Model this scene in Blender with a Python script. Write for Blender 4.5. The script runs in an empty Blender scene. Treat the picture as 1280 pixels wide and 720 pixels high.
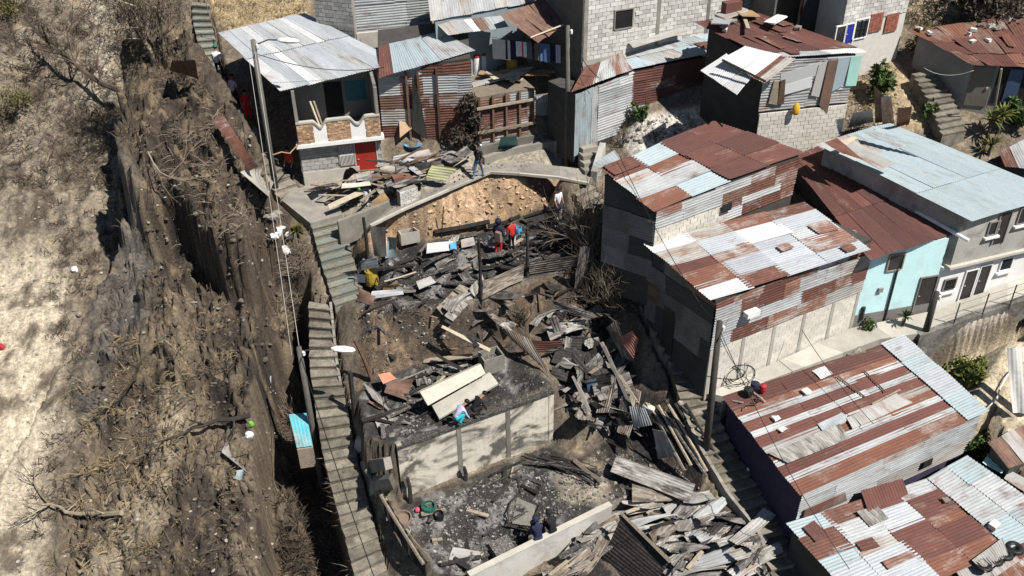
import bpy, math, random
import numpy as np
from mathutils import Vector, Matrix, geometry
random.seed(7)
SC = bpy.context.scene
COL = SC.collection
R = math.radians

# ------------------------------------------------------------------ camera
PITCH, DIST = R(34), 42.0
_dx, _dy = 25.0, 1720.0
_rho = math.hypot(_dx, _dy)
FPX = _rho * math.tan(PITCH)
ROLL = math.atan2(_dx, _dy)
CC = np.array([0, -DIST * math.cos(PITCH), DIST * math.sin(PITCH)])
_F = np.array([0, math.cos(PITCH), -math.sin(PITCH)])
_U = np.array([0, math.sin(PITCH), math.cos(PITCH)])
_R = np.array([1.0, 0, 0])
CU = math.cos(ROLL) * _U + math.sin(ROLL) * _R
CR = math.cos(ROLL) * _R - math.sin(ROLL) * _U
cam = bpy.data.objects.new('camera', bpy.data.cameras.new('camera'))
COL.objects.link(cam)
cam.matrix_world = Matrix(((CR[0], CU[0], -_F[0], CC[0]), (CR[1], CU[1], -_F[1], CC[1]), (CR[2], CU[2], -_F[2], CC[2]), (0, 0, 0, 1)))
cam.data.sensor_width = 36
cam.data.lens = 36 * FPX / 1280
cam.data.clip_start = 0.5
cam.data.clip_end = 2000
SC.camera = cam

# ------------------------------------------------------------------ sky, sun, exposure
SUN_EL = R(56)
_sh = np.array([0.82, -0.57]); _sh /= np.linalg.norm(_sh)
SUN = np.array([_sh[0] * math.cos(SUN_EL), _sh[1] * math.cos(SUN_EL), math.sin(SUN_EL)])
w = bpy.data.worlds.new('World'); SC.world = w; w.use_nodes = True
nt = w.node_tree
sky = nt.nodes.new('ShaderNodeTexSky'); sky.sky_type = 'NISHITA'; sky.sun_disc = False
sky.sun_elevation = SUN_EL; sky.sun_rotation = math.atan2(_sh[0], _sh[1]); sky.altitude = 1500
nt.links.new(sky.outputs[0], nt.nodes['Background'].inputs[0])
nt.nodes['Background'].inputs[1].default_value = 0.05
sl = bpy.data.lights.new('sun', 'SUN'); sl.energy = 5.0; sl.angle = R(0.5); sl.color = (1, 0.95, 0.88)
so = bpy.data.objects.new('sun', sl); COL.objects.link(so)
so.rotation_euler = Vector(SUN).to_track_quat('Z', 'Y').to_euler(); so.location = (20, -10, 40)
SC.view_settings.view_transform = 'Standard'; SC.view_settings.look = 'None'
SC.view_settings.gamma = 1; SC.view_settings.use_curve_mapping = False
SC.view_settings.exposure = 0.57

# ------------------------------------------------------------------ photo geometry: pixel -> place
def ray(px, py): return _F * FPX + CR * (px - 640) - CU * (py - 360)
def P(px, py, z):
    d = ray(px, py); return CC + d * ((z - CC[2]) / d[2])
def pix(q):
    v = np.asarray(q, float) - CC; Z = v @ _F
    return 640 + FPX * (v @ CR) / Z, 360 - FPX * (v @ CU) / Z
GR = 0.57
def Zp(px, py):
    d = ray(px, py); t = (GR * CC[1] - CC[2]) / (d[2] - GR * d[1]); return (CC + d * t)[2]
def PP(px, py): return P(px, py, Zp(px, py))
def VP(px, py, pt, dr):            # pixel ray meets the vertical plane through pt along dr
    n = np.array([-dr[1], dr[0], 0.0]); d = ray(px, py)
    return CC + d * (n.dot(np.asarray(pt) - CC) / n.dot(d))
def lerp(a, b, t): return np.asarray(a) * (1 - t) + np.asarray(b) * t
def rnd(a, b): return random.uniform(a, b)

# ------------------------------------------------------------------ mesh builder and tagging
ORG = {}
LABELS = {}
class MB:
    def __init__(s): s.v = []; s.f = []; s.m = []; s.uv = []; s.rv = []
    def face(s, idx, m=0, uv=None, rv=0.5):
        s.f.append(tuple(idx)); s.m.append(m); s.uv.append(uv); s.rv.append(rv)
    def poly(s, pts, m=0, uv=None, rv=0.5):
        b = len(s.v); s.v += [tuple(p) for p in pts]; s.face(range(b, b + len(pts)), m, uv, rv)
    def hexa(s, bot, top, m=0, rv=0.5):      # two loops of equal length, counter-clockwise seen from above
        n = len(bot); b = len(s.v); s.v += [tuple(p) for p in bot] + [tuple(p) for p in top]
        s.face([b + n + i for i in range(n)], m, None, rv); s.face([b + n - 1 - i for i in range(n)], m, None, rv)
        for i in range(n):
            j = (i + 1) % n; s.face((b + i, b + j, b + n + j, b + n + i), m, None, rv)
    def box(s, c, size, rot=None, m=0, rv=0.5, taper=1.0, jit=0.0):
        c = np.asarray(c, float); hx, hy, hz = [q / 2 for q in size]
        pts = []
        for z, k in ((-hz, 1), (hz, taper)):
            for x, y in ((-hx, -hy), (hx, -hy), (hx, hy), (-hx, hy)):
                p = np.array([x * k, y * k, z]) + (np.array([rnd(-jit, jit) for _ in range(3)]) if jit else 0)
                if rot is not None: p = rot @ p
                pts.append(c + p)
        s.hexa(pts[:4], pts[4:], m, rv)
    def tube(s, pts, r, n=6, m=0, rv=0.5, cap=True):
        pts = [np.asarray(p, float) for p in pts]; k = len(pts)
        rr = r if hasattr(r, '__len__') else [r] * k
        up = np.array([0, 0, 1.0]); b = len(s.v)
        for i, p in enumerate(pts):
            d = pts[min(i + 1, k - 1)] - pts[max(i - 1, 0)]; d /= (np.linalg.norm(d) + 1e-9)
            a = np.cross(d, up if abs(d[2]) < 0.95 else np.array([1.0, 0, 0])); a /= np.linalg.norm(a); c = np.cross(a, d)
            for j in range(n):
                t = 2 * math.pi * j / n
                s.v.append(tuple(p + rr[i] * (a * math.cos(t) + c * math.sin(t))))
        for i in range(k - 1):
            for j in range(n):
                j2 = (j + 1) % n
                s.face((b + i * n + j, b + i * n + j2, b + (i + 1) * n + j2, b + (i + 1) * n + j), m, None, rv)
        if cap:
            s.face([b + n - 1 - j for j in range(n)], m, None, rv); s.face([b + (k - 1) * n + j for j in range(n)], m, None, rv)
    def lathe(s, c, prof, n=12, m=0, rot=None, squash=1.0):     # prof: (r, z)
        b = len(s.v); c = np.asarray(c, float)
        for r, z in prof:
            for j in range(n):
                t = 2 * math.pi * j / n; p = np.array([r * math.cos(t), r * math.sin(t) * squash, z])
                s.v.append(tuple(c + (rot @ p if rot is not None else p)))
        for i in range(len(prof) - 1):
            for j in range(n):
                j2 = (j + 1) % n; s.face((b + i * n + j, b + i * n + j2, b + (i + 1) * n + j2, b + (i + 1) * n + j), m)
        s.face([b + n - 1 - j for j in range(n)], m); e = b + (len(prof) - 1) * n; s.face([e + j for j in range(n)], m)
    def grid(s, fn, nu, nv, m=0, uvs=(1, 1), rv=0.5):
        b = len(s.v)
        for j in range(nv + 1):
            for i in range(nu + 1): s.v.append(tuple(fn(i / nu, j / nv)))
        w_ = nu + 1
        for j in range(nv):
            for i in range(nu):
                u0, u1, v0, v1 = i / nu * uvs[0], (i + 1) / nu * uvs[0], j / nv * uvs[1], (j + 1) / nv * uvs[1]
                s.face((b + j * w_ + i, b + j * w_ + i + 1, b + (j + 1) * w_ + i + 1, b + (j + 1) * w_ + i), m, ((u0, v0), (u1, v0), (u1, v1), (u0, v1)), rv)
    def build(s, name, mats, parent=None, smooth=False, origin=None):
        me = bpy.data.meshes.new(name)
        if origin is None:
            if parent is not None: origin = ORG[parent.name]
            else:
                a = np.array(s.v); origin = np.array([(a[:, 0].min() + a[:, 0].max()) / 2, (a[:, 1].min() + a[:, 1].max()) / 2, a[:, 2].min()])
        origin = np.asarray(origin, float)
        me.from_pydata([(x - origin[0], y - origin[1], z - origin[2]) for x, y, z in s.v], [], s.f)
        if any(u is not None for u in s.uv):
            ul = me.uv_layers.new(name='uv'); k = 0; data = []
            for f, u in zip(s.f, s.uv):
                for q in range(len(f)): data += list(u[q]) if u is not None else [0, 0]
            ul.data.foreach_set('uv', data)
        at = me.attributes.new('rv', 'FLOAT', 'FACE'); at.data.foreach_set('value', s.rv)
        for mm in (mats if isinstance(mats, (list, tuple)) else [mats]): me.materials.append(mm)
        me.polygons.foreach_set('material_index', s.m)
        if smooth: me.polygons.foreach_set('use_smooth', [True] * len(s.f))
        me.update()
        o = bpy.data.objects.new(name, me); COL.objects.link(o)
        if parent is not None:
            o.parent = parent; po = ORG[parent.name]; o.location = tuple(origin - po)
        else: o.location = tuple(origin)
        ORG[o.name] = origin
        return o
def tag(o, label, cat, group=None):
    if label in LABELS and not (group and LABELS[label] == group): print('DUPLABEL', label)
    LABELS[label] = group
    o['label'] = label; o['category'] = cat
    if group: o['group'] = group
    return o
def thing(name, label, cat, loc, group=None):
    o = bpy.data.objects.new(name, None); COL.objects.link(o); o.location = tuple(loc); o.empty_display_size = 0.2
    ORG[o.name] = np.asarray(loc, float); return tag(o, label, cat, group)
def stuff(o): o['kind'] = 'stuff'; return o
def struct(o): o['kind'] = 'structure'; return o
def rotz(a): c, s_ = math.cos(a), math.sin(a); return np.array([[c, -s_, 0], [s_, c, 0], [0, 0, 1.0]])
def rotx(a): c, s_ = math.cos(a), math.sin(a); return np.array([[1.0, 0, 0], [0, c, -s_], [0, s_, c]])
def roty(a): c, s_ = math.cos(a), math.sin(a); return np.array([[c, 0, s_], [0, 1.0, 0], [-s_, 0, c]])

# ------------------------------------------------------------------ materials
class NT:
    def __init__(s, name):
        s.m = bpy.data.materials.new(name); s.m.use_nodes = True; s.t = s.m.node_tree; s.b = s.t.nodes['Principled BSDF']
        s.b.inputs['Specular IOR Level'].default_value = 0.25
    def n(s, typ, **kw):
        x = s.t.nodes.new('ShaderNode' + typ)
        for k, v in kw.items(): setattr(x, k, v)
        return x
    def l(s, a, b): s.t.links.new(a, b)
    def coord(s, uv=False, scale=(1, 1, 1), rand=True):
        tc = s.n('TexCoord'); mp = s.n('Mapping'); mp.inputs['Scale'].default_value = scale
        s.l(tc.outputs['UV' if uv else 'Object'], mp.inputs['Vector'])
        if rand:
            oi = s.n('ObjectInfo'); mu = s.n('Math', operation='MULTIPLY'); mu.inputs[1].default_value = 57.0
            s.l(oi.outputs['Random'], mu.inputs[0]); s.l(mu.outputs[0], mp.inputs['Location'])
        return mp.outputs[0]
    def noise(s, vec, scale, det=6, rough=0.6, dist=0.0):
        x = s.n('TexNoise'); x.inputs['Scale'].default_value = scale; x.inputs['Detail'].default_value = det; x.inputs['Roughness'].default_value = rough
        x.inputs['Distortion'].default_value = dist; s.l(vec, x.inputs['Vector']); return x.outputs['Fac']
    def ramp(s, fac, stops):
        x = s.n('ValToRGB'); e = x.color_ramp.elements
        while len(e) < len(stops): e.new(0.5)
        for q, (p, c) in zip(e, stops):
            q.position = p; q.color = (c[0], c[1], c[2], 1) if hasattr(c, '__len__') else (c, c, c, 1)
        s.l(fac, x.inputs[0]); return x.outputs[0]
    def mix(s, fac, a, b, mode='MIX'):
        x = s.n('Mix', data_type='RGBA', blend_type=mode)
        if hasattr(fac, 'links'): s.l(fac, x.inputs[0])
        else: x.inputs[0].default_value = fac
        for q, i in ((a, 6), (b, 7)):
            if hasattr(q, 'links'): s.l(q, x.inputs[i])
            else: x.inputs[i].default_value = (q[0], q[1], q[2], 1)
        return x.outputs[2]
    def bump(s, h, strength=0.3, dist=0.02):
        x = s.n('Bump'); x.inputs['Strength'].default_value = strength; x.inputs['Distance'].default_value = dist
        s.l(h, x.inputs['Height']); s.l(x.outputs[0], s.b.inputs['Normal'])
    def rand_bright(s, col, lo, hi, attr=False):
        if attr: src = s.n('Attribute', attribute_name='rv').outputs['Fac']
        else: src = s.n('ObjectInfo').outputs['Random']
        mr = s.n('MapRange'); mr.inputs[3].default_value = lo; mr.inputs[4].default_value = hi; s.l(src, mr.inputs[0])
        cb = s.n('CombineXYZ'); [s.l(mr.outputs[0], cb.inputs[i]) for i in range(3)]
        return s.mix(1.0, col, cb.outputs[0], 'MULTIPLY')
    def done(s, col, rough=0.9, metal=0.0):
        if hasattr(col, 'links'): s.l(col, s.b.inputs['Base Color'])
        else: s.b.inputs['Base Color'].default_value = (*col, 1)
        s.b.inputs['Roughness'].default_value = rough; s.b.inputs['Metallic'].default_value = metal
        return s.m
M = {}
def rough_mat(name, c1, c2, scale=4.0, c3=None, s3=22, rough=0.9, bump=0.4, bdist=0.02, lo=0.8, hi=1.15, attr=False, stain=None, metal=0, spec=None):
    k = NT(name); v = k.coord()
    col = k.mix(k.ramp(k.noise(v, scale), ((0.35, 0), (0.65, 1))), c1, c2)
    f = k.noise(v, s3, 5, 0.65)
    if c3 is not None: col = k.mix(k.ramp(f, ((0.52, 0), (0.66, 1))), col, c3)
    if stain is not None:
        col = k.mix(k.ramp(k.noise(v, 0.9, 6, 0.6, 0.6), ((0.48, 0), (0.66, 0.9))), col, stain)
    col = k.rand_bright(col, lo, hi, attr)
    if bump: k.bump(f, bump, bdist)
    if spec is not None: k.b.inputs['Specular IOR Level'].default_value = spec
    M[name] = k.done(col, rough, metal); return M[name]
def sheet_mat(name, base1, base2, rust=None, amount=0.5, rough=0.55, metal=0.0, lo=0.85, hi=1.12, ash=None, sharp=0.12):
    k = NT(name); v = k.coord(True, (1, 1, 1)); vs = k.coord(True, (2.2, 0.55, 1))
    col = k.mix(k.ramp(k.noise(vs, 1.6, 4), ((0.35, 0), (0.65, 1))), base1, base2)
    f = k.noise(v, 9, 6, 0.7)
    if rust is not None:
        a = k.n('Math', operation='ADD'); b = k.n('Math', operation='MULTIPLY'); b.inputs[1].default_value = 0.35
        w_ = k.n('Math', operation='MULTIPLY_ADD'); w_.inputs[1].default_value = 0.4; w_.inputs[2].default_value = -0.2; k.l(k.noise(k.coord(rand=False), 0.55, 5, 0.6), w_.inputs[0]); w2 = k.n('Math', operation='ADD'); k.l(w_.outputs[0], w2.inputs[0]); k.l(k.noise(vs, 1.1, 7, 0.68, 0.3), w2.inputs[1]); k.l(w2.outputs[0], a.inputs[0]); k.l(f, b.inputs[0]); k.l(b.outputs[0], a.inputs[1])
        p = 0.98 - 0.62 * amount
        col = k.mix(k.ramp(a.outputs[0], ((p - sharp, 0), (p + sharp, 1))), col, k.mix(k.ramp(k.noise(v, 3.0), ((0.35, 0), (0.7, 1))), rust, tuple(c * 0.5 for c in rust)))
    if ash is not None:
        col = k.mix(k.ramp(k.noise(vs, 2.3, 7, 0.7, 0.5), ((0.46, 0), (0.6, 1))), col, ash)
    dirt = k.mix(k.ramp(f, ((0.3, 0.25), (0.6, 0))), col, (0.12, 0.1, 0.085))
    k.bump(f, 0.25, 0.01)
    M[name] = k.done(k.rand_bright(dirt, lo, hi), rough, metal); return M[name]
RUST = (0.15, 0.062, 0.044)
sheet_mat('zinc_bright', (0.39, 0.415, 0.435), (0.32, 0.345, 0.365), RUST, 0.12, 0.45)
sheet_mat('zinc_white', (0.53, 0.54, 0.54), (0.45, 0.46, 0.47), (0.3, 0.2, 0.14), 0.15, 0.5)
sheet_mat('zinc_grey', (0.40, 0.42, 0.425), (0.30, 0.315, 0.32), RUST, 0.25)
sheet_mat('zinc_dull', (0.30, 0.30, 0.29), (0.38, 0.375, 0.355), (0.25, 0.15, 0.1), 0.35)
sheet_mat('zinc_spotted', (0.42, 0.43, 0.43), (0.34, 0.345, 0.34), (0.24, 0.12, 0.085), 0.62)
sheet_mat('zinc_blue', (0.29, 0.365, 0.395), (0.33, 0.39, 0.41), (0.30, 0.30, 0.28), 0.25, 0.5, lo=0.92, hi=1.06)
sheet_mat('zinc_old_blue', (0.26, 0.34, 0.38), (0.33, 0.38, 0.40), (0.22, 0.16, 0.13), 0.35)
sheet_mat('rust_red', (0.125, 0.048, 0.038), (0.095, 0.038, 0.031), (0.30, 0.21, 0.175), 0.2, 0.8)
sheet_mat('rust_dark', (0.082, 0.035, 0.030), (0.102, 0.042, 0.035), (0.24, 0.17, 0.145), 0.14, 0.8)
sheet_mat('rust_orange', (0.18, 0.072, 0.045), (0.135, 0.056, 0.038), (0.36, 0.30, 0.26), 0.3, 0.8)
sheet_mat('rust_mix', (0.40, 0.40, 0.39), (0.32, 0.31, 0.30), RUST, 0.78, 0.7)
sheet_mat('rust_brown', (0.19, 0.115, 0.085), (0.24, 0.15, 0.11), (0.14, 0.08, 0.06), 0.5, 0.85)
sheet_mat('burnt_sheet', (0.10, 0.095, 0.09), (0.17, 0.16, 0.145), (0.05, 0.045, 0.042), 0.6, 0.8, ash=(0.23, 0.22, 0.21))
sheet_mat('burnt_pale_sheet', (0.29, 0.277, 0.25), (0.235, 0.228, 0.215), (0.10, 0.085, 0.07), 0.5, 0.8, ash=(0.38, 0.37, 0.345))
sheet_mat('burnt_black_sheet', (0.022, 0.021, 0.022), (0.04, 0.036, 0.034), (0.012, 0.012, 0.012), 0.5, 0.75)
sheet_mat('burnt_brown_sheet', (0.20, 0.155, 0.115), (0.145, 0.11, 0.085), (0.06, 0.05, 0.045), 0.5, 0.85, ash=(0.3, 0.27, 0.23))
sheet_mat('pink_sheet', (0.36, 0.16, 0.13), (0.42, 0.20, 0.16), (0.28, 0.11, 0.08), 0.4, 0.7)
sheet_mat('cyan_sheet', (0.05, 0.36, 0.44), (0.12, 0.42, 0.47), (0.28, 0.36, 0.36), 0.45, 0.5, lo=1, hi=1)
sheet_mat('teal_sheet', (0.12, 0.33, 0.33), (0.18, 0.36, 0.36), (0.2, 0.2, 0.18), 0.4, 0.6)
sheet_mat('mint_sheet', (0.30, 0.58, 0.50), (0.36, 0.60, 0.54), (0.4, 0.4, 0.36), 0.2, 0.5)
sheet_mat('yellow_sheet', (0.50, 0.51, 0.24), (0.44, 0.45, 0.22), (0.36, 0.36, 0.3), 0.4, 0.6)
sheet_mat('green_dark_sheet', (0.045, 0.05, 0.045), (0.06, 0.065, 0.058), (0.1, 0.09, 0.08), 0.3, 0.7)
rough_mat('concrete', (0.27, 0.25, 0.215), (0.19, 0.178, 0.155), 2.5, (0.20, 0.19, 0.165), bump=0.35, stain=(0.17, 0.16, 0.14))
rough_mat('concrete_pale', (0.42, 0.40, 0.35), (0.34, 0.32, 0.28), 2.0, (0.34, 0.32, 0.28), bump=0.3)
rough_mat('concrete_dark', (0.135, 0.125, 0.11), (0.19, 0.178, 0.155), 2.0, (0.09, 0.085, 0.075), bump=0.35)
rough_mat('step_olive', (0.24, 0.23, 0.185), (0.165, 0.16, 0.13), 3.0, (0.11, 0.105, 0.085), 14, bump=0.6, bdist=0.04, lo=0.85, hi=1.2, stain=(0.15, 0.185, 0.175))
rough_mat('step_grey', (0.25, 0.225, 0.18), (0.16, 0.143, 0.115), 3.0, (0.10, 0.09, 0.075), 14, bump=0.6, bdist=0.04, lo=0.7, hi=1.2, stain=(0.085, 0.075, 0.062))
rough_mat('block', (0.40, 0.385, 0.355), (0.31, 0.30, 0.28), 3.0, (0.27, 0.26, 0.24), bump=0.3, lo=0.78, hi=1.15, attr=True)
rough_mat('block_white', (0.66, 0.645, 0.61), (0.58, 0.565, 0.53), 1.5, (0.50, 0.49, 0.46), bump=0.3, lo=0.78, hi=1.1, attr=True, stain=(0.40, 0.385, 0.355))
rough_mat('block_cream', (0.62, 0.585, 0.52), (0.53, 0.50, 0.44), 1.2, (0.42, 0.39, 0.34), bump=0.25, lo=0.88, hi=1.06, attr=True)
rough_mat('mortar', (0.30, 0.285, 0.255), (0.24, 0.225, 0.20), 4.0, bump=0.2)
rough_mat('mortar_pale', (0.50, 0.48, 0.44), (0.43, 0.41, 0.37), 4.0, bump=0.2)
rough_mat('plaster_grey', (0.25, 0.24, 0.225), (0.19, 0.182, 0.17), 1.2, (0.15, 0.145, 0.135), bump=0.15)
rough_mat('plaster_stain', (0.46, 0.445, 0.41), (0.37, 0.355, 0.325), 1.0, (0.26, 0.245, 0.22), bump=0.2, stain=(0.22, 0.21, 0.19))
rough_mat('plaster_white', (0.74, 0.74, 0.73), (0.67, 0.67, 0.66), 1.0, (0.62, 0.61, 0.59), bump=0.12, lo=1, hi=1, stain=(0.62, 0.60, 0.57))
rough_mat('paint_white', (0.78, 0.77, 0.74), (0.70, 0.69, 0.66), 2.0, bump=0.05, rough=0.6, lo=1, hi=1)
rough_mat('turquoise', (0.55, 0.80, 0.81), (0.50, 0.75, 0.77), 1.0, (0.44, 0.66, 0.67), bump=0.1, lo=1, hi=1, stain=(0.46, 0.62, 0.63))
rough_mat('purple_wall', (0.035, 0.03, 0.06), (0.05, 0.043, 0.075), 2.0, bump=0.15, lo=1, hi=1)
rough_mat('dark_room', (0.012, 0.012, 0.014), (0.02, 0.019, 0.02), 2.0, bump=0)
rough_mat('inner_dark', (0.05, 0.048, 0.045), (0.07, 0.066, 0.06), 2.0, bump=0.1)
rough_mat('char', (0.016, 0.015, 0.014), (0.03, 0.027, 0.025), 5.0, (0.055, 0.05, 0.047), 18, bump=0.8, lo=0.6, hi=1.6)
rough_mat('char_ash', (0.07, 0.066, 0.06), (0.035, 0.032, 0.03), 4.0, (0.22, 0.21, 0.195), 14, bump=0.8, lo=0.6, hi=1.6)
rough_mat('old_wood', (0.30, 0.255, 0.195), (0.22, 0.185, 0.14), 4.0, (0.15, 0.12, 0.09), 16, bump=0.6, lo=0.65, hi=1.35)
rough_mat('pale_wood', (0.44, 0.385, 0.30), (0.36, 0.31, 0.235), 4.0, (0.30, 0.25, 0.18), 16, bump=0.5, lo=0.7, hi=1.2)
rough_mat('brown_wood', (0.11, 0.065, 0.045), (0.15, 0.09, 0.06), 4.0, (0.07, 0.045, 0.035), 16, bump=0.5, lo=0.7, hi=1.3)
rough_mat('pole_concrete', (0.15, 0.145, 0.125), (0.11, 0.105, 0.092), 3.0, (0.085, 0.082, 0.07), bump=0.2, lo=0.7, hi=1.2)
rough_mat('pole_dark', (0.045, 0.04, 0.035), (0.065, 0.058, 0.05), 3.0, bump=0.4, lo=1, hi=1)
rough_mat('branch', (0.11, 0.085, 0.062), (0.065, 0.052, 0.04), 4.0, (0.05, 0.042, 0.035), bump=0.5)
rough_mat('branch_pale', (0.30, 0.25, 0.185), (0.22, 0.18, 0.13), 4.0, bump=0.5)
rough_mat('branch_black', (0.03, 0.027, 0.024), (0.05, 0.044, 0.038), 4.0, bump=0.5)
rough_mat('straw', (0.26, 0.20, 0.115), (0.17, 0.13, 0.075), 2.0, bump=0, lo=0.6, hi=1.3, attr=True)
rough_mat('twigs', (0.075, 0.057, 0.041), (0.042, 0.033, 0.026), 2.0, bump=0, lo=0.6, hi=1.7, attr=True)
rough_mat('leaf_green', (0.042, 0.075, 0.022), (0.065, 0.095, 0.028), 6.0, bump=0, lo=0.6, hi=1.5, attr=True, rough=0.6)
rough_mat('leaf_yellow', (0.13, 0.145, 0.03), (0.10, 0.12, 0.03), 6.0, bump=0, lo=0.6, hi=1.4, attr=True, rough=0.6)
rough_mat('leaf_olive', (0.11, 0.10, 0.03), (0.075, 0.075, 0.025), 6.0, bump=0, lo=0.6, hi=1.5, attr=True, rough=0.7)
rough_mat('leaf_dead', (0.05, 0.04, 0.033), (0.085, 0.066, 0.05), 6.0, bump=0, lo=0.5, hi=1.6, attr=True)
rough_mat('clay_stone', (0.42, 0.29, 0.18), (0.50, 0.38, 0.26), 3.0, (0.24, 0.17, 0.12), bump=0.8, attr=True, lo=0.5, hi=1.4)
rough_mat('clod', (0.085, 0.068, 0.053), (0.055, 0.044, 0.035), 3.0, (0.13, 0.105, 0.08), bump=0.8, attr=True, lo=0.5, hi=1.7)
rough_mat('stone', (0.30, 0.275, 0.235), (0.20, 0.185, 0.16), 3.0, (0.14, 0.13, 0.115), bump=0.6, attr=True, lo=0.4, hi=1.5)
rough_mat('ash_rubble', (0.10, 0.094, 0.088), (0.038, 0.035, 0.033), 3.0, (0.25, 0.24, 0.22), 9, bump=0.6, attr=True, lo=0.35, hi=2.6)
rough_mat('facing_stone', (0.46, 0.29, 0.17), (0.36, 0.21, 0.12), 7.0, (0.52, 0.40, 0.28), 9, bump=0.4, attr=True, lo=0.6, hi=1.3)
rough_mat('brick_red', (0.30, 0.11, 0.075), (0.24, 0.09, 0.065), 4.0, bump=0.3, attr=True, lo=0.75, hi=1.25)
rough_mat('door_red', (0.34, 0.03, 0.02), (0.29, 0.026, 0.018), 2.0, bump=0.05, rough=0.5, lo=1, hi=1)
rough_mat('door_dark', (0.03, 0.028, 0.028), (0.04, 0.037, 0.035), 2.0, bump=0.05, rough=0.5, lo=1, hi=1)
rough_mat('door_brown', (0.14, 0.10, 0.07), (0.16, 0.15, 0.125), 1.2, (0.10, 0.12, 0.12), bump=0.1, lo=1, hi=1)
rough_mat('door_blue', (0.025, 0.035, 0.30), (0.02, 0.03, 0.25), 2.0, bump=0, rough=0.5, lo=1, hi=1)
rough_mat('door_burgundy', (0.13, 0.012, 0.02), (0.10, 0.01, 0.018), 2.0, bump=0, rough=0.5, lo=1, hi=1)
def flat_mat(name, c, rough=0.6, metal=0):
    return rough_mat(name, c, tuple(q * 0.82 for q in c), 5.0, rough=rough, bump=0.08, lo=1, hi=1, metal=metal)
for nme, c in (('cloth_white', (0.74, 0.74, 0.76)), ('cloth_red', (0.52, 0.025, 0.03)), ('cloth_navy', (0.02, 0.022, 0.05)), ('cloth_black', (0.015, 0.015, 0.017)),
               ('jeans', (0.035, 0.06, 0.13)), ('jeans_blue', (0.09, 0.16, 0.30)), ('cloth_lav', (0.50, 0.48, 0.66)), ('cloth_turq', (0.02, 0.42, 0.52)), ('skin', (0.30, 0.165, 0.105)),
               ('hair', (0.012, 0.010, 0.009)), ('cap_green', (0.01, 0.16, 0.07)), ('cloth_pack', (0.20, 0.15, 0.12)), ('cloth_grey', (0.15, 0.16, 0.18)), ('shoe_pale', (0.55, 0.53, 0.50)),
               ('plastic_white', (0.76, 0.76, 0.75)), ('plastic_red', (0.36, 0.03, 0.035)), ('plastic_yellow', (0.62, 0.36, 0.02)), ('plastic_green', (0.02, 0.10, 0.075)), ('plastic_blue', (0.10, 0.32, 0.55)),
               ('plastic_black', (0.014, 0.014, 0.015)), ('drum_yellow', (0.40, 0.28, 0.04)), ('orange_tile', (0.52, 0.19, 0.11)), ('lime', (0.14, 0.45, 0.04)), ('tarp_white', (0.66, 0.64, 0.60)),
               ('mattress', (0.56, 0.53, 0.44)), ('pink', (0.60, 0.08, 0.16)), ('cable', (0.012, 0.012, 0.012)), ('cable_pale', (0.42, 0.41, 0.39)), ('board_brown', (0.34, 0.22, 0.12)), ('tarp_blue', (0.06, 0.09, 0.16)), ('cloth_teal', (0.05, 0.17, 0.20)), ('cap_red', (0.42, 0.05, 0.04))):
    flat_mat(nme, c, 0.8 if 'cloth' in nme else 0.55)
k = NT('glass_dark'); M['glass_dark'] = k.done((0.02, 0.025, 0.03), 0.08); k.b.inputs['Specular IOR Level'].default_value = 0.5
ROOFS = dict(
 A=[(275, 42, 8.6), (350, 113, 7.6), (500, 78, 7.6), (380, 18, 8.6)],
 B=[(474, 58, 8.1), (474, 97, 7.4), (592, 64, 8.1), (552, 40, 8.5)],
 E1=[(745, 60, 7.7), (716, 115, 6.75), (792, 87, 7.1), (772, 58, 7.9)],
 E2=[(753, 63, 7.8), (792, 86, 7.05), (928, 58, 7.3), (868, 36, 8.1)],
 F=[(868, 28, 9.3), (958, 72, 8.6), (1083, 65, 8.4), (950, 18, 9.5)],
 C2=[(752, 212, 6.0), (817, 263, 4.9), (1004, 190, 5.1), (893, 152, 6.2)],
 C=[(808, 305, 3.1), (888, 374, 2.6), (1086, 312, 2.7), (1003, 254, 3.3)],
 K=[(985, 199, 3.7), (1087, 323, 2.3), (1190, 291, 2.3), (1024, 184, 3.9)],
 J=[(1023, 181, 4.6), (1213, 275, 3.3), (1325, 242, 3.3), (1110, 154, 4.6)],
 H=[(1138, 38, 7.9), (1213, 80, 7.2), (1310, 86, 7.2), (1285, 20, 8.4)],
 D=[(905, 497, -1.8), (1000, 617, -2.7), (1232, 515, -2.7), (1130, 423, -1.8)],
 EL=[(985, 655, -4.2), (1080, 765, -5.0), (1262, 684, -5.0), (1160, 598, -4.2)],
 ER=[(1160, 598, -4.15), (1262, 684, -4.9), (1330, 655, -4.9), (1209, 571, -4.15)])
# ------------------------------------------------------------------ terrain: breaklines -> triangles -> height grid
X0, X1, Y0, Y1, STEP = -30.0, 30.0, -17.0, 32.0, 0.11
NX, NY = int((X1 - X0) / STEP) + 1, int((Y1 - Y0) / STEP) + 1
GX, GY = np.meshgrid(X0 + STEP * np.arange(NX), Y0 + STEP * np.arange(NY))
_rs = np.random.RandomState(3)
_lat = _rs.rand(256, 256)
def vnoise(x, y):
    xi = np.floor(x).astype(int); yi = np.floor(y).astype(int); fx = x - xi; fy = y - yi
    fx = fx * fx * (3 - 2 * fx); fy = fy * fy * (3 - 2 * fy)
    a = _lat[yi % 256, xi % 256]; b = _lat[yi % 256, (xi + 1) % 256]; c = _lat[(yi + 1) % 256, xi % 256]; d = _lat[(yi + 1) % 256, (xi + 1) % 256]
    return (a * (1 - fx) + b * fx) * (1 - fy) + (c * (1 - fx) + d * fx) * fy
def fbm(x, y, f, o=5, g=0.5):
    s = 0; a = 1; t = 0
    for i in range(o): s = s + a * vnoise(x * f + 17.3 * i, y * f + 9.1 * i); t += a; a *= g; f *= 2.03
    return s / t - 0.5
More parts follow.
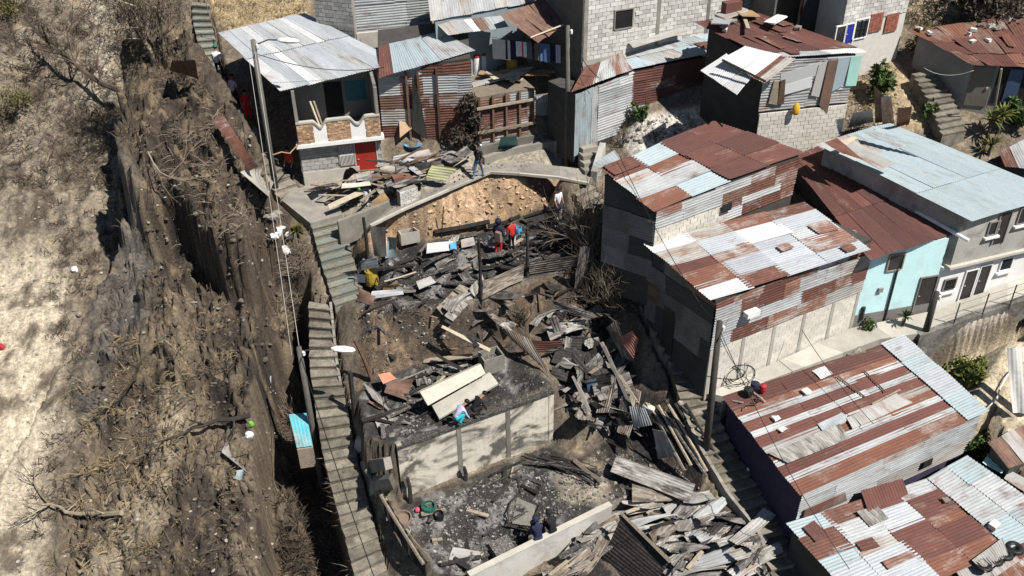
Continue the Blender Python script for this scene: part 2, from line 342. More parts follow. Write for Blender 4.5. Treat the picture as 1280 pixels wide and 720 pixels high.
def ridged(x, y, f, o=4):
    s = 0; a = 1; t = 0
    for i in range(o): s = s + a * (1 - np.abs(2 * vnoise(x * f + 31.7 * i, y * f + 5.9 * i) - 1)); t += a; a *= 0.5; f *= 2.1
    return s / t
def sdist(u, v, poly):          # signed distance to a polygon, positive inside
    u = np.asarray(u, float); v = np.asarray(v, float); d = np.full(u.shape, 1e9); ins = np.zeros(u.shape, bool); n = len(poly)
    for i in range(n):
        ax, ay = poly[i]; bx, by = poly[(i + 1) % n]; ex, ey = bx - ax, by - ay
        t = np.clip(((u - ax) * ex + (v - ay) * ey) / (ex * ex + ey * ey + 1e-9), 0, 1)
        d = np.minimum(d, np.hypot(u - ax - t * ex, v - ay - t * ey))
        c = ((ay > v) != (by > v)) & (u < (bx - ax) * (v - ay) / (by - ay + 1e-12) + ax); ins ^= c
    return np.where(ins, d, -d)
def smooth(x, a, b): t = np.clip((x - a) / (b - a), 0, 1); return t * t * (3 - 2 * t)
LINES = [
 [(376, 232, 2.55), (404, 270, 2.2), (425, 283, 2.3), (462, 281, 2.5), (500, 262, 2.7), (560, 236, 2.95), (612, 214, 3.05), (650, 217, 3.05), (700, 222, 3.0), (735, 232, 2.85)],
 [(380, 222, 2.65), (470, 210, 3.0), (590, 186, 3.3), (690, 178, 3.35), (745, 172, 3.4)],
 [(446, 318, 0.62), (475, 314, 0.72), (500, 310, 0.8), (545, 298, 0.85), (600, 288, 0.85), (680, 272, 0.85), (702, 258, 0.95), (733, 270, 0.9), (738, 332, 0.6)],
 [(448, 381, 0.2), (470, 379, 0.45), (540, 381, 0.6), (600, 373, 0.65), (660, 347, 0.7), (738, 332, 0.6)],
 [(448, 500, -2.15), (470, 470, -2.0), (520, 452, -1.9), (560, 446, -1.9), (610, 441, -1.9), (645, 438, -1.9), (672, 455, -1.9), (684, 481, -1.9)],
 [(448, 500, -2.15), (455, 545, -2.2), (478, 556, -2.05), (499, 557, -1.95), (684, 481, -1.9)],
 [(478, 590, -3.6), (506, 628, -5.0), (690, 556, -5.0), (735, 570, -5.05), (762, 600, -5.1), (772, 628, -5.1)],
 [(506, 628, -5.0), (512, 660, -5.1), (545, 716, -5.15), (570, 745, -5.15), (615, 722, -5.1), (750, 642, -5.0), (772, 628, -5.1)],
 [(630, 745, -6.9), (765, 668, -6.6)],
 [(745, 350, -0.3), (700, 400, -1.5), (700, 470, -2.6), (710, 520, -3.9), (745, 560, -4.9)],
 [(760, 380, -1.2), (770, 440, -2.6), (800, 520, -4.1), (830, 580, -5.0), (860, 640, -5.8), (920, 720, -7.0)],
]
def zoff(px, py, d=0): return (px, py, Zp(px, py) + d)
STAIR = {}
def stair_def(key, left, right, steps, d0=0.0):
    L = [P(x, y, (z if z is not None else Zp(x, y))) for x, y, z in left]; Q = [P(x, y, (z if z is not None else Zp(x, y))) for x, y, z in right]
    STAIR[key] = (L, Q, steps)
def al(seg, t):
    d = [0.0]
    for a, b in zip(seg[:-1], seg[1:]): d.append(d[-1] + np.linalg.norm(b - a))
    s = t * d[-1]
    for i in range(len(seg) - 1):
        if s <= d[i + 1] or i == len(seg) - 2: return lerp(seg[i], seg[i + 1], (s - d[i]) / (d[i + 1] - d[i] + 1e-9))
def mt(left, right):            # both sides at the same height: the mean
    out = [[], []]
    for (a, b), (c, d) in zip(left, right):
        z = (Zp(a, b) + Zp(c, d)) / 2; out[0].append((a, b, z)); out[1].append((c, d, z))
    return out
_l, _r = mt([(240, 0), (240, 22), (252, 75), (262, 118)], [(262, 2), (263, 22), (276, 75), (285, 110)]); stair_def('olive_top', _l, _r, 13)
_l, _r = mt([(262, 118), (290, 160), (325, 215), (350, 250)], [(285, 110), (315, 150), (350, 205), (378, 240)]); stair_def('shade', _l, _r, 14)
stair_def('olive_main', [(388, 278, 2.15), (402, 330, 0.95), (419, 384, -0.35)], [(427, 268, 2.15), (441, 320, 0.95), (456, 372, -0.35)], 10)
_l, _r = mt([(386, 374), (387, 462), (404, 570), (424, 646), (446, 732)], [(415, 379), (423, 456), (443, 558), (461, 632), (484, 714)])
_l = [(x, y, z - 0.1) for x, y, z in _l]; _r = [(x, y, z - 0.1) for x, y, z in _r]
stair_def('grey_long', _l, _r, 27)
_l, _r = mt([(716, 238), (736, 275), (762, 320), (795, 372), (820, 425), (838, 462), (850, 510), (872, 560), (908, 620), (945, 665), (968, 728)],
            [(738, 228), (765, 262), (795, 310), (832, 362), (856, 418), (878, 490), (894, 508), (916, 555), (948, 610), (985, 655), (1008, 718)])
_l[0] = (716, 238, 2.8); _r[0] = (738, 228, 2.8)
stair_def('right', _l, _r, 46)
_l, _r = mt([(1140, 90), (1162, 128), (1178, 170)], [(1166, 86), (1190, 122), (1208, 164)]); _l = [(x, y, z + 0.3) for x, y, z in _l]; _r = [(x, y, z + 0.3) for x, y, z in _r]; stair_def('far_right', _l, _r, 11)
for kx in ('olive_main', 'grey_long', 'right'):
    L, Q, ns = STAIR[kx]
    for sd_, seg, oth in ((0, L, Q), (1, Q, L)):
        ln = []
        for i in range(9):
            t = i / 8; a = al(seg, t); b = al(oth, t); o = a + (a - b) / np.linalg.norm(a - b) * 0.12
            ln.append(('w', o[0], o[1], min(a[2], b[2]) - 0.12))
        if kx == 'olive_main' and sd_ == 0: continue
        LINES.append(ln)
ALLEY = [(905, 497, -2.35), (960, 472, -2.2), (1100, 424, -1.95), (1160, 415, -1.8), (1285, 372, -1.25)]
LINES.append([(885, 490, -2.3), (1065, 408, -1.9), (1165, 388, -1.7), (1290, 342, -1.2)])
LINES.append(ALLEY)
LINES.append([('w', *(P(*a) + np.array([0.1, -0.35, -3.0]))) for a in ALLEY])
pts, edges = [], []
for ln in LINES:
    prev = None
    for q in ln:
        p = np.array(q[1:]) if q[0] == 'w' else P(*q)
        pts.append(p); i = len(pts) - 1
        if prev is not None: edges.append((prev, i))
        prev = i
_bp = np.array(pts)
for gx in np.arange(X0 - 1, X1 + 3, 2.2):
    for gy in np.arange(Y0 - 1, Y1 + 3, 2.2):
        if np.min(np.hypot(_bp[:, 0] - gx, _bp[:, 1] - gy)) > 1.5 or not (-16 < gx < 24 and -14 < gy < 14): pts.append(np.array([gx, gy, GR * gy]))
zs = [p[2] for p in pts]
res = geometry.delaunay_2d_cdt([Vector((p[0], p[1])) for p in pts], edges, [], 0, 1e-5, True)
cv, ct, cov = res[0], res[2], res[3]
P2 = np.array(pts)
def _z(i):
    if cov[i]: return float(np.mean([zs[j] for j in cov[i]]))
    d = np.hypot(P2[:, 0] - cv[i][0], P2[:, 1] - cv[i][1]); j = np.argsort(d)[:3]; ww = 1 / (d[j] + 0.01); return float((P2[j, 2] * ww).sum() / ww.sum())
cz = [_z(i) for i in range(len(cv))]
HH = GR * GY
for t in ct:
    a, b, c = [(cv[i][0], cv[i][1], cz[i]) for i in t]
    xa, xb = min(a[0], b[0], c[0]), max(a[0], b[0], c[0]); ya, yb = min(a[1], b[1], c[1]), max(a[1], b[1], c[1])
    i0, i1 = max(0, int((xa - X0) / STEP)), min(NX, int((xb - X0) / STEP) + 2); j0, j1 = max(0, int((ya - Y0) / STEP)), min(NY, int((yb - Y0) / STEP) + 2)
    if i0 >= i1 or j0 >= j1: continue
    x = GX[j0:j1, i0:i1]; y = GY[j0:j1, i0:i1]; den = (b[1] - c[1]) * (a[0] - c[0]) + (c[0] - b[0]) * (a[1] - c[1])
    if abs(den) < 1e-12: continue
    l1 = ((b[1] - c[1]) * (x - c[0]) + (c[0] - b[0]) * (y - c[1])) / den; l2 = ((c[1] - a[1]) * (x - c[0]) + (a[0] - c[0]) * (y - c[1])) / den; l3 = 1 - l1 - l2
    k = (l1 >= -1e-6) & (l2 >= -1e-6) & (l3 >= -1e-6)
    HH[j0:j1, i0:i1][k] = (l1 * a[2] + l2 * b[2] + l3 * c[2])[k]
# design coordinates: where each place on the base slope appears in the photograph
def pixv(x, y, z):
    vx, vy, vz = x - CC[0], y - CC[1], z - CC[2]; Z = vx * _F[0] + vy * _F[1] + vz * _F[2]
    return 640 + FPX * (vx * CR[0] + vy * CR[1] + vz * CR[2]) / Z, 360 - FPX * (vx * CU[0] + vy * CU[1] + vz * CU[2]) / Z
U, V = pixv(GX, GY, GR * GY)
wob = fbm(GX, GY, 0.35, 5) * 60
Uw, Vw = U + wob, V + fbm(GX + 40, GY + 11, 0.35, 5) * 60
def raise_(poly, dz, soft_in, soft_out, w=1.0):
    global HH
    d = sdist(U + wob * w, V + (Vw - V) * w, poly)
    HH = HH + dz * smooth(d, -soft_out, soft_in)
raise_([(-400, -300), (160, -300), (162, 60), (162, 200), (160, 250), (148, 320), (60, 470), (-20, 640), (-400, 760)], -2.9, 3, 3, 0.3)
raise_([(166, 130), (250, 118), (300, 175), (335, 250), (352, 330), (362, 392), (325, 405), (292, 398), (268, 352), (228, 312), (196, 330), (176, 298)], 3.3, 3, 3, 0.35)
raise_([(156, 250), (190, 255), (198, 322), (165, 318)], 1.0, 4, 5, 0.5)
raise_([(205, 362), (300, 385), (326, 400), (330, 480), (296, 505), (240, 490), (190, 440)], 0.9, 8, 26, 0.6)
raise_([(180, 60), (235, 40), (250, 90), (180, 100)], -1.6, 8, 10, 0.5)
raise_([(336, 340), (384, 340), (386, 460), (402, 570), (424, 650), (450, 770), (330, 770), (320, 600), (326, 460)], -4.3, 4, 7, 0.3)
raise_([(215, 480), (228, 520), (200, 610), (150, 720), (100, 780), (60, 780), (150, 640)], 0.5, 12, 25, 0.5)
NAT = smooth(-sdist(U, V, [(238, -60), (262, 118), (352, 262), (388, 300), (386, 460), (404, 568), (452, 760), (1400, 760), (1400, -300), (900, -300), (300, -60)]), 0, 30)   # wild ground
ash_areas = [[(440, 318), (500, 308), (600, 286), (702, 256), (738, 268), (740, 334), (660, 350), (600, 376), (540, 384), (448, 384)],
             [(446, 500), (470, 468), (560, 446), (645, 438), (690, 482), (499, 560), (455, 548)],
             [(478, 590), (506, 626), (690, 553), (765, 598), (774, 630), (612, 725), (560, 745)]]
Uh, Vh = pixv(GX, GY, HH)
ASH = [sdist(Uh + wob * 0.2, Vh, a) for a in ash_areas]
ASHM = np.maximum.reduce([smooth(a, -6, 8) for a in ASH])
YARD = smooth(sdist(Uh, Vh, [(376, 230), (470, 205), (592, 182), (745, 170), (740, 230), (650, 217), (612, 214), (560, 236), (462, 282), (420, 285)]), -3, 4)
EAST = smooth(sdist(Uh, Vh, [(740, 340), (850, 520), (975, 730), (640, 745), (770, 630), (690, 550), (690, 480), (660, 440)]), -5, 20)
BANK = smooth(sdist(Uh + wob * 0.1, Vh, [(450, 292), (500, 268), (612, 219), (700, 226), (704, 256), (600, 290), (475, 314), (448, 318)]), -4, 4)
BANK2 = smooth(sdist(Uh + wob * 0.1, Vh, [(448, 386), (540, 384), (600, 376), (700, 345), (760, 345), (760, 420), (660, 450), (560, 446), (470, 470), (450, 500)]), -4, 4)
smoothish = np.clip(YARD, 0, 1)
rough_amp = 0.06 + NAT * 0.42 + EAST * 0.16 + (BANK + BANK2) * 0.1
rough_amp = rough_amp * (1 - 0.8 * smoothish)
sand = smooth(sdist(Uw, Vw, [(-500, 250), (20, 262), (62, 262), (70, 330), (68, 430), (62, 520), (46, 600), (36, 740), (-500, 740)]), -45, 25)
SAND = sand
GUL = smooth(sdist(Uw, Vw, [(155, 330), (170, 60), (250, 60), (345, 250), (388, 330), (392, 480), (420, 760), (60, 760), (110, 470)]), -20, 25) * NAT
rough_amp = rough_amp * (1 - 0.6 * sand)
HH = HH + fbm(GX, GY, 0.9, 6, 0.58) * rough_amp * 1.5 + (ridged(GX * 1.6 + GY * 0.5, GY * 0.55, 0.9, 4) - 0.6) * rough_amp * 0.9
HH = HH + GUL * ((ridged(GX * 1.0 + 0.35 * GY + fbm(GX, GY, 0.8, 3) * 1.4, GY * 0.42, 0.62, 4) - 0.62) * 1.35 + fbm(GX, GY, 1.4, 5, 0.6) * 1.0 + (ridged(GX, GY * 0.8, 2.2, 4) - 0.6) * 0.45)
_s = (fbm(GX + 0.4 * GY, GY, 0.42, 5, 0.55) + 0.12 * fbm(GX, GY, 3.0, 3)) * 9.0; _fr = _s - np.floor(_s); HH = HH + GUL * 0.42 * (smooth(_fr, 0.42, 0.58) - _fr) * 1.6
HH = HH + NAT * (1 - sand) * (np.abs(fbm(GX, GY, 2.2, 4)) * -0.9 + 0.1) * 0.8
HH = HH + fbm(GX, GY, 3.1, 3) * (ASHM * 0.16 + EAST * 0.12 + BANK * 0.3 + BANK2 * 0.25) + BANK * (ridged(GX * 1.3, GY, 2.6, 3) - 0.6) * 0.2
# keep the ground below stairs, and flat under the alley
for kx, (L, Q, ns) in STAIR.items():
    for i in range(12):
        q = [al(L, i / 12), al(L, (i + 1) / 12), al(Q, (i + 1) / 12), al(Q, i / 12)]
        d = sdist(GX, GY, [(p[0], p[1]) for p in q]); zl = min(q[1][2], q[2][2]) - 0.25
        HH = np.where(d > -0.12, np.minimum(HH, zl), HH)
for key, q in ROOFS.items():     # cut each house's seat into the slope
    w4 = [P(*p) for p in q]; d = sdist(GX, GY, [(p[0], p[1]) for p in w4]); a_ = np.array([[p[0], p[1], 1] for p in w4]); s_ = np.linalg.lstsq(a_, np.array([p[2] for p in w4]), rcond=None)[0]
    HH = np.where(d > 0.1, np.minimum(HH, s_[0] * GX + s_[1] * GY + s_[2] - 1.3), HH)
for poly, zc in (([(985, 640), (1238, 520), (1340, 640), (1262, 720), (1080, 790)], -6.2), ([(905, 500), (985, 645), (1015, 650), (1000, 600)], -99)):
    if zc > -50:
        d = sdist(GX, GY, [tuple(P(x, y, -3.5)[:2]) for x, y in poly]); HH = np.where(d > 0, np.minimum(HH, zc), HH)
for poly, zc in (([P(503, 624, -5.05), P(691, 552, -5.05), P(770, 600, -5.1), P(770, 640, -5.1), P(612, 725, -5.1), P(550, 740, -5.15)], -4.95), ([P(606, 741, -6.3), P(768, 655, -6.15), P(800, 690, -6.6), P(700, 800, -7.0), P(590, 800, -7)], -6.3)):
    d = sdist(GX, GY, [(p[0], p[1]) for p in poly]); HH = np.where(d > -0.1, np.minimum(HH, zc + fbm(GX, GY, 2.5, 3) * 0.14), HH)
aw = [P(x, y, z) for x, y, z in [(880, 493, -2.3), (1064, 410, -1.9), (1163, 389, -1.7), (1290, 344, -1.2), (1290, 374, -1.22), (1160, 417, -1.78), (1100, 426, -1.92), (905, 498, -2.3)]]
d = sdist(GX, GY, [(p[0], p[1]) for p in aw]); a_ = np.array([[p[0], p[1], 1] for p in aw]); s_ = np.linalg.lstsq(a_, np.array([p[2] for p in aw]), rcond=None)[0]
HH = np.where(d > -0.25, np.minimum(HH, s_[0] * GX + s_[1] * GY + s_[2] - 0.2), HH)
def H(x, y):
    fx = min(max((x - X0) / STEP, 0), NX - 1.001); fy = min(max((y - Y0) / STEP, 0), NY - 1.001); i, j = int(fx), int(fy); fx -= i; fy -= j
    return float((HH[j, i] * (1 - fx) + HH[j, i + 1] * fx) * (1 - fy) + (HH[j + 1, i] * (1 - fx) + HH[j + 1, i + 1] * fx) * fy)
_T = np.arange(24, 90, 0.05)
def G(px, py):                  # the spot of ground seen at a pixel of the photograph
    d = ray(px, py); d = d / np.linalg.norm(d); q = CC[None] + _T[:, None] * d[None]
    fx = np.clip((q[:, 0] - X0) / STEP, 0, NX - 1).astype(int); fy = np.clip((q[:, 1] - Y0) / STEP, 0, NY - 1).astype(int)
    k = np.nonzero(q[:, 2] < HH[fy, fx])[0]; i = k[0] if len(k) else len(_T) - 1
    p = q[i].copy(); p[2] = H(p[0], p[1]); return p
Uf, Vf = pixv(GX, GY, HH)
n1 = fbm(GX, GY, 0.7, 6, 0.6); n2 = fbm(GX + 9, GY + 70, 2.2, 5, 0.6); n3 = fbm(GX + 90, GY + 3, 0.28, 4)
def blend(c, col, m): return c * (1 - m[..., None]) + np.array(col) * m[..., None]
C = np.zeros(GX.shape + (3,)) + np.array((0.15, 0.122, 0.09))
C = blend(C, (0.22, 0.18, 0.132), smooth(n1, 0.0, 0.14))
spur_ = smooth(sdist(Uf, Vf, [(168, 92), (250, 84), (352, 262), (384, 340), (300, 400), (205, 340), (170, 250)]), -12, 14)
charred = smooth(sdist(Uw, Vw, [(70, 520), (110, 400), (150, 320), (160, 60), (250, 60), (380, 300), (400, 560), (440, 780), (250, 780), (70, 760)]), -40, 25)
C = C * (1 - 0.25 * NAT * (1 - sand))[..., None]
C = blend(C, (0.068, 0.054, 0.041), charred * smooth(n1 + n2 * 0.4, -0.3, 0.0) * 0.95)
spur = smooth(sdist(Uf + wob * 0.3, Vf, [(168, 92), (250, 84), (352, 262), (384, 340), (392, 470), (330, 560), (240, 500), (205, 340), (170, 250)]), -12, 14) * NAT
C = blend(C, (0.088, 0.067, 0.05), spur * 0.85); C = blend(C, (0.042, 0.034, 0.028), spur * smooth(n1 - n2 * 0.5, -0.02, 0.12) * 0.8)
C = blend(C, (0.036, 0.03, 0.026), smooth(sdist(Uf + wob * 0.3, Vf, [(250, 430), (335, 400), (345, 560), (335, 730), (235, 730), (225, 600), (262, 520)]), -10, 16) * smooth(n1 + n2 * 0.6, -0.12, 0.02) * 0.85)
C = blend(C, (0.17, 0.135, 0.095), GUL * (1 - spur_) * smooth(n3 - n1 * 0.8, 0.03, 0.12) * 0.75)
C = blend(C, (0.10, 0.096, 0.092), smooth(sdist(Uw, Vw, [(150, 300), (195, 300), (200, 400), (150, 460), (110, 520), (90, 470)]), -20, 15) * 0.7)
C = blend(C, (0.23, 0.195, 0.15), smooth(sdist(Uw, Vw, [(-500, -300), (140, -300), (150, 60), (130, 240), (-500, 260)]), -25, 15) * smooth(n1 + n2 * 0.5, -0.2, 0.05) * 0.9)
C = blend(C, (0.34, 0.305, 0.245), smooth(sdist(Uf + wob * 0.2, Vf, [(104, -60), (146, -60), (142, 120), (108, 130)]), -8, 10) * 0.8)
C = blend(C, (0.40, 0.345, 0.26), sand * smooth(n1 + n2 * 0.5, -0.14, 0.06))
C = blend(C, (0.47, 0.405, 0.305), sand * smooth(n3 + n1 * 0.6, -0.06, 0.06) * 0.85)
C = blend(C, (0.27, 0.225, 0.16), smooth(sdist(Uw, Vw, [(222, 490), (236, 520), (206, 610), (168, 700), (120, 760), (90, 760), (165, 640)]), -14, 8) * 0.8)
C = blend(C, (0.23, 0.175, 0.105), smooth(n2 + n1 * 0.7, 0.10, 0.2) * NAT * (1 - sand) * 0.4)
C = blend(C, (0.34, 0.30, 0.24), YARD * 0.9); C = blend(C, (0.16, 0.15, 0.14), YARD * smooth(n1 + n2, 0.0, 0.15) * 0.6)
C = blend(C, (0.38, 0.26, 0.155), BANK); C = blend(C, (0.48, 0.33, 0.215), BANK * smooth(n2, 0.02, 0.14)); C = blend(C, (0.26, 0.18, 0.12), BANK * smooth(n1, 0.02, 0.14))
C = blend(C, (0.19, 0.137, 0.092), BANK2); C = blend(C, (0.11, 0.078, 0.055), BANK2 * smooth(n1, -0.05, 0.08)); C = blend(C, (0.34, 0.245, 0.16), BANK2 * smooth(n2, 0.08, 0.18) * 0.8); C = blend(C, (0.042, 0.037, 0.033), BANK2 * smooth(n2 - n1 + n3 * 0.4, 0.0, 0.12) * 0.85)
C = blend(C, (0.11, 0.09, 0.07), EAST * 0.9); C = blend(C, (0.032, 0.029, 0.027), EAST * smooth(n1 - n2 * 0.4, -0.02, 0.12)); C = blend(C, (0.32, 0.26, 0.18), EAST * smooth(n3 + n2 * 0.3, 0.04, 0.12) * 0.8)
A_ = ASHM * (1 - BANK2 * 0.0)
C = blend(C, (0.045, 0.042, 0.039), A_); C = blend(C, (0.026, 0.025, 0.024), A_ * smooth(n1 + n2 * 0.6, 0.0, 0.12)); C = blend(C, (0.19, 0.185, 0.177), A_ * smooth(n2 - n1 * 0.4, 0.05, 0.15) * 0.8)
C = blend(C, (0.30, 0.26, 0.20), smooth(sdist(Uf + wob * 0.2, Vf, [(690, 590), (735, 580), (765, 605), (765, 632), (700, 628)]), -6, 10) * 0.85)
C = blend(C, (0.46, 0.39, 0.28), smooth(sdist(Uf, Vf, [(1185, 440), (1290, 410), (1290, 560), (1225, 560)]), -5, 6))
C = blend(C, (0.50, 0.47, 0.42), smooth(sdist(Uf + wob * 0.1, Vf, [(770, 175), (805, 145), (880, 132), (950, 145), (900, 180), (790, 192)]), -6, 6))
C = blend(C, (0.33, 0.255, 0.15), smooth(sdist(Uf + wob * 0.1, Vf, [(255, -60), (385, -60), (385, 22), (290, 40), (262, 20)]), -4, 4))
C = blend(C, (0.42, 0.385, 0.325), smooth(sdist(Uf, Vf, [(885, 485), (1065, 405), (1165, 384), (1290, 338), (1290, 380), (1160, 425), (1090, 432), (900, 510)]), -4, 3) * 0.9)
C = blend(C, (0.36, 0.28, 0.17), smooth(sdist(Uf, Vf, [(1050, 95), (1110, 70), (1140, 100), (1180, 160), (1110, 170)]), -4, 4) * 0.8)
C = blend(C, (0.30, 0.245, 0.16), smooth(sdist(Uf, Vf, [(1120, 0), (1300, -60), (1300, 20), (1190, 22), (1140, 36)]), -4, 4) * 0.8)
C = blend(C, (0.17, 0.138, 0.10), smooth(sdist(Uw, Vw, [(40, 230), (170, 230), (150, 360), (110, 520), (70, 720), (20, 720), (60, 520), (90, 400)]), -25, 15) * smooth(n1 * 0.8 + n2, -0.12, 0.06) * 0.75)
C = C * (1 + (n2 * 0.9 + fbm(GX, GY, 6.0, 3) * 0.9)[..., None])
C = np.clip(C, 0.01, 0.8)
me = bpy.data.meshes.new('hillside')
nv = NX * NY
me.vertices.add(nv); LEDGE = np.clip(NAT * (1 - sand), 0, 1) * 0.5
VX = GX + fbm(HH * 1.0 + 5, GY * 0.8, 1.1, 4, 0.6) * LEDGE; VY = GY + fbm(GX * 0.8, HH * 1.0 + 50, 1.1, 4, 0.6) * LEDGE
me.vertices.foreach_set('co', np.stack([VX, VY, HH], -1).reshape(-1))
ii, jj = np.meshgrid(np.arange(NX - 1), np.arange(NY - 1)); a = (jj * NX + ii).reshape(-1)
quads = np.stack([a, a + 1, a + 1 + NX, a + NX], -1).astype(np.int32)
me.loops.add(quads.size); me.loops.foreach_set('vertex_index', quads.reshape(-1))
me.polygons.add(len(quads)); me.polygons.foreach_set('loop_start', np.arange(len(quads)) * 4); me.polygons.foreach_set('loop_total', np.full(len(quads), 4))
me.update(calc_edges=True)
ca = me.color_attributes.new('soil', 'FLOAT_COLOR', 'POINT'); ca.data.foreach_set('color', np.concatenate([C, np.ones(C.shape[:2] + (1,))], -1).reshape(-1).astype(np.float32))
k = NT('soil'); v = k.coord(rand=False)
col = k.n('Attribute', attribute_name='soil').outputs['Color']
f = k.noise(v, 7, 8, 0.72); f2 = k.noise(v, 26, 4, 0.7)
col = k.mix(1.0, col, k.ramp(f, ((0.3, 0.42), (0.5, 0.98), (0.7, 1.6))), 'MULTIPLY')
col = k.mix(k.ramp(f2, ((0.6, 0), (0.72, 0.5))), col, (0.34, 0.31, 0.26))
col = k.mix(k.ramp(f2, ((0.3, 0.65), (0.42, 0))), col, (0.035, 0.03, 0.025))
k.bump(k.noise(v, 11, 9, 0.75), 0.9, 0.09)
M['soil'] = k.done(col, 0.97)
me.materials.append(M['soil'])
ground = bpy.data.objects.new('hillside', me); COL.objects.link(ground); struct(ground)
# the far slope carries the hill on past the detailed ground
fb = MB()
def _far(u, v_): x = -140 + 280 * u; y = Y1 - 1 + 120 * v_; return (x, y, GR * y - 0.8 + 1.5 * math.sin(x * 0.3) * math.sin(y * 0.23))
fb.grid(_far, 40, 24)
def _side(x0, x1):
    def q(u, v_): x = x0 + (x1 - x0) * u; y = -60 + (Y1 + 61) * v_; return (x, y, GR * y - 1.2 + 0.8 * math.sin(x * 0.4 + y * 0.2))
    return q
fb.grid(_side(-140, X0 + 0.5), 20, 24); fb.grid(_side(X1 - 0.5, 140), 20, 24)
fb.grid(lambda u, v_: (X0 + (X1 - X0) * u, -60 + (Y0 + 60.5) * v_, GR * (-60 + (Y0 + 60.5) * v_) - 1.2), 10, 10)
rough_mat('far_soil', (0.27, 0.22, 0.15), (0.17, 0.14, 0.10), 0.8, (0.10, 0.085, 0.06), 5, bump=0.5, bdist=0.1)
struct(fb.build('valley_slope', M['far_soil'], smooth=True))
# ------------------------------------------------------------------ buildings: helpers
def unit(v): v = np.asarray(v, float); return v / np.linalg.norm(v)
def bil(q, u, v):               # q = BL, FL, FR, BR; u runs BL->BR, v runs front->back
    return lerp(lerp(q[1], q[2], u), lerp(q[0], q[3], u), v)
def plane_of(q):
    a = np.array([[p[0], p[1], 1] for p in q]); s_, *_ = np.linalg.lstsq(a, np.array([p[2] for p in q]), rcond=None)
    return lambda x, y: s_[0] * x + s_[1] * y + s_[2]
def sheet_geo(mb, a, b, c, d, ridge='u', amp=0.017, pitch=0.13, m=0, wav=0.0, n_along=3):
    # a b c d: corners; u runs a->b, v runs a->d; ridges run along `ridge`
    a, b, c, d = [np.asarray(q, float) for q in (a, b, c, d)]
    nrm = unit(np.cross(b - a, d - a)); lu, lv = np.linalg.norm(b - a), np.linalg.norm(d - a)
    ph = rnd(0, 6); w1, w2, w3 = rnd(-1, 1) * wav, rnd(-1, 1) * wav, (rnd(-1, 1) * wav * 3 if wav > 0.07 else 0.0)
    across = lv if ridge == 'u' else lu
    nc = max(4, min(110, int(across / pitch * 4)))
    def fn(u, v):
        s_ = v * lv if ridge == 'u' else u * lu; t = u if ridge == 'u' else v
        h = amp * math.sin(2 * math.pi * s_ / pitch) + w1 * math.sin(3.1 * t + ph) + w2 * math.sin(5 * (u + v) + ph) + w3 * ((t - 0.5) ** 2 * 2 - 0.25) + (0.5 * w3 * abs(u + v - 1))
        return lerp(lerp(a, b, u), lerp(d, c, u), v) + nrm * h
    if ridge == 'u':
        base = len(mb.v); fn2 = lambda i, j: fn(j, i)
        k0 = len(mb.f); mb.grid(lambda x, y: fn(y, x), nc, n_along, m, (lv, lu))
        for i in range(k0, len(mb.f)): mb.f[i] = mb.f[i][::-1]; mb.uv[i] = mb.uv[i][::-1]
    else: mb.grid(fn, nc, n_along, m, (lu, lv))
def pick(ws):
    t = random.random() * sum(x for _, x in ws)
    for n_, x in ws:
        t -= x
        if t <= 0: return n_
    return ws[-1][0]
def roof(parent, q, us, vs, ridge, choose, name='roof_sheet', jit=0.03, lift=0.02, wav=0.012, label=None, patch=0.0):
    # one corrugated sheet object for every cell of the grid us x vs
    rows = len(vs) - 1
    for j in range(rows):
        for i in range(len(us) - 1):
            u0, u1, v0, v1 = us[i], us[i + 1], vs[j], vs[j + 1]
            eu, ev = min(0.012, 0.2 * (u1 - u0)), min(0.03, 0.16 * (v1 - v0))
            lu0, lu1 = max(u0 - eu, -0.01), min(u1 + eu, 1.01); lv0, lv1 = max(v0 - ev, -0.015), min(v1 + ev, 1.01)
            up = np.array([0, 0, lift * ((i % 2) * 0.7 + 1.7 * (j % 2)) + rnd(0, 0.012)])
            g = lambda u, v: bil(q, u, v) + up + np.array([rnd(-jit, jit), rnd(-jit, jit), rnd(-0.3, 0.5) * jit])
            mb = MB(); sheet_geo(mb, g(lu0, lv0), g(lu1, lv0), g(lu1, lv1), g(lu0, lv1), ridge, wav=wav)
            mn = choose(i, j)
            mb.build(name, M[mn], parent, smooth=True)
            if patch and random.random() < patch:
                lu, lv = np.linalg.norm(bil(q, u1, v0) - bil(q, u0, v0)), np.linalg.norm(bil(q, u0, v1) - bil(q, u0, v0)); pu, pv = min(0.9, rnd(0.4, 1.6) / lu) * (u1 - u0), min(0.9, rnd(0.3, 0.8) / lv) * (v1 - v0)
                if ridge == 'v': pu, pv = min(0.9, rnd(0.3, 0.8) / lu) * (u1 - u0), min(0.9, rnd(0.4, 1.6) / lv) * (v1 - v0)
                a_, b_ = rnd(u0, u1 - pu), rnd(v0, v1 - pv); up = up + np.array([0, 0, 0.05]); mb = MB(); sheet_geo(mb, g(a_, b_) + [0, 0, 0.05], g(a_ + pu, b_) + [0, 0, 0.05], g(a_ + pu, b_ + pv) + [0, 0, 0.06], g(a_, b_ + pv) + [0, 0, 0.06], ridge, wav=wav * 1.5)
                mb.build('patch_sheet', M[random.choice(['rust_orange', 'rust_red', 'rust_mix', 'zinc_grey', 'zinc_dull', 'zinc_spotted'])], parent, smooth=True)
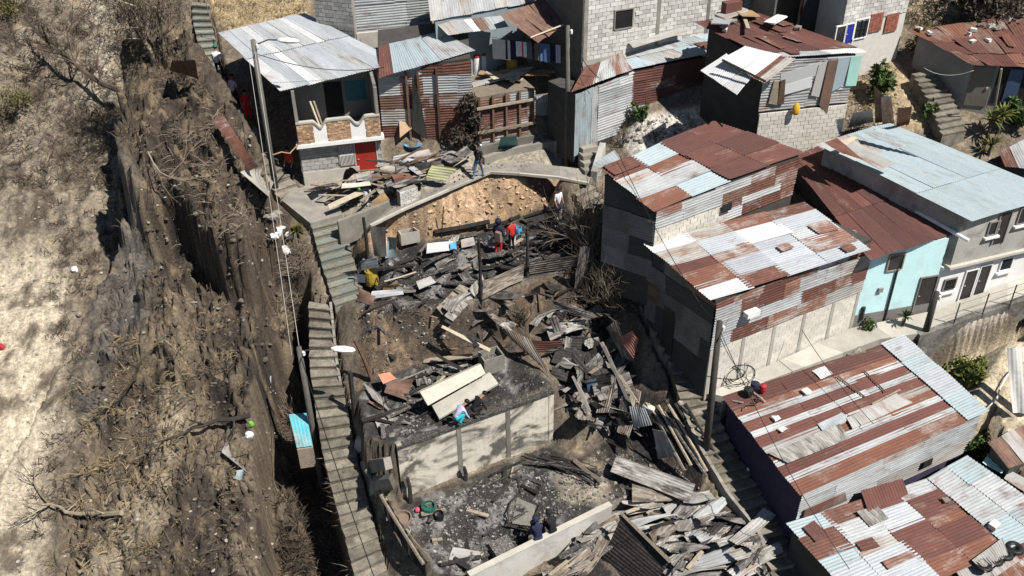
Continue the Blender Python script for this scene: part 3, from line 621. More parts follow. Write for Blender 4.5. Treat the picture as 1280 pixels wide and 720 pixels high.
class Wall:                     # vertical wall face: a -> b along its foot, outward normal to the right of a->b
    def __init__(s, a, b, z0, z1, z1b=None):
        s.a = np.array([a[0], a[1], 0.0]); s.b = np.array([b[0], b[1], 0.0]); s.L = np.linalg.norm(s.b - s.a); s.d = (s.b - s.a) / s.L
        s.n = np.array([s.d[1], -s.d[0], 0.0]); s.z0, s.z1 = z0, z1; s.z1b = z1 if z1b is None else z1b
    def pt(s, x, z, o=0.0): return s.a + s.d * x + s.n * o + np.array([0, 0, z])
    def px(s, x, y):
        p = VP(x, y, s.a, s.d); return float((p - s.a) @ s.d), float(p[2])
    def box(s, mb, x0, x1, z0, z1, o0, o1, m=0, rv=0.5):
        if x0 > x1: x0, x1 = x1, x0
        if z0 > z1: z0, z1 = z1, z0
        mb.hexa([s.pt(x0, z0, o1), s.pt(x1, z0, o1), s.pt(x1, z0, o0), s.pt(x0, z0, o0)], [s.pt(x0, z1, o1), s.pt(x1, z1, o1), s.pt(x1, z1, o0), s.pt(x0, z1, o0)], m, rv)
    def top(s, x): return s.z1 + (s.z1b - s.z1) * x / s.L
    def quad(s, parent, name, mat, pxs, o0=0.0, o1=0.04):      # a plate given by four photo points on this wall
        c = [s.px(*p) for p in pxs]; mb = MB()
        lo = [s.pt(x, z, o1) for x, z in c]; hi = [s.pt(x, z, o0) for x, z in c]
        mb.poly(lo); mb.poly(hi[::-1])
        for i in range(4): mb.poly([lo[i], hi[i], hi[(i + 1) % 4], lo[(i + 1) % 4]])
        return mb.build(name, M[mat], parent)
    def rect(s, pxs):
        c = [s.px(*p) for p in pxs]; return min(x for x, _ in c), max(x for x, _ in c), min(z for _, z in c), max(z for _, z in c)
def clad(parent, w, z0, row_h, ws, sheet_w=(1.2, 2.6), x0=0.0, x1=None, ztop=None, off=0.03, ridge='u', name='wall_sheet', gap=0.0):
    x1 = w.L if x1 is None else x1; z = z0; r = 0
    while True:
        h = row_h * rnd(0.8, 1.2); last = False
        zt = [(w.top(q) if ztop is None else ztop) for q in (x0, x1)]
        if z >= max(zt) - 0.15: break
        x = x0 - rnd(0, 0.6)
        while x < x1 - 0.1:
            wd = rnd(*sheet_w); a, b = max(x, x0), min(x + wd, x1)
            if b > x1 - 0.3: b = x1
            ta, tb = [(w.top(q) if ztop is None else ztop) - 0.05 for q in (a, b)]
            za, zb = min(z + h + 0.06, ta), min(z + h + 0.06, tb)
            if za - z > 0.08 or zb - z > 0.08:
                j = lambda: rnd(-0.025, 0.025)
                o = off + 0.02 * (r % 3) + rnd(0, 0.016)
                mb = MB(); sheet_geo(mb, w.pt(a - 0.03, z + j() - 0.03, o), w.pt(b + 0.03, z + j() - 0.03, o), w.pt(b + 0.03, max(zb, z + 0.05) + j(), o), w.pt(a - 0.03, max(za, z + 0.05) + j(), o), ridge, wav=0.008, n_along=2)
                mb.build(name, M[pick(ws)], parent, smooth=True)
            x = b
        z += h; r += 1
_blk = {}
def blocks(parent, w, z0, z1, mat, mortar='mortar', x0=0.0, x1=None, bw=0.4, bh=0.2, holes=(), parts=False, off=0.0, name='block', gp=0.011, pj=0.01):
    x1 = w.L if x1 is None else x1; mb = MB(); back = MB()
    w.box(back, x0, x1, z0, z1, off - 0.02, off + (0.012 if gp > 0.01 else 0.027)); back.build('mortar_bed', M[mortar], parent)
    rows = int((z1 - z0) / bh + 0.3); rows = max(rows, 1); hh = (z1 - z0) / rows; ang = math.atan2(w.d[1], w.d[0]); cnt = 0
    for r in range(rows):
        x = x0 - (bw / 2 if r % 2 else 0)
        while x < x1 - 0.02:
            a, b = max(x, x0), min(x + bw, x1); zc0, zc1 = z0 + r * hh, z0 + (r + 1) * hh
            if b - a > 0.05 and not any(a < h[1] and b > h[0] and zc0 < h[3] - 0.03 and zc1 > h[2] + 0.03 for h in holes):
                pr = off + 0.035 + rnd(-0.6, 1.0) * pj
                if parts and cnt < 300 and b - a > bw * 0.9:
                    key = (mat, round(hh, 3), random.randint(0, 7))
                    if key not in _blk:
                        q = MB(); q.box((0, 0, 0), (bw - 0.022, 0.06, hh - 0.022), jit=0.003, rv=random.random()); _blk[key] = q.build(name, M[mat], parent, origin=(0, 0, 0)); o = _blk[key]
                    else: o = _blk[key].copy(); COL.objects.link(o)
                    o.parent = parent; c = w.pt((a + b) / 2, (zc0 + zc1) / 2, pr - 0.03)
                    o.location = tuple(c - ORG[parent.name]); o.rotation_euler = (0, 0, ang); cnt += 1
                else: w.box(mb, a + gp, b - gp, zc0 + gp, zc1 - gp, off - 0.01, pr, rv=random.random())
            x += bw
    if mb.f: stuff(mb.build(name if not parts else 'block_course', M[mat], parent))
def core(parent, plan, zb, ztopf, mat='inner_dark', name='wall', drop=0.07):
    mb = MB(); bot = [np.array([p[0], p[1], zb]) for p in plan]; top = [np.array([p[0], p[1], ztopf(p[0], p[1]) - drop]) for p in plan]
    mb.hexa(bot, top); return mb.build(name, M[mat], parent)
def inset(q, d=0.14):           # BL FL FR BR -> counter-clockwise plan (FL, FR, BR, BL)
    c = sum(np.asarray(p)[:2] for p in q) / 4
    out = []
    for p in (q[1], q[2], q[3], q[0]):
        v = np.asarray(p)[:2] - c; out.append(c + v * (1 - d / np.linalg.norm(v) * 1.4))
    return out
def opening(parent, w, pxs, kind, mat, frame=None, sill=False, bars=0, depth=0.05):
    x0, x1, z0, z1 = w.rect(pxs); n = 'door' if kind == 'door' else 'window'
    mb = MB(); w.box(mb, x0, x1, z0, z1, 0.0, 0.03); o = mb.build(n, M[mat], parent)
    if frame:
        mb = MB(); t = 0.06
        w.box(mb, x0 - t, x0, z0, z1 + t, -0.02, 0.07); w.box(mb, x1, x1 + t, z0, z1 + t, -0.02, 0.07); w.box(mb, x0, x1, z1, z1 + t, -0.02, 0.068)
        if kind != 'door': w.box(mb, x0, x1, z0 - t, z0, -0.02, 0.068)
        mb.build('frame', M[frame], o)
    if sill:
        mb = MB(); w.box(mb, x0 - 0.15, x1 + 0.15, z0 - 0.17, z0 - 0.07, -0.02, 0.16); mb.build('sill', M[sill], o)
    if bars:
        mb = MB()
        for i in range(bars):
            x = lerp(x0, x1, (i + 0.5) / bars); w.box(mb, x - 0.012, x + 0.012, z0, z1, 0.05, 0.075)
        w.box(mb, x0, x1, (z0 + z1) / 2 - 0.012, (z0 + z1) / 2 + 0.012, 0.052, 0.073); mb.build('bar', M['door_dark' if bars < 9 else 'paint_white'], o)
    if kind == 'door':
        mb = MB(); w.box(mb, x0 + 0.08, x0 + 0.16, (z0 + z1) / 2 - 0.03, (z0 + z1) / 2, 0.03, 0.07); mb.build('handle', M['zinc_grey'], o)
    return o
def WQ(key): return [P(*p) for p in ROOFS[key]]

# ------------------------------------------------------------------ house with the balcony (upper left)
q = WQ('A'); hA = thing('balcony_house', 'two storey block house with white and stone balcony, red door and bright tin roof', 'house', (q[1][0] + 1, q[1][1] + 2, 2.6))
rz = plane_of(q)
fa, fb_ = P(381, 230, 2.62), P(480, 210, 2.97)
wA = Wall(fa, fb_, 2.6, 7.5); nA = wA.n; back = -nA * 4.6
plan = [fa, fb_, fb_ + back, fa + back]
ztA = lambda x, y: rz(x, y)
cxA, czA = wA.px(430, 168)
zfl = wA.px(381, 178)[1]          # balcony floor level
low = MB(); low.hexa([np.array([p[0], p[1], 1.4]) for p in plan], [np.array([p[0], p[1], zfl - 0.02]) for p in plan]); low.build('lower_wall', M['mortar'], hA)
# upper storey: open front, three walls
def wallbox(mb, a, b, z0, z1a, z1b, t=0.15, m=0):
    a = np.array([a[0], a[1], 0.0]); b = np.array([b[0], b[1], 0.0]); d = unit(b - a); n = np.array([d[1], -d[0], 0]) * t
    mb.hexa([a + [0, 0, z0], b + [0, 0, z0], b - n + [0, 0, z0], a - n + [0, 0, z0]], [a + [0, 0, z1a], b + [0, 0, z1b], b - n + [0, 0, z1b], a - n + [0, 0, z1a]], m)
a, b, c, d = [np.asarray(p) for p in plan]
mb = MB(); wallbox(mb, d, a, zfl + 0.02, ztA(*d[:2]) - 0.1, ztA(*a[:2]) - 0.1); mb.build('side_wall', M['plaster_grey'], hA)
mb = MB(); wallbox(mb, b, c, zfl + 0.02, ztA(*b[:2]) - 0.1, ztA(*c[:2]) - 0.1); mb.build('side_wall', M['plaster_grey'], hA)
ib = [p + (-nA) * 2.3 for p in (a, b)]
mb = MB(); wallbox(mb, ib[0] + wA.d * 0.16, ib[1] - wA.d * 0.16, zfl + 0.03, ztA(*ib[0][:2]) - 0.12, ztA(*ib[1][:2]) - 0.12); mb.build('inner_wall', M['plaster_grey'], hA)
wi = Wall(ib[0], ib[1], zfl, 7)
mb = MB(); wi.box(mb, wi.L * 0.40, wi.L * 0.62, zfl + 0.05, zfl + 1.95, 0, 0.03); mb.build('inner_doorway', M['dark_room'], hA)
mb = MB(); wi.box(mb, wi.L * 0.66, wi.L * 0.92, zfl + 0.9, zfl + 1.9, 0, 0.03); mb.build('inner_curtain', M['cloth_teal'], hA)
blocks(hA, wA, 2.55, zfl - 0.05, 'block', x0=0.0, holes=[(*wA.rect([(425, 178), (440, 208)])[:2], 3.3, 5), (*wA.rect([(447, 172), (470, 215)])[:2], 2, 5)])
ws = Wall(d, a, 2.6, zfl)
blocks(hA, ws, 2.2, zfl - 0.05, 'block')
xd0, xd1 = wA.rect([(447, 172), (470, 215)])[:2]; mb = MB(); wA.box(mb, 0.0, xd0 - 0.07, 2.2, 3.25, 0.0, 0.075); wA.box(mb, xd1 + 0.07, wA.L, 2.2, 3.25, 0.0, 0.075); mb.build('plinth', M['concrete_pale'], hA)
opening(hA, wA, [(447, 178), (469, 178), (469, 216), (447, 216)], 'door', 'door_red', 'concrete_pale', depth=0.1)
opening(hA, wA, [(426, 182), (440, 180), (440, 204), (426, 206)], 'window', 'door_burgundy', 'concrete', bars=10)
mb = MB(); wA.box(mb, -0.12, wA.L + 0.12, zfl - 0.12, zfl + 0.06, -0.05, 0.42); mb.build('balcony_slab', M['paint_white'], hA)
# balcony parapet: white panel with a wavy top and stone faced lobes
Lb = wA.L
def ptop(x):                     # lobes at 0..0.22, 0.35..0.65, 0.82..1
    t = x / Lb
    def lobe(c_, hw): return smooth(np.array(hw + 0.09 - abs(t - c_)), 0, 0.09)
    return zfl + 0.78 + 0.34 * float(max(lobe(0.06, 0.14), lobe(0.5, 0.13), lobe(0.95, 0.12)))
mb = MB(); N = 48
for i in range(N):
    x0_, x1_ = Lb * i / N, Lb * (i + 1) / N; z0_, z1_ = ptop(x0_), ptop(x1_)
    mb.hexa([wA.pt(x0_, zfl + 0.06, 0.36), wA.pt(x1_, zfl + 0.06, 0.36), wA.pt(x1_, zfl + 0.06, 0.26), wA.pt(x0_, zfl + 0.06, 0.26)], [wA.pt(x0_, z0_, 0.36), wA.pt(x1_, z1_, 0.36), wA.pt(x1_, z1_, 0.26), wA.pt(x0_, z0_, 0.26)])
par = mb.build('parapet', M['paint_white'], hA)
mb = MB()
for i in range(N):
    x0_, x1_ = Lb * i / N, Lb * (i + 1) / N; z0_, z1_ = ptop(x0_), ptop(x1_)
    mb.hexa([wA.pt(x0_, z0_ - 0.02, 0.42), wA.pt(x1_, z1_ - 0.02, 0.42), wA.pt(x1_, z1_ - 0.02, 0.2), wA.pt(x0_, z0_ - 0.02, 0.2)], [wA.pt(x0_, z0_ + 0.07, 0.42), wA.pt(x1_, z1_ + 0.07, 0.42), wA.pt(x1_, z1_ + 0.07, 0.2), wA.pt(x0_, z0_ + 0.07, 0.2)])
mb.build('coping', M['concrete_pale'], par)
mb = MB()
for r in range(10):
    z = zfl + 0.1 + r * 0.105; x = 0.02
    while x < Lb - 0.05:
        wd = rnd(0.14, 0.32)
        for a_, b_ in ((0, 0.2), (0.36, 0.64), (0.82, 1.0)):
            xa, xb = max(x, a_ * Lb), min(x + wd - 0.02, b_ * Lb)
            if xb - xa > 0.03 and z + 0.1 < min(ptop(xa), ptop(xb)) - 0.02: wA.box(mb, xa, xb, z, z + 0.088, 0.34, 0.375 + rnd(0, 0.025), rv=random.random())
        x += wd
stuff(mb.build('facing_stone', M['facing_stone'], par))
for x in (0.08, Lb - 0.08):
    mb = MB(); p = wA.pt(x, 0, 0.3); zt = rz(p[0], p[1]) - 0.1; mb.box((p[0], p[1], (zfl + zt) / 2 + 0.05), (0.14, 0.14, zt - zfl - 0.12), rotz(math.atan2(wA.d[1], wA.d[0]))); mb.build('post', M['concrete'], hA)
# roof sheets: nine strips, each running from ridge to eave
us = [i / 9 for i in range(10)]
roof(hA, q, us, [0, 0.55, 1.0], 'v', lambda i, j: random.choice(['zinc_bright', 'zinc_bright', 'zinc_white', 'zinc_bright', 'zinc_grey']) if not (j == 0 and i < 1) else 'zinc_white', jit=0.02)
mb = MB(); e0, e1 = bil(q, 0.01, 0.02) - [0, 0, 0.1], bil(q, 0.99, 0.02) - [0, 0, 0.1]; mb.tube([e0, e1], 0.05, 4); mb.build('purlin', M['old_wood'], hA)
for nm, px_, mt_ in (('plank', (386, 118, 401, 148), 'pale_wood'), ('plank', (391, 120, 404, 146), 'old_wood')):
    mb = MB(); mb.tube([wA.pt(wA.px(px_[0], px_[1])[0], zfl + 1.9, -0.25), wA.pt(wA.px(px_[2], px_[3])[0], zfl + 0.25, 0.1)], 0.06, 4); tag(mb.build('leaning_plank', M[mt_]), 'pale plank leaning inside the white balcony' if mt_ == 'pale_wood' else 'darker plank leaning beside the pale one in the white balcony', 'plank')
tag((lambda m_: (m_.lathe(wA.pt(Lb * 0.42, zfl + 0.06, -0.5), [(0.2, 0), (0.24, 0.35), (0.22, 0.7)], 10), m_.build('water_drum', M['cloth_teal']))[1])(MB()), 'dark teal drum standing on the balcony floor', 'drum')

# ------------------------------------------------------------------ rusty tin shack beside it
q = WQ('B'); hB = thing('tin_shack', 'tall corrugated tin shack with patched rusty wall and grey roof beside the balcony house', 'house', (q[1][0] + 2, q[1][1] + 1, 3.2)); rz = plane_of(q)
ba, bb = P(482, 192, 3.15), P(592, 181, 3.4); wB = Wall(ba, bb, 3.0, rz(*ba[:2]) - 0.1, rz(*bb[:2]) - 0.1)
core(hB, [ba, bb, bb - wB.n * 3, ba - wB.n * 3], 2, lambda x, y: min(rz(x, y), 9), 'inner_dark')
clad(hB, wB, 3.05, 0.85, [('rust_mix', 2), ('zinc_spotted', 3), ('zinc_grey', 6), ('zinc_dull', 3), ('rust_brown', 2), ('rust_red', 1)], (0.8, 1.7))
roof(hB, q, [0, 0.16, 0.4, 0.66, 1.0], [0, 1], 'v', lambda i, j: ['rust_red', 'zinc_blue', 'zinc_old_blue', 'zinc_grey'][i])
for x in (512, 526, 549):
    mb = MB(); s_ = wB.px(x, 150)[0]; wB.box(mb, s_ - 0.05, s_ + 0.05, 3.0, wB.top(s_) - 0.2, 0.1, 0.2); mb.build('post', M['brown_wood'], hB)
mb = MB(); pp = [wB.pt(*wB.px(*p), 0.22) for p in ((515, 92), (527, 128), (534, 172), (516, 160))]; sheet_geo(mb, pp[0], pp[1], pp[2], pp[3], 'v'); mb.build('loose_sheet', M['green_dark_sheet'], hB)
# tin fence holding up the patio, right of it
fa, fb_ = P(596, 190, 3.3), P(668, 174, 3.4); wF = Wall(fa, fb_, 3.2, 6.25, 6.35)
hF = thing('tin_fence', 'rusty corrugated fence with dark posts below the cluttered patio', 'fence', (*fa[:2], 3.2))
mb = MB(); mb.hexa([fa + [0, 0, -1], fb_ + [0, 0, -1], fb_ - wF.n * 3.4 + [0, 0, -1], fa - wF.n * 3.4 + [0, 0, -1]], [np.array([p[0], p[1], 6.15]) for p in (fa, fb_, fb_ - wF.n * 3.4, fa - wF.n * 3.4)]); mb.build('infill', M['old_wood'], hF)
clad(hF, wF, 3.2, 0.75, [('rust_mix', 3), ('rust_red', 1), ('rust_brown', 2), ('zinc_spotted', 3), ('zinc_grey', 2)], (0.8, 1.8), ztop=6.1)
for i in range(5):
    mb = MB(); x = 0.15 + i * (wF.L - 0.3) / 4; wF.box(mb, x - 0.05, x + 0.05, 3.1, 6.2, 0.1, 0.2); mb.build('post', M['brown_wood'], hF)
for z in (4.35, 5.6):
    mb = MB(); wF.box(mb, 0, wF.L, z, z + 0.12, 0.2, 0.27); mb.build('rail', M['old_wood'], hF)
# grey tin gate to the right of the fence
ga, gb = P(670, 168, 3.45), P(697, 163, 3.5); wG = Wall(ga, gb, 3.3, 5.6)
hG = thing('tin_gate', 'plain grey corrugated gate between the rusty fence and the utility pole', 'gate', (*ga[:2], 3.3))
mb = MB(); wG.box(mb, 0, wG.L, 3.0, 5.55, -0.1, 0.0); mb.build('frame', M['old_wood'], hG)
clad(hG, wG, 3.3, 2.3, [('zinc_blue', 1), ('zinc_grey', 1)], (0.6, 0.9), ridge='v')
# dark open laundry shelter behind the patio
la, lb = P(596, 88, 6.2), P(712, 82, 6.2)
wL = Wall(la, lb, 6.1, 8.6); hL = thing('laundry_shelter', 'dark open shelter with a crooked rusty roof sheltering hung laundry', 'shed', (*la[:2], 6.15))
mb = MB(); wL.box(mb, 0, wL.L, 6.0, 8.4, -1.6, -1.5); wL.box(mb, wL.L - 0.1, wL.L, 6.0, 8.4, -1.5, 0.0); mb.build('wall', M['inner_dark'], hL)
mb = MB(); wL.box(mb, -0.3, wL.L, 6.06, 6.16, -1.5, 0.6); mb.build('floor', M['old_wood'], hL)
mb = MB(); wL.box(mb, 0.0, 1.5, 6.9, 7.9, -0.5, -0.46); mb.build('back_sheet', M['tarp_white'], hL)
qq = [P(545, 28, 9.1), P(560, 44, 8.7), P(636, 34, 8.7), P(626, 20, 9.1)]; roof(hL, qq, [0, 0.2, 0.4, 0.55, 0.7, 0.85, 1], [0, 1], 'v', lambda i, j: ['zinc_dull', 'zinc_grey', 'zinc_white', 'rust_brown', 'zinc_grey', 'zinc_bright'][i])
qq = [P(627, 18, 9.4), P(673, 54, 8.8), P(706, 32, 8.9), P(680, 1, 9.5)]; roof(hL, qq, [0, 0.33, 0.66, 1], [0, 1], 'v', lambda i, j: 'rust_brown', jit=0.08, wav=0.03)
mb = MB(); mb.tube([P(663, 47, 8.95), P(704, 31, 9.1)], 0.045, 5); tag(mb.build('pole', M['pale_wood']), 'pale stick lying across the crooked rusty laundry roof', 'stick')
for x in (0.05, wL.L * 0.5, wL.L - 0.1):
    mb = MB(); wL.box(mb, x, x + 0.09, 6.1, 8.5, 0.1, 0.19); mb.build('post', M['brown_wood'], hL)
# long grey roof, corrugated house and block house behind
q = [P(535, -14, 10.2), P(540, 26, 9.3), P(668, 2, 9.3), P(660, -30, 10.2)]; h = thing('long_roof_house', 'low house under a long grey tin roof at the top edge behind the laundry', 'house', (*q[1][:2], 7)); rz = plane_of(q)
core(h, inset(q), 5.5, rz, 'zinc_old_blue'); roof(h, q, [i / 8 for i in range(9)], [0, 1], 'v', lambda i, j: random.choice(['zinc_grey', 'zinc_dull']))
ta, tb = P(446, 52, 7.6), P(540, 38, 7.8); wT = Wall(ta, tb, 7.0, 10.6)
h = thing('corrugated_house', 'house with a grey corrugated wall above the bright tin roof', 'house', (*ta[:2], 7)); core(h, [ta, tb, tb - wT.n * 3, ta - wT.n * 3], 5, lambda x, y: 10.6)
clad(h, wT, 7.4, 1.1, [('zinc_grey', 3)], (1.6, 3.0))
mb = MB(); wT.box(mb, 0, wT.L, 7.3, 8.1, 0.1, 0.3); mb.build('foundation', M['concrete_pale'], h)
ua, ub = P(395, 22, 8.7), P(444, 40, 8.2); wU = Wall(ua, ub, 7, 11.5)
h = thing('grey_block_house', 'grey block wall corner of the house at the top edge behind the bright tin roof', 'house', (*ua[:2], 7)); core(h, [ua, ub, ub - wU.n * 0.2, ua - wU.n * 0.2], 5, lambda x, y: 11.4, 'mortar'); blocks(h, wU, 7.4, 11.4, 'block')

# ------------------------------------------------------------------ white block building at the top
a0, b0 = P(728, 66, 8.0), P(968, 10, 8.6); wW = Wall(a0, b0, 5.5, 12)
h = thing('white_block_building', 'unpainted white block building with one small dark window at the top', 'building', (*a0[:2], 6))
core(h, [a0, b0, b0 - wW.n * 5, a0 - wW.n * 5], 5, lambda x, y: 12.0, 'mortar_pale')
hw = wW.rect([(769, 13), (790, 10), (790, 33), (769, 36)])
blocks(h, wW, 7.4, 11.8, 'block_white', 'mortar_pale', holes=[hw], parts=True)
opening(h, wW, [(769, 14), (789, 12), (789, 33), (769, 35)], 'window', 'dark_room', 'concrete')
for x in (0.03, wW.L * 0.36, wW.L * 0.62, wW.L * 0.8):
    mb = MB(); wW.box(mb, x, x + 0.2, 7.0, 11.9, 0.0, 0.055); mb.build('column', M['concrete'], h)
mb = MB(); wW.box(mb, 0, wW.L, 7.35, 7.6, 0.0, 0.06); mb.build('beam', M['concrete_pale'], h)
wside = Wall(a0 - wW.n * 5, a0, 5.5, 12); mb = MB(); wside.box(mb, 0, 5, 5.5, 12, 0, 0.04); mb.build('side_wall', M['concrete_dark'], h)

# ------------------------------------------------------------------ low shack with two roofs (upper middle)
h = thing('patched_shack', 'long low shack of rusty tin under a weathered grey roof beside the tall pole', 'house', (*P(790, 150, 4.5)[:2], 4.4))
q1, q2 = WQ('E1'), WQ('E2'); r1, r2 = plane_of(q1), plane_of(q2)
iy = np.array([0.02, 0.16, 0]); d0, d1, e0, e1 = q1[1] + iy + [0.12, 0, 0], lerp(q1[1], q1[2], 0.42) + iy, q2[1] + iy, lerp(q2[1], q2[2], 0.68) + iy; tE = lambda a, b, k_: (lerp(q1[1], q1[2], a)[2] - 0.12, lerp(q1[1], q1[2], b)[2] - 0.12) if k_ == 1 else (lerp(q2[1], q2[2], a)[2] - 0.12, lerp(q2[1], q2[2], b)[2] - 0.12)
wD = Wall(d0, d1, 3.4, *tE(0, 0.42, 1)); wE0 = Wall(d1, e0, 3.6, *tE(0.42, 1, 1)); wE1 = Wall(e0, e1, 4.0, *tE(0, 0.68, 2))
core(h, [d0, d1, d1 - wD.n * 2.2, d0 - wD.n * 2.2], 3, lambda x, y: q1[1][2] - 0.15); core(h, [d1, e0, e0 - wE0.n * 1.6, d1 - wE0.n * 1.6], 3, lambda x, y: q1[1][2] - 0.1, 'inner_dark'); core(h, [e0, e1, e1 - wE1.n * 1.5, e0 - wE1.n * 1.5], 3, lambda x, y: q2[1][2] - 0.12, 'inner_dark')
clad(h, wD, 3.4, 4.0, [('zinc_grey', 1), ('zinc_old_blue', 2)], (0.5, 0.8), ridge='v'); clad(h, wE0, 3.8, 0.7, [('zinc_grey', 3), ('zinc_white', 1)], (1.5, 2.6))
clad(h, wE1, 4.0, 0.55, [('rust_red', 5), ('rust_dark', 3), ('zinc_grey', 1), ('rust_mix', 1)], (0.9, 2.0), ztop=None)
roof(h, q1, [0, 0.35, 0.7, 1], [0, 1], 'v', lambda i, j: ['rust_mix', 'zinc_grey', 'zinc_spotted'][i], jit=0.06)
roof(h, q2, [0, 0.18, 0.35, 0.52, 0.7, 0.86, 1], [0, 0.45, 1], 'v', lambda i, j: ('zinc_blue' if i in (3, 4, 5) and j == 0 else random.choice(['zinc_grey', 'zinc_dull', 'zinc_old_blue', 'zinc_grey'])) if not (i == 5 and j == 0) else 'rust_red', jit=0.04, patch=0.22)
for pxs, mm in (([(742, 60, 8.0), (747, 65, 7.9), (787, 56, 8.0), (780, 50, 8.2)], 'rust_red'), ([(785, 54, 8.1), (792, 60, 8.0), (860, 40, 8.3), (850, 34, 8.5)], 'zinc_dull')):
    w4 = [P(*p) for p in pxs]; mb = MB(); sheet_geo(mb, w4[1], w4[2], w4[3], w4[0], 'u', wav=0.03); mb.build('ridge_sheet', M[mm], h, smooth=True)

# ------------------------------------------------------------------ shack with white sheets on a block base
h = thing('white_sheet_shack', 'shack with white tin porch roof and rusty roof standing on a pale block wall', 'house', (*P(1000, 187, 3.8)[:2], 3.8)); q = WQ('F'); rz = plane_of(q)
f0, f1 = q[1] + [0.02, 0.06, 0], lerp(q[1], q[2], 0.9) + [0, 0.06, 0]; wS = Wall(f0, f1, 3, q[1][2] - 0.1, q[2][2] - 0.1)
ztw = wS.px(960, 147)[1]; ztw2 = wS.px(1060, 122)[1]
core(h, [f0, f1, inset(q, 0.5)[2], inset(q, 0.5)[3]], 2, lambda x, y: min(rz(x, y) - 0.1, 9.1), 'inner_dark')
blocks(h, wS, 2.4, (ztw + ztw2) / 2, 'block_cream', 'mortar_pale', off=0.10)
clad(h, wS, (ztw + ztw2) / 2 + 0.1, 0.8, [('zinc_grey', 3), ('zinc_dull', 2)], (1.0, 2.0))
wS.quad(h, 'wall_sheet', 'zinc_white', [(975, 92), (1026, 76), (1027, 92), (974, 105)], 0.07, 0.10); wS.quad(h, 'wall_sheet', 'zinc_white', [(974, 106), (1014, 95), (1013, 108), (973, 119)], 0.08, 0.12)
wS.quad(h, 'brace_board', 'rust_brown', [(1022, 130), (1034, 74), (1046, 74), (1032, 140)], 0.12, 0.16); wS.quad(h, 'wall_sheet', 'zinc_dull', [(1012, 118), (1022, 80), (1033, 74), (1022, 120)], 0.10, 0.13)
wS.quad(h, 'wall_sheet', 'zinc_old_blue', [(1036, 115), (1046, 72), (1062, 70), (1052, 106)], 0.08, 0.12); wS.quad(h, 'wall_sheet', 'mint_sheet', [(1055, 106), (1062, 70), (1076, 68), (1068, 106)], 0.10, 0.14)
wS.quad(h, 'post', 'old_wood', [(959, 128), (966, 100), (972, 100), (970, 130)], 0.06, 0.14); wS.quad(h, 'post', 'brown_wood', [(970, 128), (974, 100), (980, 98), (978, 128)], 0.06, 0.16)
roof(h, q, [0, 0.2, 0.42, 0.62, 0.82, 1], [0, 0.12, 0.5, 1], 'v', lambda i, j: ('zinc_white' if i > 2 else 'zinc_grey') if j == 0 else random.choice(['rust_dark', 'rust_red', 'rust_red', 'rust_mix']), jit=0.05, patch=0.22)
qa = [P(908, 67, 8.5), P(877, 88, 8.0), P(920, 118, 7.9), P(940, 97, 8.3)]
roof(h, [qa[1], qa[2], qa[3], qa[0]][0:0] or [qa[0], qa[1], qa[2], qa[3]], [0, 0.33, 0.66, 1], [0, 1], 'v', lambda i, j: 'zinc_white', jit=0.04, name='porch_sheet')
qa = [P(932, 58, 8.9), P(903, 74, 8.6), P(940, 96, 8.4), P(976, 69, 8.7)]
roof(h, qa, [0, 0.33, 0.66, 1], [0, 1], 'v', lambda i, j: 'zinc_white', jit=0.03, name='porch_sheet')
qa = [P(975, 70, 8.75), P(941, 97, 8.45), P(957, 104, 8.3), P(994, 74, 8.7)]
roof(h, qa, [0, 0.4, 1], [0, 1], 'v', lambda i, j: ['rust_mix', 'zinc_dull'][i], jit=0.03, name='porch_sheet')
for a_, b_ in (((903, 75), (957, 102)),):
    mb = MB(); mb.tube([P(*a_, 8.75), P(*b_, 8.55)], 0.06, 4); mb.build('porch_beam', M['char'], h)
# block house at top right of it
a0, b0 = P(1046, 66, 7.4), P(1128, 36, 7.9); wH = Wall(a0, b0, 6.5, 12); h = thing('window_house', 'block house with white framed windows and blue door at the top', 'house', (*a0[:2], 7))
core(h, [a0, b0, b0 - wH.n * 3, a0 - wH.n * 3], 5, lambda x, y: 12, 'mortar_pale')
zb_ = wH.px(1060, 30)[1]; blocks(h, wH, zb_, 11.8, 'block_white', 'mortar_pale')
opening(h, wH, [(1046, 34), (1055, 32), (1053, 54), (1044, 56)], 'window', 'glass_dark', 'paint_white'); opening(h, wH, [(1058, 31), (1067, 29), (1064, 52), (1056, 54)], 'door', 'door_blue', 'paint_white'); opening(h, wH, [(1069, 27), (1083, 23), (1081, 45), (1068, 48)], 'window', 'glass_dark', 'paint_white', bars=3)
for x_ in (1088, 1108):
    x0, x1, z0, z1 = wH.rect([(x_, 20), (x_ + 12, 17), (x_ + 12, 36), (x_, 40)]); mb = MB(); z = z0
    while z < z1:
        x = x0
        while x < x1 - 0.05: wH.box(mb, x, min(x + 0.2, x1), z, z + 0.07, 0.0, 0.06 + rnd(0, 0.01), rv=random.random()); x += 0.215
        z += 0.085
    stuff(mb.build('brick', M['brick_red'], h))
dq0, dq1 = P(962, 52, 7.9), P(1046, 34, 8.2); wd_ = Wall(dq0, dq1, 7, 11); h = thing('dark_shed', 'dark open doorway of a shed behind the rusty roof at the top', 'shed', (*dq0[:2], 7))
mb = MB(); wd_.box(mb, 0, wd_.L, 6.5, 11.5, -2.0, -1.9); wd_.box(mb, 0, 0.1, 6.5, 11.5, -1.9, 0); mb.build('wall', M['concrete_dark'], h)
mb = MB(); wd_.box(mb, wd_.L * 0.5, wd_.L, 7, 11.5, -0.5, -0.4); mb.build('door', M['door_dark'], h)
mb = MB(); wd_.box(mb, -0.2, wd_.L, 11.4, 11.5, -2, 0.3); mb.build('roof', M['zinc_dull'], h)
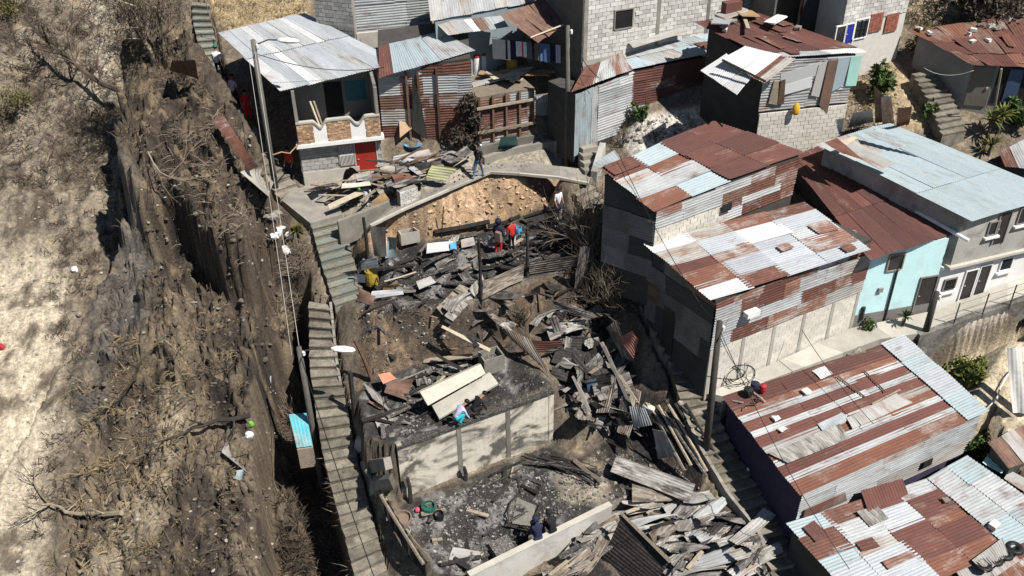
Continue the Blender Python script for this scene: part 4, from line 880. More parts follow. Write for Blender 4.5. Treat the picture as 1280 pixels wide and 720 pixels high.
# right top house
q = WQ('H'); rz = plane_of(q); h = thing('rusty_roof_house', 'grey plastered house with a rusty patched roof beside the small stairs at right', 'house', (*q[1][:2], 5)); pl = inset(q, 0.3)
core(h, pl, 4.0, rz, 'plaster_grey'); wR = Wall(pl[0], pl[1], 5, 7.5)
mb = MB(); wR.box(mb, 0.05, 1.05, 5.0, 7.0, 0, 0.05); dd = mb.build('door', M['door_brown'], h); mb = MB(); wR.box(mb, 0.85, 0.95, 5.9, 6.0, 0.05, 0.1); mb.build('handle', M['zinc_grey'], dd)
mb = MB(); wR.box(mb, 1.2, wR.L, 5.2, 7.3, 0.0, 0.03); mb.build('doorway', M['dark_room'], h); mb = MB(); wR.box(mb, 1.7, 2.3, 5.3, 7.0, 0.03, 0.07); mb.build('curtain', M['tarp_blue'], h)
roof(h, q, [0, 0.22, 0.42, 0.6, 0.8, 1], [0, 0.3, 0.62, 1], 'v', lambda i, j: random.choice(['rust_red', 'rust_orange', 'rust_brown', 'rust_dark', 'rust_mix', 'rust_brown']), jit=0.08, wav=0.03, patch=0.22)
mb = MB(); mb.tube([P(1243, 137, 5.2), P(1252, 86, 7.6)], 0.05, 5); mb.build('post', M['pale_wood'], h)

# ------------------------------------------------------------------ centre right: two tin houses
q = WQ('C2'); rz = plane_of(q); h = thing('upper_tin_house', 'tin house with rust brown and grey patched roof, upper of two above the alley', 'house', (*q[1][:2], 2)); pl = inset(q, 0.16)
core(h, pl, 0.0, rz, 'inner_dark'); wC2 = Wall(pl[0], pl[1], 2, rz(*pl[0]) - 0.1, rz(*pl[1]) - 0.1)
zm = min(wC2.top(0), wC2.top(wC2.L)) - 0.95
blocks(h, wC2, 2.2, zm, 'block_cream', 'mortar_pale', x1=wC2.L * 0.5); clad(h, wC2, 3.0, 0.6, [('zinc_spotted', 3), ('rust_mix', 2), ('zinc_white', 1)], (0.8, 1.6), x0=wC2.L * 0.5, ztop=zm)
clad(h, wC2, zm, 0.55, [('rust_mix', 2), ('zinc_spotted', 5), ('rust_brown', 1), ('zinc_grey', 3)], (1.2, 2.6), off=0.06)
mb = MB(); x_, z_ = wC2.px(905, 258); wC2.box(mb, x_ - 0.25, x_ + 0.3, z_ - 0.18, z_ + 0.2, 0.13, 0.17); mb.build('window', M['dark_room'], h)
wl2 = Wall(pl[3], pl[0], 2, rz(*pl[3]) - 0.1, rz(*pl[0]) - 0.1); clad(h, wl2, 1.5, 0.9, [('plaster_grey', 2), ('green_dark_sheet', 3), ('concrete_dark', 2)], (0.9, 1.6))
cm = {(0, 0): 'rust_orange', (0, 1): 'zinc_grey', (0, 2): 'zinc_dull', (0, 3): 'rust_red', (1, 0): 'zinc_blue', (1, 1): 'zinc_grey', (1, 2): 'rust_orange', (1, 3): 'zinc_blue'}
roof(h, [q[0], q[1], lerp(q[1], q[2], 0.48), lerp(q[0], q[3], 0.5)], [0, 0.5, 1], [0, 0.28, 0.52, 0.75, 1], 'u', lambda i, j: cm[(i, j)], jit=0.05, patch=0.22)
qh = [lerp(q[0], q[3], 0.5) + [0, 0, 0.1], lerp(q[1], q[2], 0.48) + [0, 0, 0.1], q[2], q[3]]
roof(h, qh, [0, 0.5, 1], [0, 0.3, 0.6, 1], 'u', lambda i, j: 'rust_red' if (i + j) % 2 else 'rust_dark', jit=0.03)
w4 = [P(741, 205, 5.9), P(757, 214, 5.7), P(776, 200, 5.9), P(768, 187, 6.2)]; mb = MB(); sheet_geo(mb, w4[1], w4[2], w4[3], w4[0], 'v', wav=0.03); mb.build('loose_sheet', M['zinc_old_blue'], h, smooth=True)

q = WQ('C'); rz = plane_of(q); h = thing('lower_tin_house', 'tall tin and block house with a white and rust patchwork roof beside the right stairs', 'house', (*q[1][:2], -2)); pl = inset(q, 0.14)
cf0, cf1 = P(879, 492, -2.3), P(1064, 408, -1.9); wC = Wall(cf0, cf1, -2.4, rz(*cf0[:2]) - 0.1, rz(*cf1[:2]) - 0.1)
pl[0], pl[1] = cf0[:2], cf1[:2]; core(h, pl, -5.0, rz, 'inner_dark')
zc = (wC.px(890, 430)[1] + wC.px(1068, 362)[1]) / 2
blocks(h, wC, -2.6, zc, 'block_cream', 'block_cream', off=0.03, gp=0.006, pj=0.004)
for f_ in (0.0, 0.2, 0.4, 0.6, 0.8, 0.975):
    mb = MB(); wC.box(mb, wC.L * f_, wC.L * f_ + 0.18, -2.6, zc, 0.03, 0.085); mb.build('column', M['concrete_pale'], h)
clad(h, wC, zc - 0.15, 0.56, [('zinc_grey', 7), ('zinc_spotted', 4), ('rust_red', 4), ('rust_mix', 1), ('zinc_dull', 2)], (0.8, 2.2), off=0.10)
mb = MB(); x_, z_ = wC.px(933, 386); wC.box(mb, x_ - 0.35, x_ + 0.3, z_ - 0.1, z_ + 0.12, 0.2, 0.5); tag(mb.build('water_meter', M['plastic_white']), 'white oval box fixed high on the patched tin wall', 'box')
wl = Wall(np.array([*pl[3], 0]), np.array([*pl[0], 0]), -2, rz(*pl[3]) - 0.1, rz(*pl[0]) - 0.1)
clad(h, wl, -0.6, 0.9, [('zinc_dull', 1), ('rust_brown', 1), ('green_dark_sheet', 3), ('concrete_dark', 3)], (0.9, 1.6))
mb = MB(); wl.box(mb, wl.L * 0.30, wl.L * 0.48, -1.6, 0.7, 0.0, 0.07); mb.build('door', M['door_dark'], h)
cm = [['zinc_white', 'rust_orange', 'zinc_bright', 'zinc_bright'], ['zinc_dull', 'rust_red', 'zinc_bright', 'zinc_spotted'], ['rust_orange', 'zinc_spotted', 'zinc_bright', 'zinc_bright'], ['zinc_white', 'zinc_spotted', 'rust_red', 'rust_orange']]
cm = {0: ['zinc_white', 'rust_mix', 'zinc_bright', 'zinc_bright'], 1: ['rust_orange', 'zinc_bright', 'zinc_bright', 'zinc_spotted'], 2: ['rust_red', 'zinc_spotted', 'zinc_bright', 'zinc_white'], 3: ['zinc_dull', 'zinc_bright', 'zinc_white', 'zinc_bright'], 4: ['zinc_white', 'zinc_dull', 'rust_orange', 'rust_mix']}
roof(h, q, [0, 0.24, 0.47, 0.74, 1], [0, 0.2, 0.4, 0.6, 0.8, 1], 'u', lambda i, j: cm[j][i], jit=0.04, patch=0.22)

# ------------------------------------------------------------------ turquoise house and white two storey house
q = WQ('K'); rz = plane_of(q); h = thing('turquoise_house', 'turquoise fronted house under a long dark rust roof', 'house', (*q[1][:2], -2))
k0, k1 = P(1063, 409, -1.9), P(1160, 388, -1.7); wK = Wall(k0, k1, -2, rz(*k0[:2]), rz(*k1[:2])); nb = -wK.n
core(h, [k0 - wK.n * 0.12, k1 - wK.n * 0.12, q[3] + [0, -0.2, 0], q[0] + [0.3, 0, 0]], -4, rz, 'inner_dark', drop=0.09)
mb = MB(); kt = [rz(*k0[:2]) - 0.09, rz(*k1[:2]) - 0.09]; mb.hexa([wK.pt(0, -2.5, 0), wK.pt(wK.L, -2.5, 0), wK.pt(wK.L, -2.5, -0.11), wK.pt(0, -2.5, -0.11)], [wK.pt(0, kt[0], 0), wK.pt(wK.L, kt[1], 0), wK.pt(wK.L, kt[1], -0.11), wK.pt(0, kt[0], -0.11)]); mb.build('front_wall', M['turquoise'], h)
mb = MB(); wK.box(mb, 0, wK.L, -2.4, -1.25, 0, 0.03); mb.build('plinth', M['plaster_grey'], h)
opening(h, wK, [(1112, 322), (1129, 317), (1126, 333), (1109, 338)], 'window', 'glass_dark', 'old_wood')
opening(h, wK, [(1151, 350), (1168, 345), (1159, 388), (1146, 390)], 'door', 'door_dark', 'concrete')
for a_, b_ in (((1121, 336), (1108, 404)), ((1079, 383), (1078, 398))):
    (xa, za), (xb, zb2) = wK.px(*a_), wK.px(*b_); mb = MB(); mb.tube([wK.pt(xa, za, 0.06), wK.pt(xa, zb2, 0.06)], 0.05 if a_[0] > 1100 else 0.09, 6); mb.build('downpipe', M['door_dark'], h)
mb = MB(); x_, z_ = wK.px(1100, 362); wK.box(mb, x_ - 0.12, x_ + 0.1, z_ - 0.1, z_ + 0.12, 0.0, 0.1); mb.build('meter_box', M['plaster_grey'], h)
roof(h, q, [0, 0.2, 0.4, 0.6, 0.8, 1], [0, 0.42, 0.75, 1], 'v', lambda i, j: random.choice(['rust_dark', 'rust_dark', 'rust_red']) if j < 2 else random.choice(['rust_red', 'rust_mix', 'rust_dark']), jit=0.02)
mb = MB(); mb.tube([P(1145, 264, 2.75), P(1211, 301, 2.3)], 0.09, 10); tag(mb.build('drain_pipe', M['plastic_white']), 'long white pipe sticking out over the dark rust roof edge', 'pipe')
mb = MB(); mb.box(P(1066, 291, 2.75) , (0.35, 0.25, 0.2), jit=0.06); tag(mb.build('stone', M['stone']), 'lone stone weighing down the edge of the dark rust roof', 'stone')

q = WQ('J'); rz = plane_of(q); h = thing('white_house', 'two storey white and grey plastered house under a wide light blue tin roof', 'house', (*q[1][:2], -2))
j0, j1 = P(1164, 386, -1.68), P(1290, 345, -1.2); wJ = Wall(j0, j1, -2, 3.2, 3.2)
zs = wJ.px(1190, 332)[1]; zs = zs
mb = MB(); bJ = inset(q, 0.25); pl = [j0, j1, bJ[2], bJ[3]]; mb.hexa([np.array([p[0], p[1], -4]) for p in pl], [np.array([p[0], p[1], zs]) for p in pl]); mb.build('lower_wall', M['plaster_white'], h)
pu = [j0 + wJ.n * 0.12 + wJ.d * 0.25, j1 + wJ.n * 0.12, np.array([*inset(q, 0.2)[2], 0]), np.array([*inset(q, 0.2)[3], 0])]; mb = MB(); mb.hexa([np.array([p[0], p[1], zs + 0.13]) for p in pu], [np.array([p[0], p[1], rz(p[0], p[1]) - 0.08]) for p in pu]); mb.build('upper_wall', M['plaster_stain'], h)
mb = MB(); wJ.box(mb, 0.1, wJ.L, zs + 0.005, zs + 0.128, -0.2, 0.3); mb.build('floor_slab', M['concrete_pale'], h)
wJu = Wall(pu[0], pu[1], zs, 3)
opening(h, wJu, [(1238, 280), (1249, 276), (1243, 291), (1233, 294)], 'window', 'glass_dark', 'plaster_grey', sill='paint_white'); opening(h, wJu, [(1251, 268), (1262, 264), (1252, 302), (1242, 305)], 'door', 'door_dark', 'plaster_grey'); opening(h, wJu, [(1276, 262), (1288, 258), (1284, 275), (1273, 279)], 'window', 'glass_dark', 'plaster_grey', sill='paint_white')
opening(h, wJ, [(1181, 352), (1195, 347), (1190, 358), (1178, 363)], 'window', 'glass_dark', 'plaster_grey', sill='paint_white', bars=6); opening(h, wJ, [(1208, 340), (1222, 336), (1211, 370), (1199, 374)], 'door', 'door_dark', 'plaster_white'); opening(h, wJ, [(1226, 334), (1239, 330), (1228, 364), (1217, 368)], 'door', 'door_dark', 'plaster_white'); opening(h, wJ, [(1252, 326), (1266, 321), (1262, 333), (1249, 338)], 'window', 'glass_dark', 'plaster_white', sill='paint_white')
def jm(i, j):
    if j == 2: return ['zinc_grey', 'zinc_dull', 'zinc_old_blue', 'zinc_old_blue', 'zinc_blue'][i]
    return 'zinc_blue'
roof(h, q, [0, 0.2, 0.4, 0.6, 0.8, 1], [0, 0.36, 0.72, 1], 'v', jm, jit=0.012, wav=0.006)
for pxs, mm in (([(1048, 185, 5.05), (1100, 212, 4.6), (1120, 205, 4.65), (1062, 178, 5.1)], 'zinc_dull'), ([(1030, 178, 5.3), (1052, 192, 5.05), (1080, 200, 4.95), (1046, 172, 5.3)], 'rust_mix'), ([(1090, 157, 5.35), (1095, 163, 5.3), (1170, 182, 4.9), (1150, 172, 5.1)], 'zinc_blue'), ([(1050, 176, 5.2), (1058, 182, 5.1), (1072, 172, 5.2), (1066, 170, 5.25)], 'pale_wood')):
    w4 = [P(*p) for p in pxs]; mb = MB(); sheet_geo(mb, w4[0], w4[1], w4[2], w4[3], 'u', wav=0.02, amp=0.012); mb.build('loose_sheet', M[mm], h, smooth=True)

# ------------------------------------------------------------------ big striped rust roof (lower right) and the patchwork roofs below it
q = WQ('D'); rz = plane_of(q); h = thing('striped_roof_house', 'tin house with a large rust and grey striped roof below the alley', 'house', (*q[1][:2], -5.5)); pl = inset(q, 0.16)
core(h, pl, -8.0, rz, 'purple_wall'); wDd = Wall(pl[0], pl[1], -6, rz(*pl[0]) - 0.08, rz(*pl[1]) - 0.08)
clad(h, wDd, -4.9, 0.75, [('zinc_grey', 5), ('zinc_dull', 2)], (1.6, 3.0), x0=0.0); 
wDd.quad(h, 'wall_sheet', 'rust_mix', [(1003, 634), (1053, 612), (1055, 622), (1000, 645)], 0.14, 0.17); mb = MB(); x_, z_ = wDd.px(1156, 577); wDd.box(mb, x_ - 0.25, x_ + 0.25, z_ - 0.17, z_ + 0.2, 0.12, 0.16); mb.build('window', M['dark_room'], h)
vs = [0]; tg = []
seq = [('rust_orange', 0.115), ('zinc_grey', 0.045), ('rust_red', 0.11), ('zinc_grey', 0.045), ('rust_orange', 0.10), ('zinc_dull', 0.05), ('rust_red', 0.115), ('zinc_grey', 0.045), ('rust_red', 0.12), ('zinc_grey', 0.05), ('rust_orange', 0.1), ('rust_dark', 0.13)]
for n_, w_ in seq: vs.append(vs[-1] + w_); tg.append(n_)
vs = [x / vs[-1] for x in vs]
qd = [q[0], q[1], lerp(q[1], q[2], 0.885), lerp(q[0], q[3], 0.865)]
roof(h, qd, [0, 0.34, 0.68, 1], vs, 'u', lambda i, j: tg[j], jit=0.02, lift=0.012)
qe = [lerp(q[0], q[3], 0.865) + [0, 0, 0.07], lerp(q[1], q[2], 0.885) + [0, 0, 0.07], q[2] + [0.1, 0.05, 0.07], q[3] + [0.05, 0.1, 0.07]]
roof(h, qe, [0, 1], [0, 0.3, 0.55, 0.78, 1], 'u', lambda i, j: random.choice(['zinc_bright', 'zinc_blue', 'zinc_bright']), jit=0.02)
def on_roof(pxs, q_, up=0.1):
    f_ = plane_of(q_); out = []
    for x, y in pxs:
        z = f_(0, 0)
        d_ = ray(x, y); lo, hi = 10.0, 90.0
        dd_ = d_ / np.linalg.norm(d_)
        for _ in range(50):
            m_ = (lo + hi) / 2; p = CC + dd_ * m_
            if p[2] > f_(p[0], p[1]) + up: lo = m_
            else: hi = m_
        out.append(CC + dd_ * lo)
    return out
def loose(pxs, q_, mm, label, up=0.13, ridge='u', wav=0.03, name='loose_sheet'):
    w4 = on_roof(pxs, q_, up); mb = MB(); sheet_geo(mb, w4[0], w4[1], w4[2], w4[3], ridge, wav=wav); return tag(mb.build(name, M[mm], smooth=True), label, 'roof sheet')
loose([(1058, 523), (1066, 536), (1141, 503), (1120, 492)], q, 'zinc_dull', 'loose bent grey sheet lying in the middle of the big striped roof', 0.16)
loose([(960, 566), (985, 579), (1062, 548), (1050, 530)], q, 'burnt_pale_sheet', 'stained tan sheet lying near the front edge of the big striped roof', 0.16)
loose([(1015, 463), (1026, 474), (1041, 468), (1031, 457)], q, 'zinc_white', 'small clean white sheet near the top edge of the big striped roof', 0.1)
loose([(1022, 530), (1030, 540), (1062, 524), (1052, 515)], q, 'zinc_bright', 'short bright sheet tucked behind the loose grey sheet', 0.12)
for i, (a_, b_, lb_) in enumerate((((1047, 470), (1081, 496), 'upper dark stick lying across the striped roof'), ((1080, 463), (1107, 490), 'dark stick closest to the light strip of the striped roof'), ((1090, 505), (1125, 487), 'thin grey stick resting beside the loose grey sheet'))):
    p_ = on_roof([a_, b_], q, 0.12); mb = MB(); mb.tube(p_, 0.035, 5); tag(mb.build('stick', M['brown_wood' if i < 2 else 'old_wood']), lb_, 'stick')
for i, (x, y, lb_) in enumerate(((1008, 490, 'crumpled white rag on the rust sheets'), (970, 522, 'flat white scrap on the left of the striped roof, upper'), (978, 536, 'flat white scrap on the left of the striped roof, lower'))):
    p_ = on_roof([(x, y)], q, 0.12)[0]; mb = MB(); mb.box(p_, (0.3, 0.24, 0.1 if i == 0 else 0.03), rotz(0.5), jit=0.05); tag(mb.build('scrap', M['tarp_white']), lb_, 'scrap')
q = WQ('EL'); rz = plane_of(q); qr = WQ('ER'); rzr = plane_of(qr); h = thing('patchwork_roof_house', 'low house at the bottom right under a patchwork of white, grey and rust sheets', 'house', (*q[1][:2], -7)); pl = inset(q, 0.16)
core(h, pl, -9.5, rz, 'inner_dark')
cm = {0: ['zinc_bright', 'zinc_bright', 'rust_orange', 'rust_orange'], 1: ['zinc_bright', 'zinc_bright', 'rust_red', 'rust_red'], 2: ['zinc_blue', 'zinc_dull', 'rust_red', 'rust_orange'], 3: ['rust_mix', 'zinc_grey', 'zinc_bright', 'rust_red'], 4: ['zinc_blue', 'rust_mix', 'rust_red', 'zinc_grey']}
roof(h, q, [0, 0.24, 0.5, 0.75, 1], [0, 0.22, 0.42, 0.6, 0.8, 1], 'u', lambda i, j: cm[j][i], jit=0.05, patch=0.22)
h2 = thing('blue_grey_roof_house', 'low house in the bottom right corner under a plain blue grey corrugated roof', 'house', (*qr[1][:2], -7)); pl = inset(qr, 0.14); core(h2, pl, -9.5, rzr, 'inner_dark')
roof(h2, qr, [0, 0.5, 1], [0, 0.35, 0.7, 1], 'u', lambda i, j: random.choice(['zinc_blue', 'zinc_old_blue', 'zinc_blue', 'zinc_grey']), jit=0.03)
loose([(1004, 659), (1020, 678), (1035, 667), (1018, 650)], q, 'rust_dark', 'small dark rust sheet loose on the left of the patchwork roof', 0.12)
loose([(1070, 640), (1088, 658), (1112, 648), (1096, 632)], q, 'burnt_pale_sheet', 'cream patched sheet in the middle of the patchwork roof', 0.15)
loose([(1076, 613), (1085, 640), (1135, 618), (1128, 598)], q, 'rust_red', 'deep red rust sheet along the top of the patchwork roof', 0.15)
loose([(1215, 700), (1232, 716), (1260, 694), (1253, 672)], q, 'zinc_dull', 'grey strip lifted along the edge between patchwork roof and blue grey roof', 0.2)
p_ = on_roof([(1242, 659)], q, 0.15)[0]; mb = MB(); mb.box(p_ + [0, 0, 0.1], (0.38, 0.28, 0.22), rotz(0.6), jit=0.02); tag(mb.build('block', M['block_white']), 'white block weighing down the roof seam in the bottom right corner', 'block')
p_ = on_roof([(1182, 627)], q, 0.15)[0]; mb = MB(); mb.box(p_ + [0, 0, 0.06], (0.25, 0.2, 0.14), rotz(0.2), jit=0.04); tag(mb.build('stone', M['stone']), 'small stone on the rust section of the patchwork roof', 'stone')
# corner roof with tyres
w4 = [P(1195, 716, -5.2), P(1225, 760, -5.4), P(1320, 710, -5.4), P(1278, 664, -5.2)]; h = thing('corner_shed', 'rust roofed shed in the bottom right corner', 'shed', (*w4[1][:2], -8)); core(h, inset(w4), -9.5, plane_of(w4)); roof(h, w4, [0, 0.35, 0.7, 1], [0, 0.5, 1], 'v', lambda i, j: random.choice(['rust_orange', 'rust_brown', 'zinc_dull', 'rust_red']), jit=0.05)
# small shacks on the right edge
for key, nm, lb_, q4, ms in (('a', 'edge_shack', 'small shack with a dull rust roof on the right edge beside the yard', [(1236, 553, -3.3), (1262, 585, -3.8), (1310, 565, -3.8), (1285, 528, -3.2)], ['rust_brown', 'zinc_dull', 'rust_brown']), ('b', 'edge_shed', 'little shed with grey and rust roof on the right edge below the yucca', [(1249, 190, 3.9), (1256, 208, 3.5), (1310, 214, 3.5), (1285, 172, 4.2)], ['rust_mix', 'zinc_grey', 'zinc_grey'])):
    w4 = [P(*p) for p in q4]; h = thing(nm, lb_, 'shed', (*w4[1][:2], w4[1][2] - 2)); core(h, inset(w4), w4[1][2] - 3, plane_of(w4), 'green_dark_sheet'); roof(h, w4, [0, 0.33, 0.66, 1], [0, 1], 'v', lambda i, j: ms[i], jit=0.04)
# ------------------------------------------------------------------ stairs, paths, retaining walls
def stairs(key, name, label, mat, wob_=0.03, group=None):
    L, Q, n = STAIR[key]; t = thing(name, label, 'stairs', (L[-1] + Q[-1]) / 2 - [0, 0, 0.6], group)
    for i in range(n):
        a, b, c, d = al(L, i / n), al(L, (i + 1) / n), al(Q, (i + 1) / n), al(Q, i / n)
        z = lerp((a[2] + d[2]) / 2, (b[2] + c[2]) / 2, 0.5); mb = MB()
        j = lambda: np.array([rnd(-wob_, wob_), rnd(-wob_, wob_), 0])
        b, c = b + j() * 0.6, c + j() * 0.6; pl = [b, c, d, a]
        dz = rnd(-0.015, 0.015)
        nose = unit((b + c - a - d) * np.array([1, 1, 0])) * 0.03
        mb.hexa([np.array([p[0], p[1], z - 0.75]) for p in pl], [np.array([p[0], p[1], z + dz - 0.06]) for p in pl])
        mb.hexa([np.array([p[0], p[1], z + dz - 0.06]) + (nose if k < 2 else 0) for k, p in enumerate(pl)], [np.array([p[0], p[1], z + dz + rnd(-0.012, 0.012)]) + (nose if k < 2 else 0) for k, p in enumerate(pl)])
        mb.build('step', M[mat], t)
    return t
stairs('olive_top', 'hillside_stairs', 'olive worn steps climbing to the top edge beside the bright roofed house', 'step_olive')
stairs('shade', 'hillside_stairs', 'shaded steps running down along the side of the balcony house', 'step_grey')
stairs('olive_main', 'hillside_stairs', 'olive grey flight between the brush and the upper burnt terrace', 'step_olive')
stairs('grey_long', 'hillside_stairs', 'long grey lower stairs passing the street lamp down to the bottom edge', 'step_grey', 0.05)
stairs('right', 'hillside_stairs', 'long right hand stairs along the two tall tin houses, mostly in shade', 'step_grey')
stairs('far_right', 'hillside_stairs', 'small pale stairs beside the grey plastered house at top right', 'step_grey')
def prism(name, pxs, mat, label=None, cat=None, th=0.12, up=0.0):
    w = [P(*p) for p in pxs]; mb = MB(); mb.hexa([p - [0, 0, th] for p in w], [p + [0, 0, up] for p in w]); o = mb.build(name, M[mat])
    if label: tag(o, label, cat)
    return o
def strip_wall(name, a, b, z0a, z1a, z0b, z1b, t, mat, parent=None):
    a = np.array([a[0], a[1], 0.0]); b = np.array([b[0], b[1], 0.0]); d = unit(b - a); n = np.array([d[1], -d[0], 0]) * t; mb = MB()
    mb.hexa([a + [0, 0, z0a], b + [0, 0, z0b], b - n + [0, 0, z0b], a - n + [0, 0, z0a]], [a + [0, 0, z1a], b + [0, 0, z1b], b - n + [0, 0, z1b], a - n + [0, 0, z1a]])
    return mb.build(name, M[mat], parent)
# landing and upper concrete path with its pale kerb
struct(prism('landing_path', [(352, 250, 2.6), (388, 279, 2.22), (428, 268, 2.25), (420, 246, 2.45), (392, 232, 2.62), (366, 236, 2.68)], 'concrete', th=0.5))
rim = [(462, 282, 2.58), (500, 263, 2.78), (560, 237, 3.02), (612, 215, 3.12), (650, 217, 3.12), (700, 222, 3.08), (736, 229, 2.92)]
backp = [(484, 262, 2.6), (508, 248, 2.8), (556, 226, 3.04), (604, 203, 3.14), (650, 203, 3.14), (700, 208, 3.1), (740, 213, 2.95)]
mb = MB(); slabs = thing('upper_path', 'concrete path along the rim above the orange earth bank', 'path', P(*rim[3]) - [0, 0, 0.4])
slabs['kind'] = 'structure'; del slabs['label']; del slabs['category']
for i in range(6):
    mb = MB(); w = [P(*rim[i]), P(*rim[i + 1]), P(*backp[i + 1]), P(*backp[i])]; mb.hexa([p - [0, 0, 0.09] for p in w], [p + [0, 0, rnd(0, 0.02)] for p in w]); mb.build('slab', M['concrete'], slabs)
    a, b = P(*rim[i]), P(*rim[i + 1]); strip_wall('kerb', a, b, a[2] - 0.05, a[2] + 0.05 + rnd(0, 0.03), b[2] - 0.05, b[2] + 0.05 + rnd(0, 0.03), -0.12, 'concrete_pale', slabs)
def low_wall(pxs, h, t, mat, label, base=0.6, name='low_wall', cat='wall'):
    w = [P(*p) for p in pxs]; t_ = thing(name, label, cat, w[0] - [0, 0, base])
    for a, b in zip(w[:-1], w[1:]): strip_wall('wall_section', a, b, a[2] - base, a[2] + h, b[2] - base, b[2] + h, t, mat, t_)
    return t_
low_wall([(424, 287, 2.15), (488, 262, 2.55)], 0.4, 0.2, 'concrete', 'low grey concrete wall at the end of the burnt yard beside the olive stairs', 0.9)
low_wall([(606, 207, 3.1), (640, 196, 3.15), (692, 186, 3.2), (724, 188, 3.2)], 0.42, 0.25, 'concrete', 'low concrete kerb wall in front of the rusty fence, lower one')
low_wall([(600, 196, 3.2), (636, 187, 3.25), (690, 176, 3.3)], 0.5, 0.22, 'concrete_dark', 'darker upper kerb wall at the foot of the rusty fence')
t_ = thing('entrance_steps', 'short block steps up to the blue grey tin door of the patched shack', 'stairs', P(735, 215, 2.9))
for i in range(5):
    a = P(728 + i * -1, 222 - i * 9, 2.95 + i * 0.2); mb = MB(); mb.box(a + [0.45, 0.25, -0.35], (0.85, 0.55, 0.75), rotz(0.4), jit=0.02); mb.build('step', M['concrete'], t_)
low_wall([(746, 222, 3.0), (757, 186, 3.9)], 0.3, 0.3, 'plaster_stain', 'pale side wall of the short block steps', 0.9)
# alley paving and its retaining wall
aw0 = [(886, 492, -2.24), (1064, 411, -1.88), (1163, 390, -1.68), (1290, 345, -1.18)]; aw1 = [(905, 497, -2.30), (1100, 425, -1.92), (1160, 416, -1.78), (1290, 373, -1.22)]
al_ = thing('alley', 'x', 'alley', P(*aw0[1]) - [0, 0, 0.4]); al_['kind'] = 'structure'; del al_['label']; del al_['category']
for i in range(3):
    for s_ in range(4):
        a, b, c, d = lerp(P(*aw1[i]), P(*aw1[i + 1]), s_ / 4), lerp(P(*aw1[i]), P(*aw1[i + 1]), (s_ + 1) / 4), lerp(P(*aw0[i]), P(*aw0[i + 1]), (s_ + 1) / 4), lerp(P(*aw0[i]), P(*aw0[i + 1]), s_ / 4)
        mb = MB(); e = [rnd(-0.01, 0.015) for _ in range(4)]; mb.hexa([p - [0, 0, 0.3] for p in (a, b, c, d)], [p + [0, 0, 0.05 + e[0]] for p in (a, b, c, d)]); mb.build('slab', M['concrete_pale'], al_)
t_ = thing('retaining_wall', 'stained grey retaining wall below the alley fence at right', 'wall', P(1160, 450, -3.2))
rw = [(1150, 421, -1.83), (1165, 417, -1.76), (1225, 395, -1.5), (1295, 372, -1.2)]
rough_mat('wall_mould', (0.24, 0.235, 0.21), (0.15, 0.145, 0.13), 1.6, (0.10, 0.095, 0.085), 8, bump=0.4, stain=(0.07, 0.068, 0.06))
for a, b in zip(rw[:-1], rw[1:]):
    a, b = P(*a), P(*b); strip_wall('wall_section', a, b, a[2] - 3.2, a[2] + 0.08, b[2] - 3.2, b[2] + 0.08, 0.3, 'wall_mould', t_)
fe = thing('wire_fence', 'thin post and wire fence along the alley at right', 'fence', P(1192, 405, -1.6))
fpts = [P(1192, 405, -1.6), P(1228, 393, -1.45), P(1262, 382, -1.3), P(1292, 371, -1.2)]
for p in fpts:
    mb = MB(); mb.tube([p - [0, 0, 0.2], p + [0.0, 0, 1.15]], 0.03, 5); mb.build('post', M['pole_dark'], fe)
for z in (0.35, 0.7, 1.08):
    mb = MB(); mb.tube([p + [0, 0, z] for p in fpts], 0.009, 3); mb.build('wire', M['cable'], fe)
# soot stained block wall holding the middle terrace
k = NT('soot_wall'); v = k.coord(rand=False)
col = k.mix(k.ramp(k.noise(v, 2.0), ((0.35, 0), (0.65, 1))), (0.56, 0.52, 0.44), (0.48, 0.445, 0.375))
so_ = k.noise(k.coord(rand=False, scale=(0.55, 0.55, 1.0)), 0.75, 7, 0.62, 0.9); col = k.mix(k.ramp(so_, ((0.44, 0), (0.54, 0.94))), col, (0.085, 0.078, 0.068))
k.bump(k.noise(v, 20), 0.3, 0.02); M['soot_wall'] = k.done(k.rand_bright(col, 0.93, 1.05, True), 0.9)
wa, wb = P(503, 624, -5.05), P(691, 552, -5.05); wM = Wall(wa, wb, -5.1, -2)
zt0, zt1 = wM.px(497, 564)[1], wM.px(690, 484)[1]; wM.z1, wM.z1b = zt0, zt1; zt = (zt0 + zt1) / 2
h = thing('burnt_block_wall', 'tall cream block wall with black soot streaks holding up the middle terrace', 'wall', (*wa[:2], -5.2))
mb = MB(); wM.box(mb, 0, wM.L, -5.6, zt, -0.2, 0.0); mb.build('wall_core', M['mortar'], h)
blocks(h, wM, -5.3, zt - 0.12, 'soot_wall', 'soot_wall', bw=0.42, bh=0.21, off=0.0, gp=0.005, pj=0.003)
for f_ in (0.0, 0.36, 0.675, 0.965):
    mb = MB(); wM.box(mb, wM.L * f_, wM.L * f_ + 0.2, -5.4, zt + (0.0 if f_ else 0.1), -0.21, 0.06); mb.build('column', M['concrete_dark' if 0 < f_ < 0.9 else 'soot_wall'], h)
mb = MB(); wM.box(mb, -0.02, wM.L + 0.02, zt - 0.12, zt + 0.02, -0.24, 0.075); mb.build('coping', M['char_ash'], h)
for f_, l_ in ((0.03, 1.6), (0.38, 1.0)):
    p = wM.pt(wM.L * f_, -5.2, 0.35); mb = MB(); mb.tube([p, p + [0.02, 0.05, l_ * 0.6], p + [-0.03, 0, l_]], [0.1, 0.09, 0.07], 5); tag(mb.build('burnt_post', M['char']), 'charred stump post at the left end of the soot streaked wall' if f_ < 0.1 else 'short charred stump at the middle of the soot streaked wall', 'post')
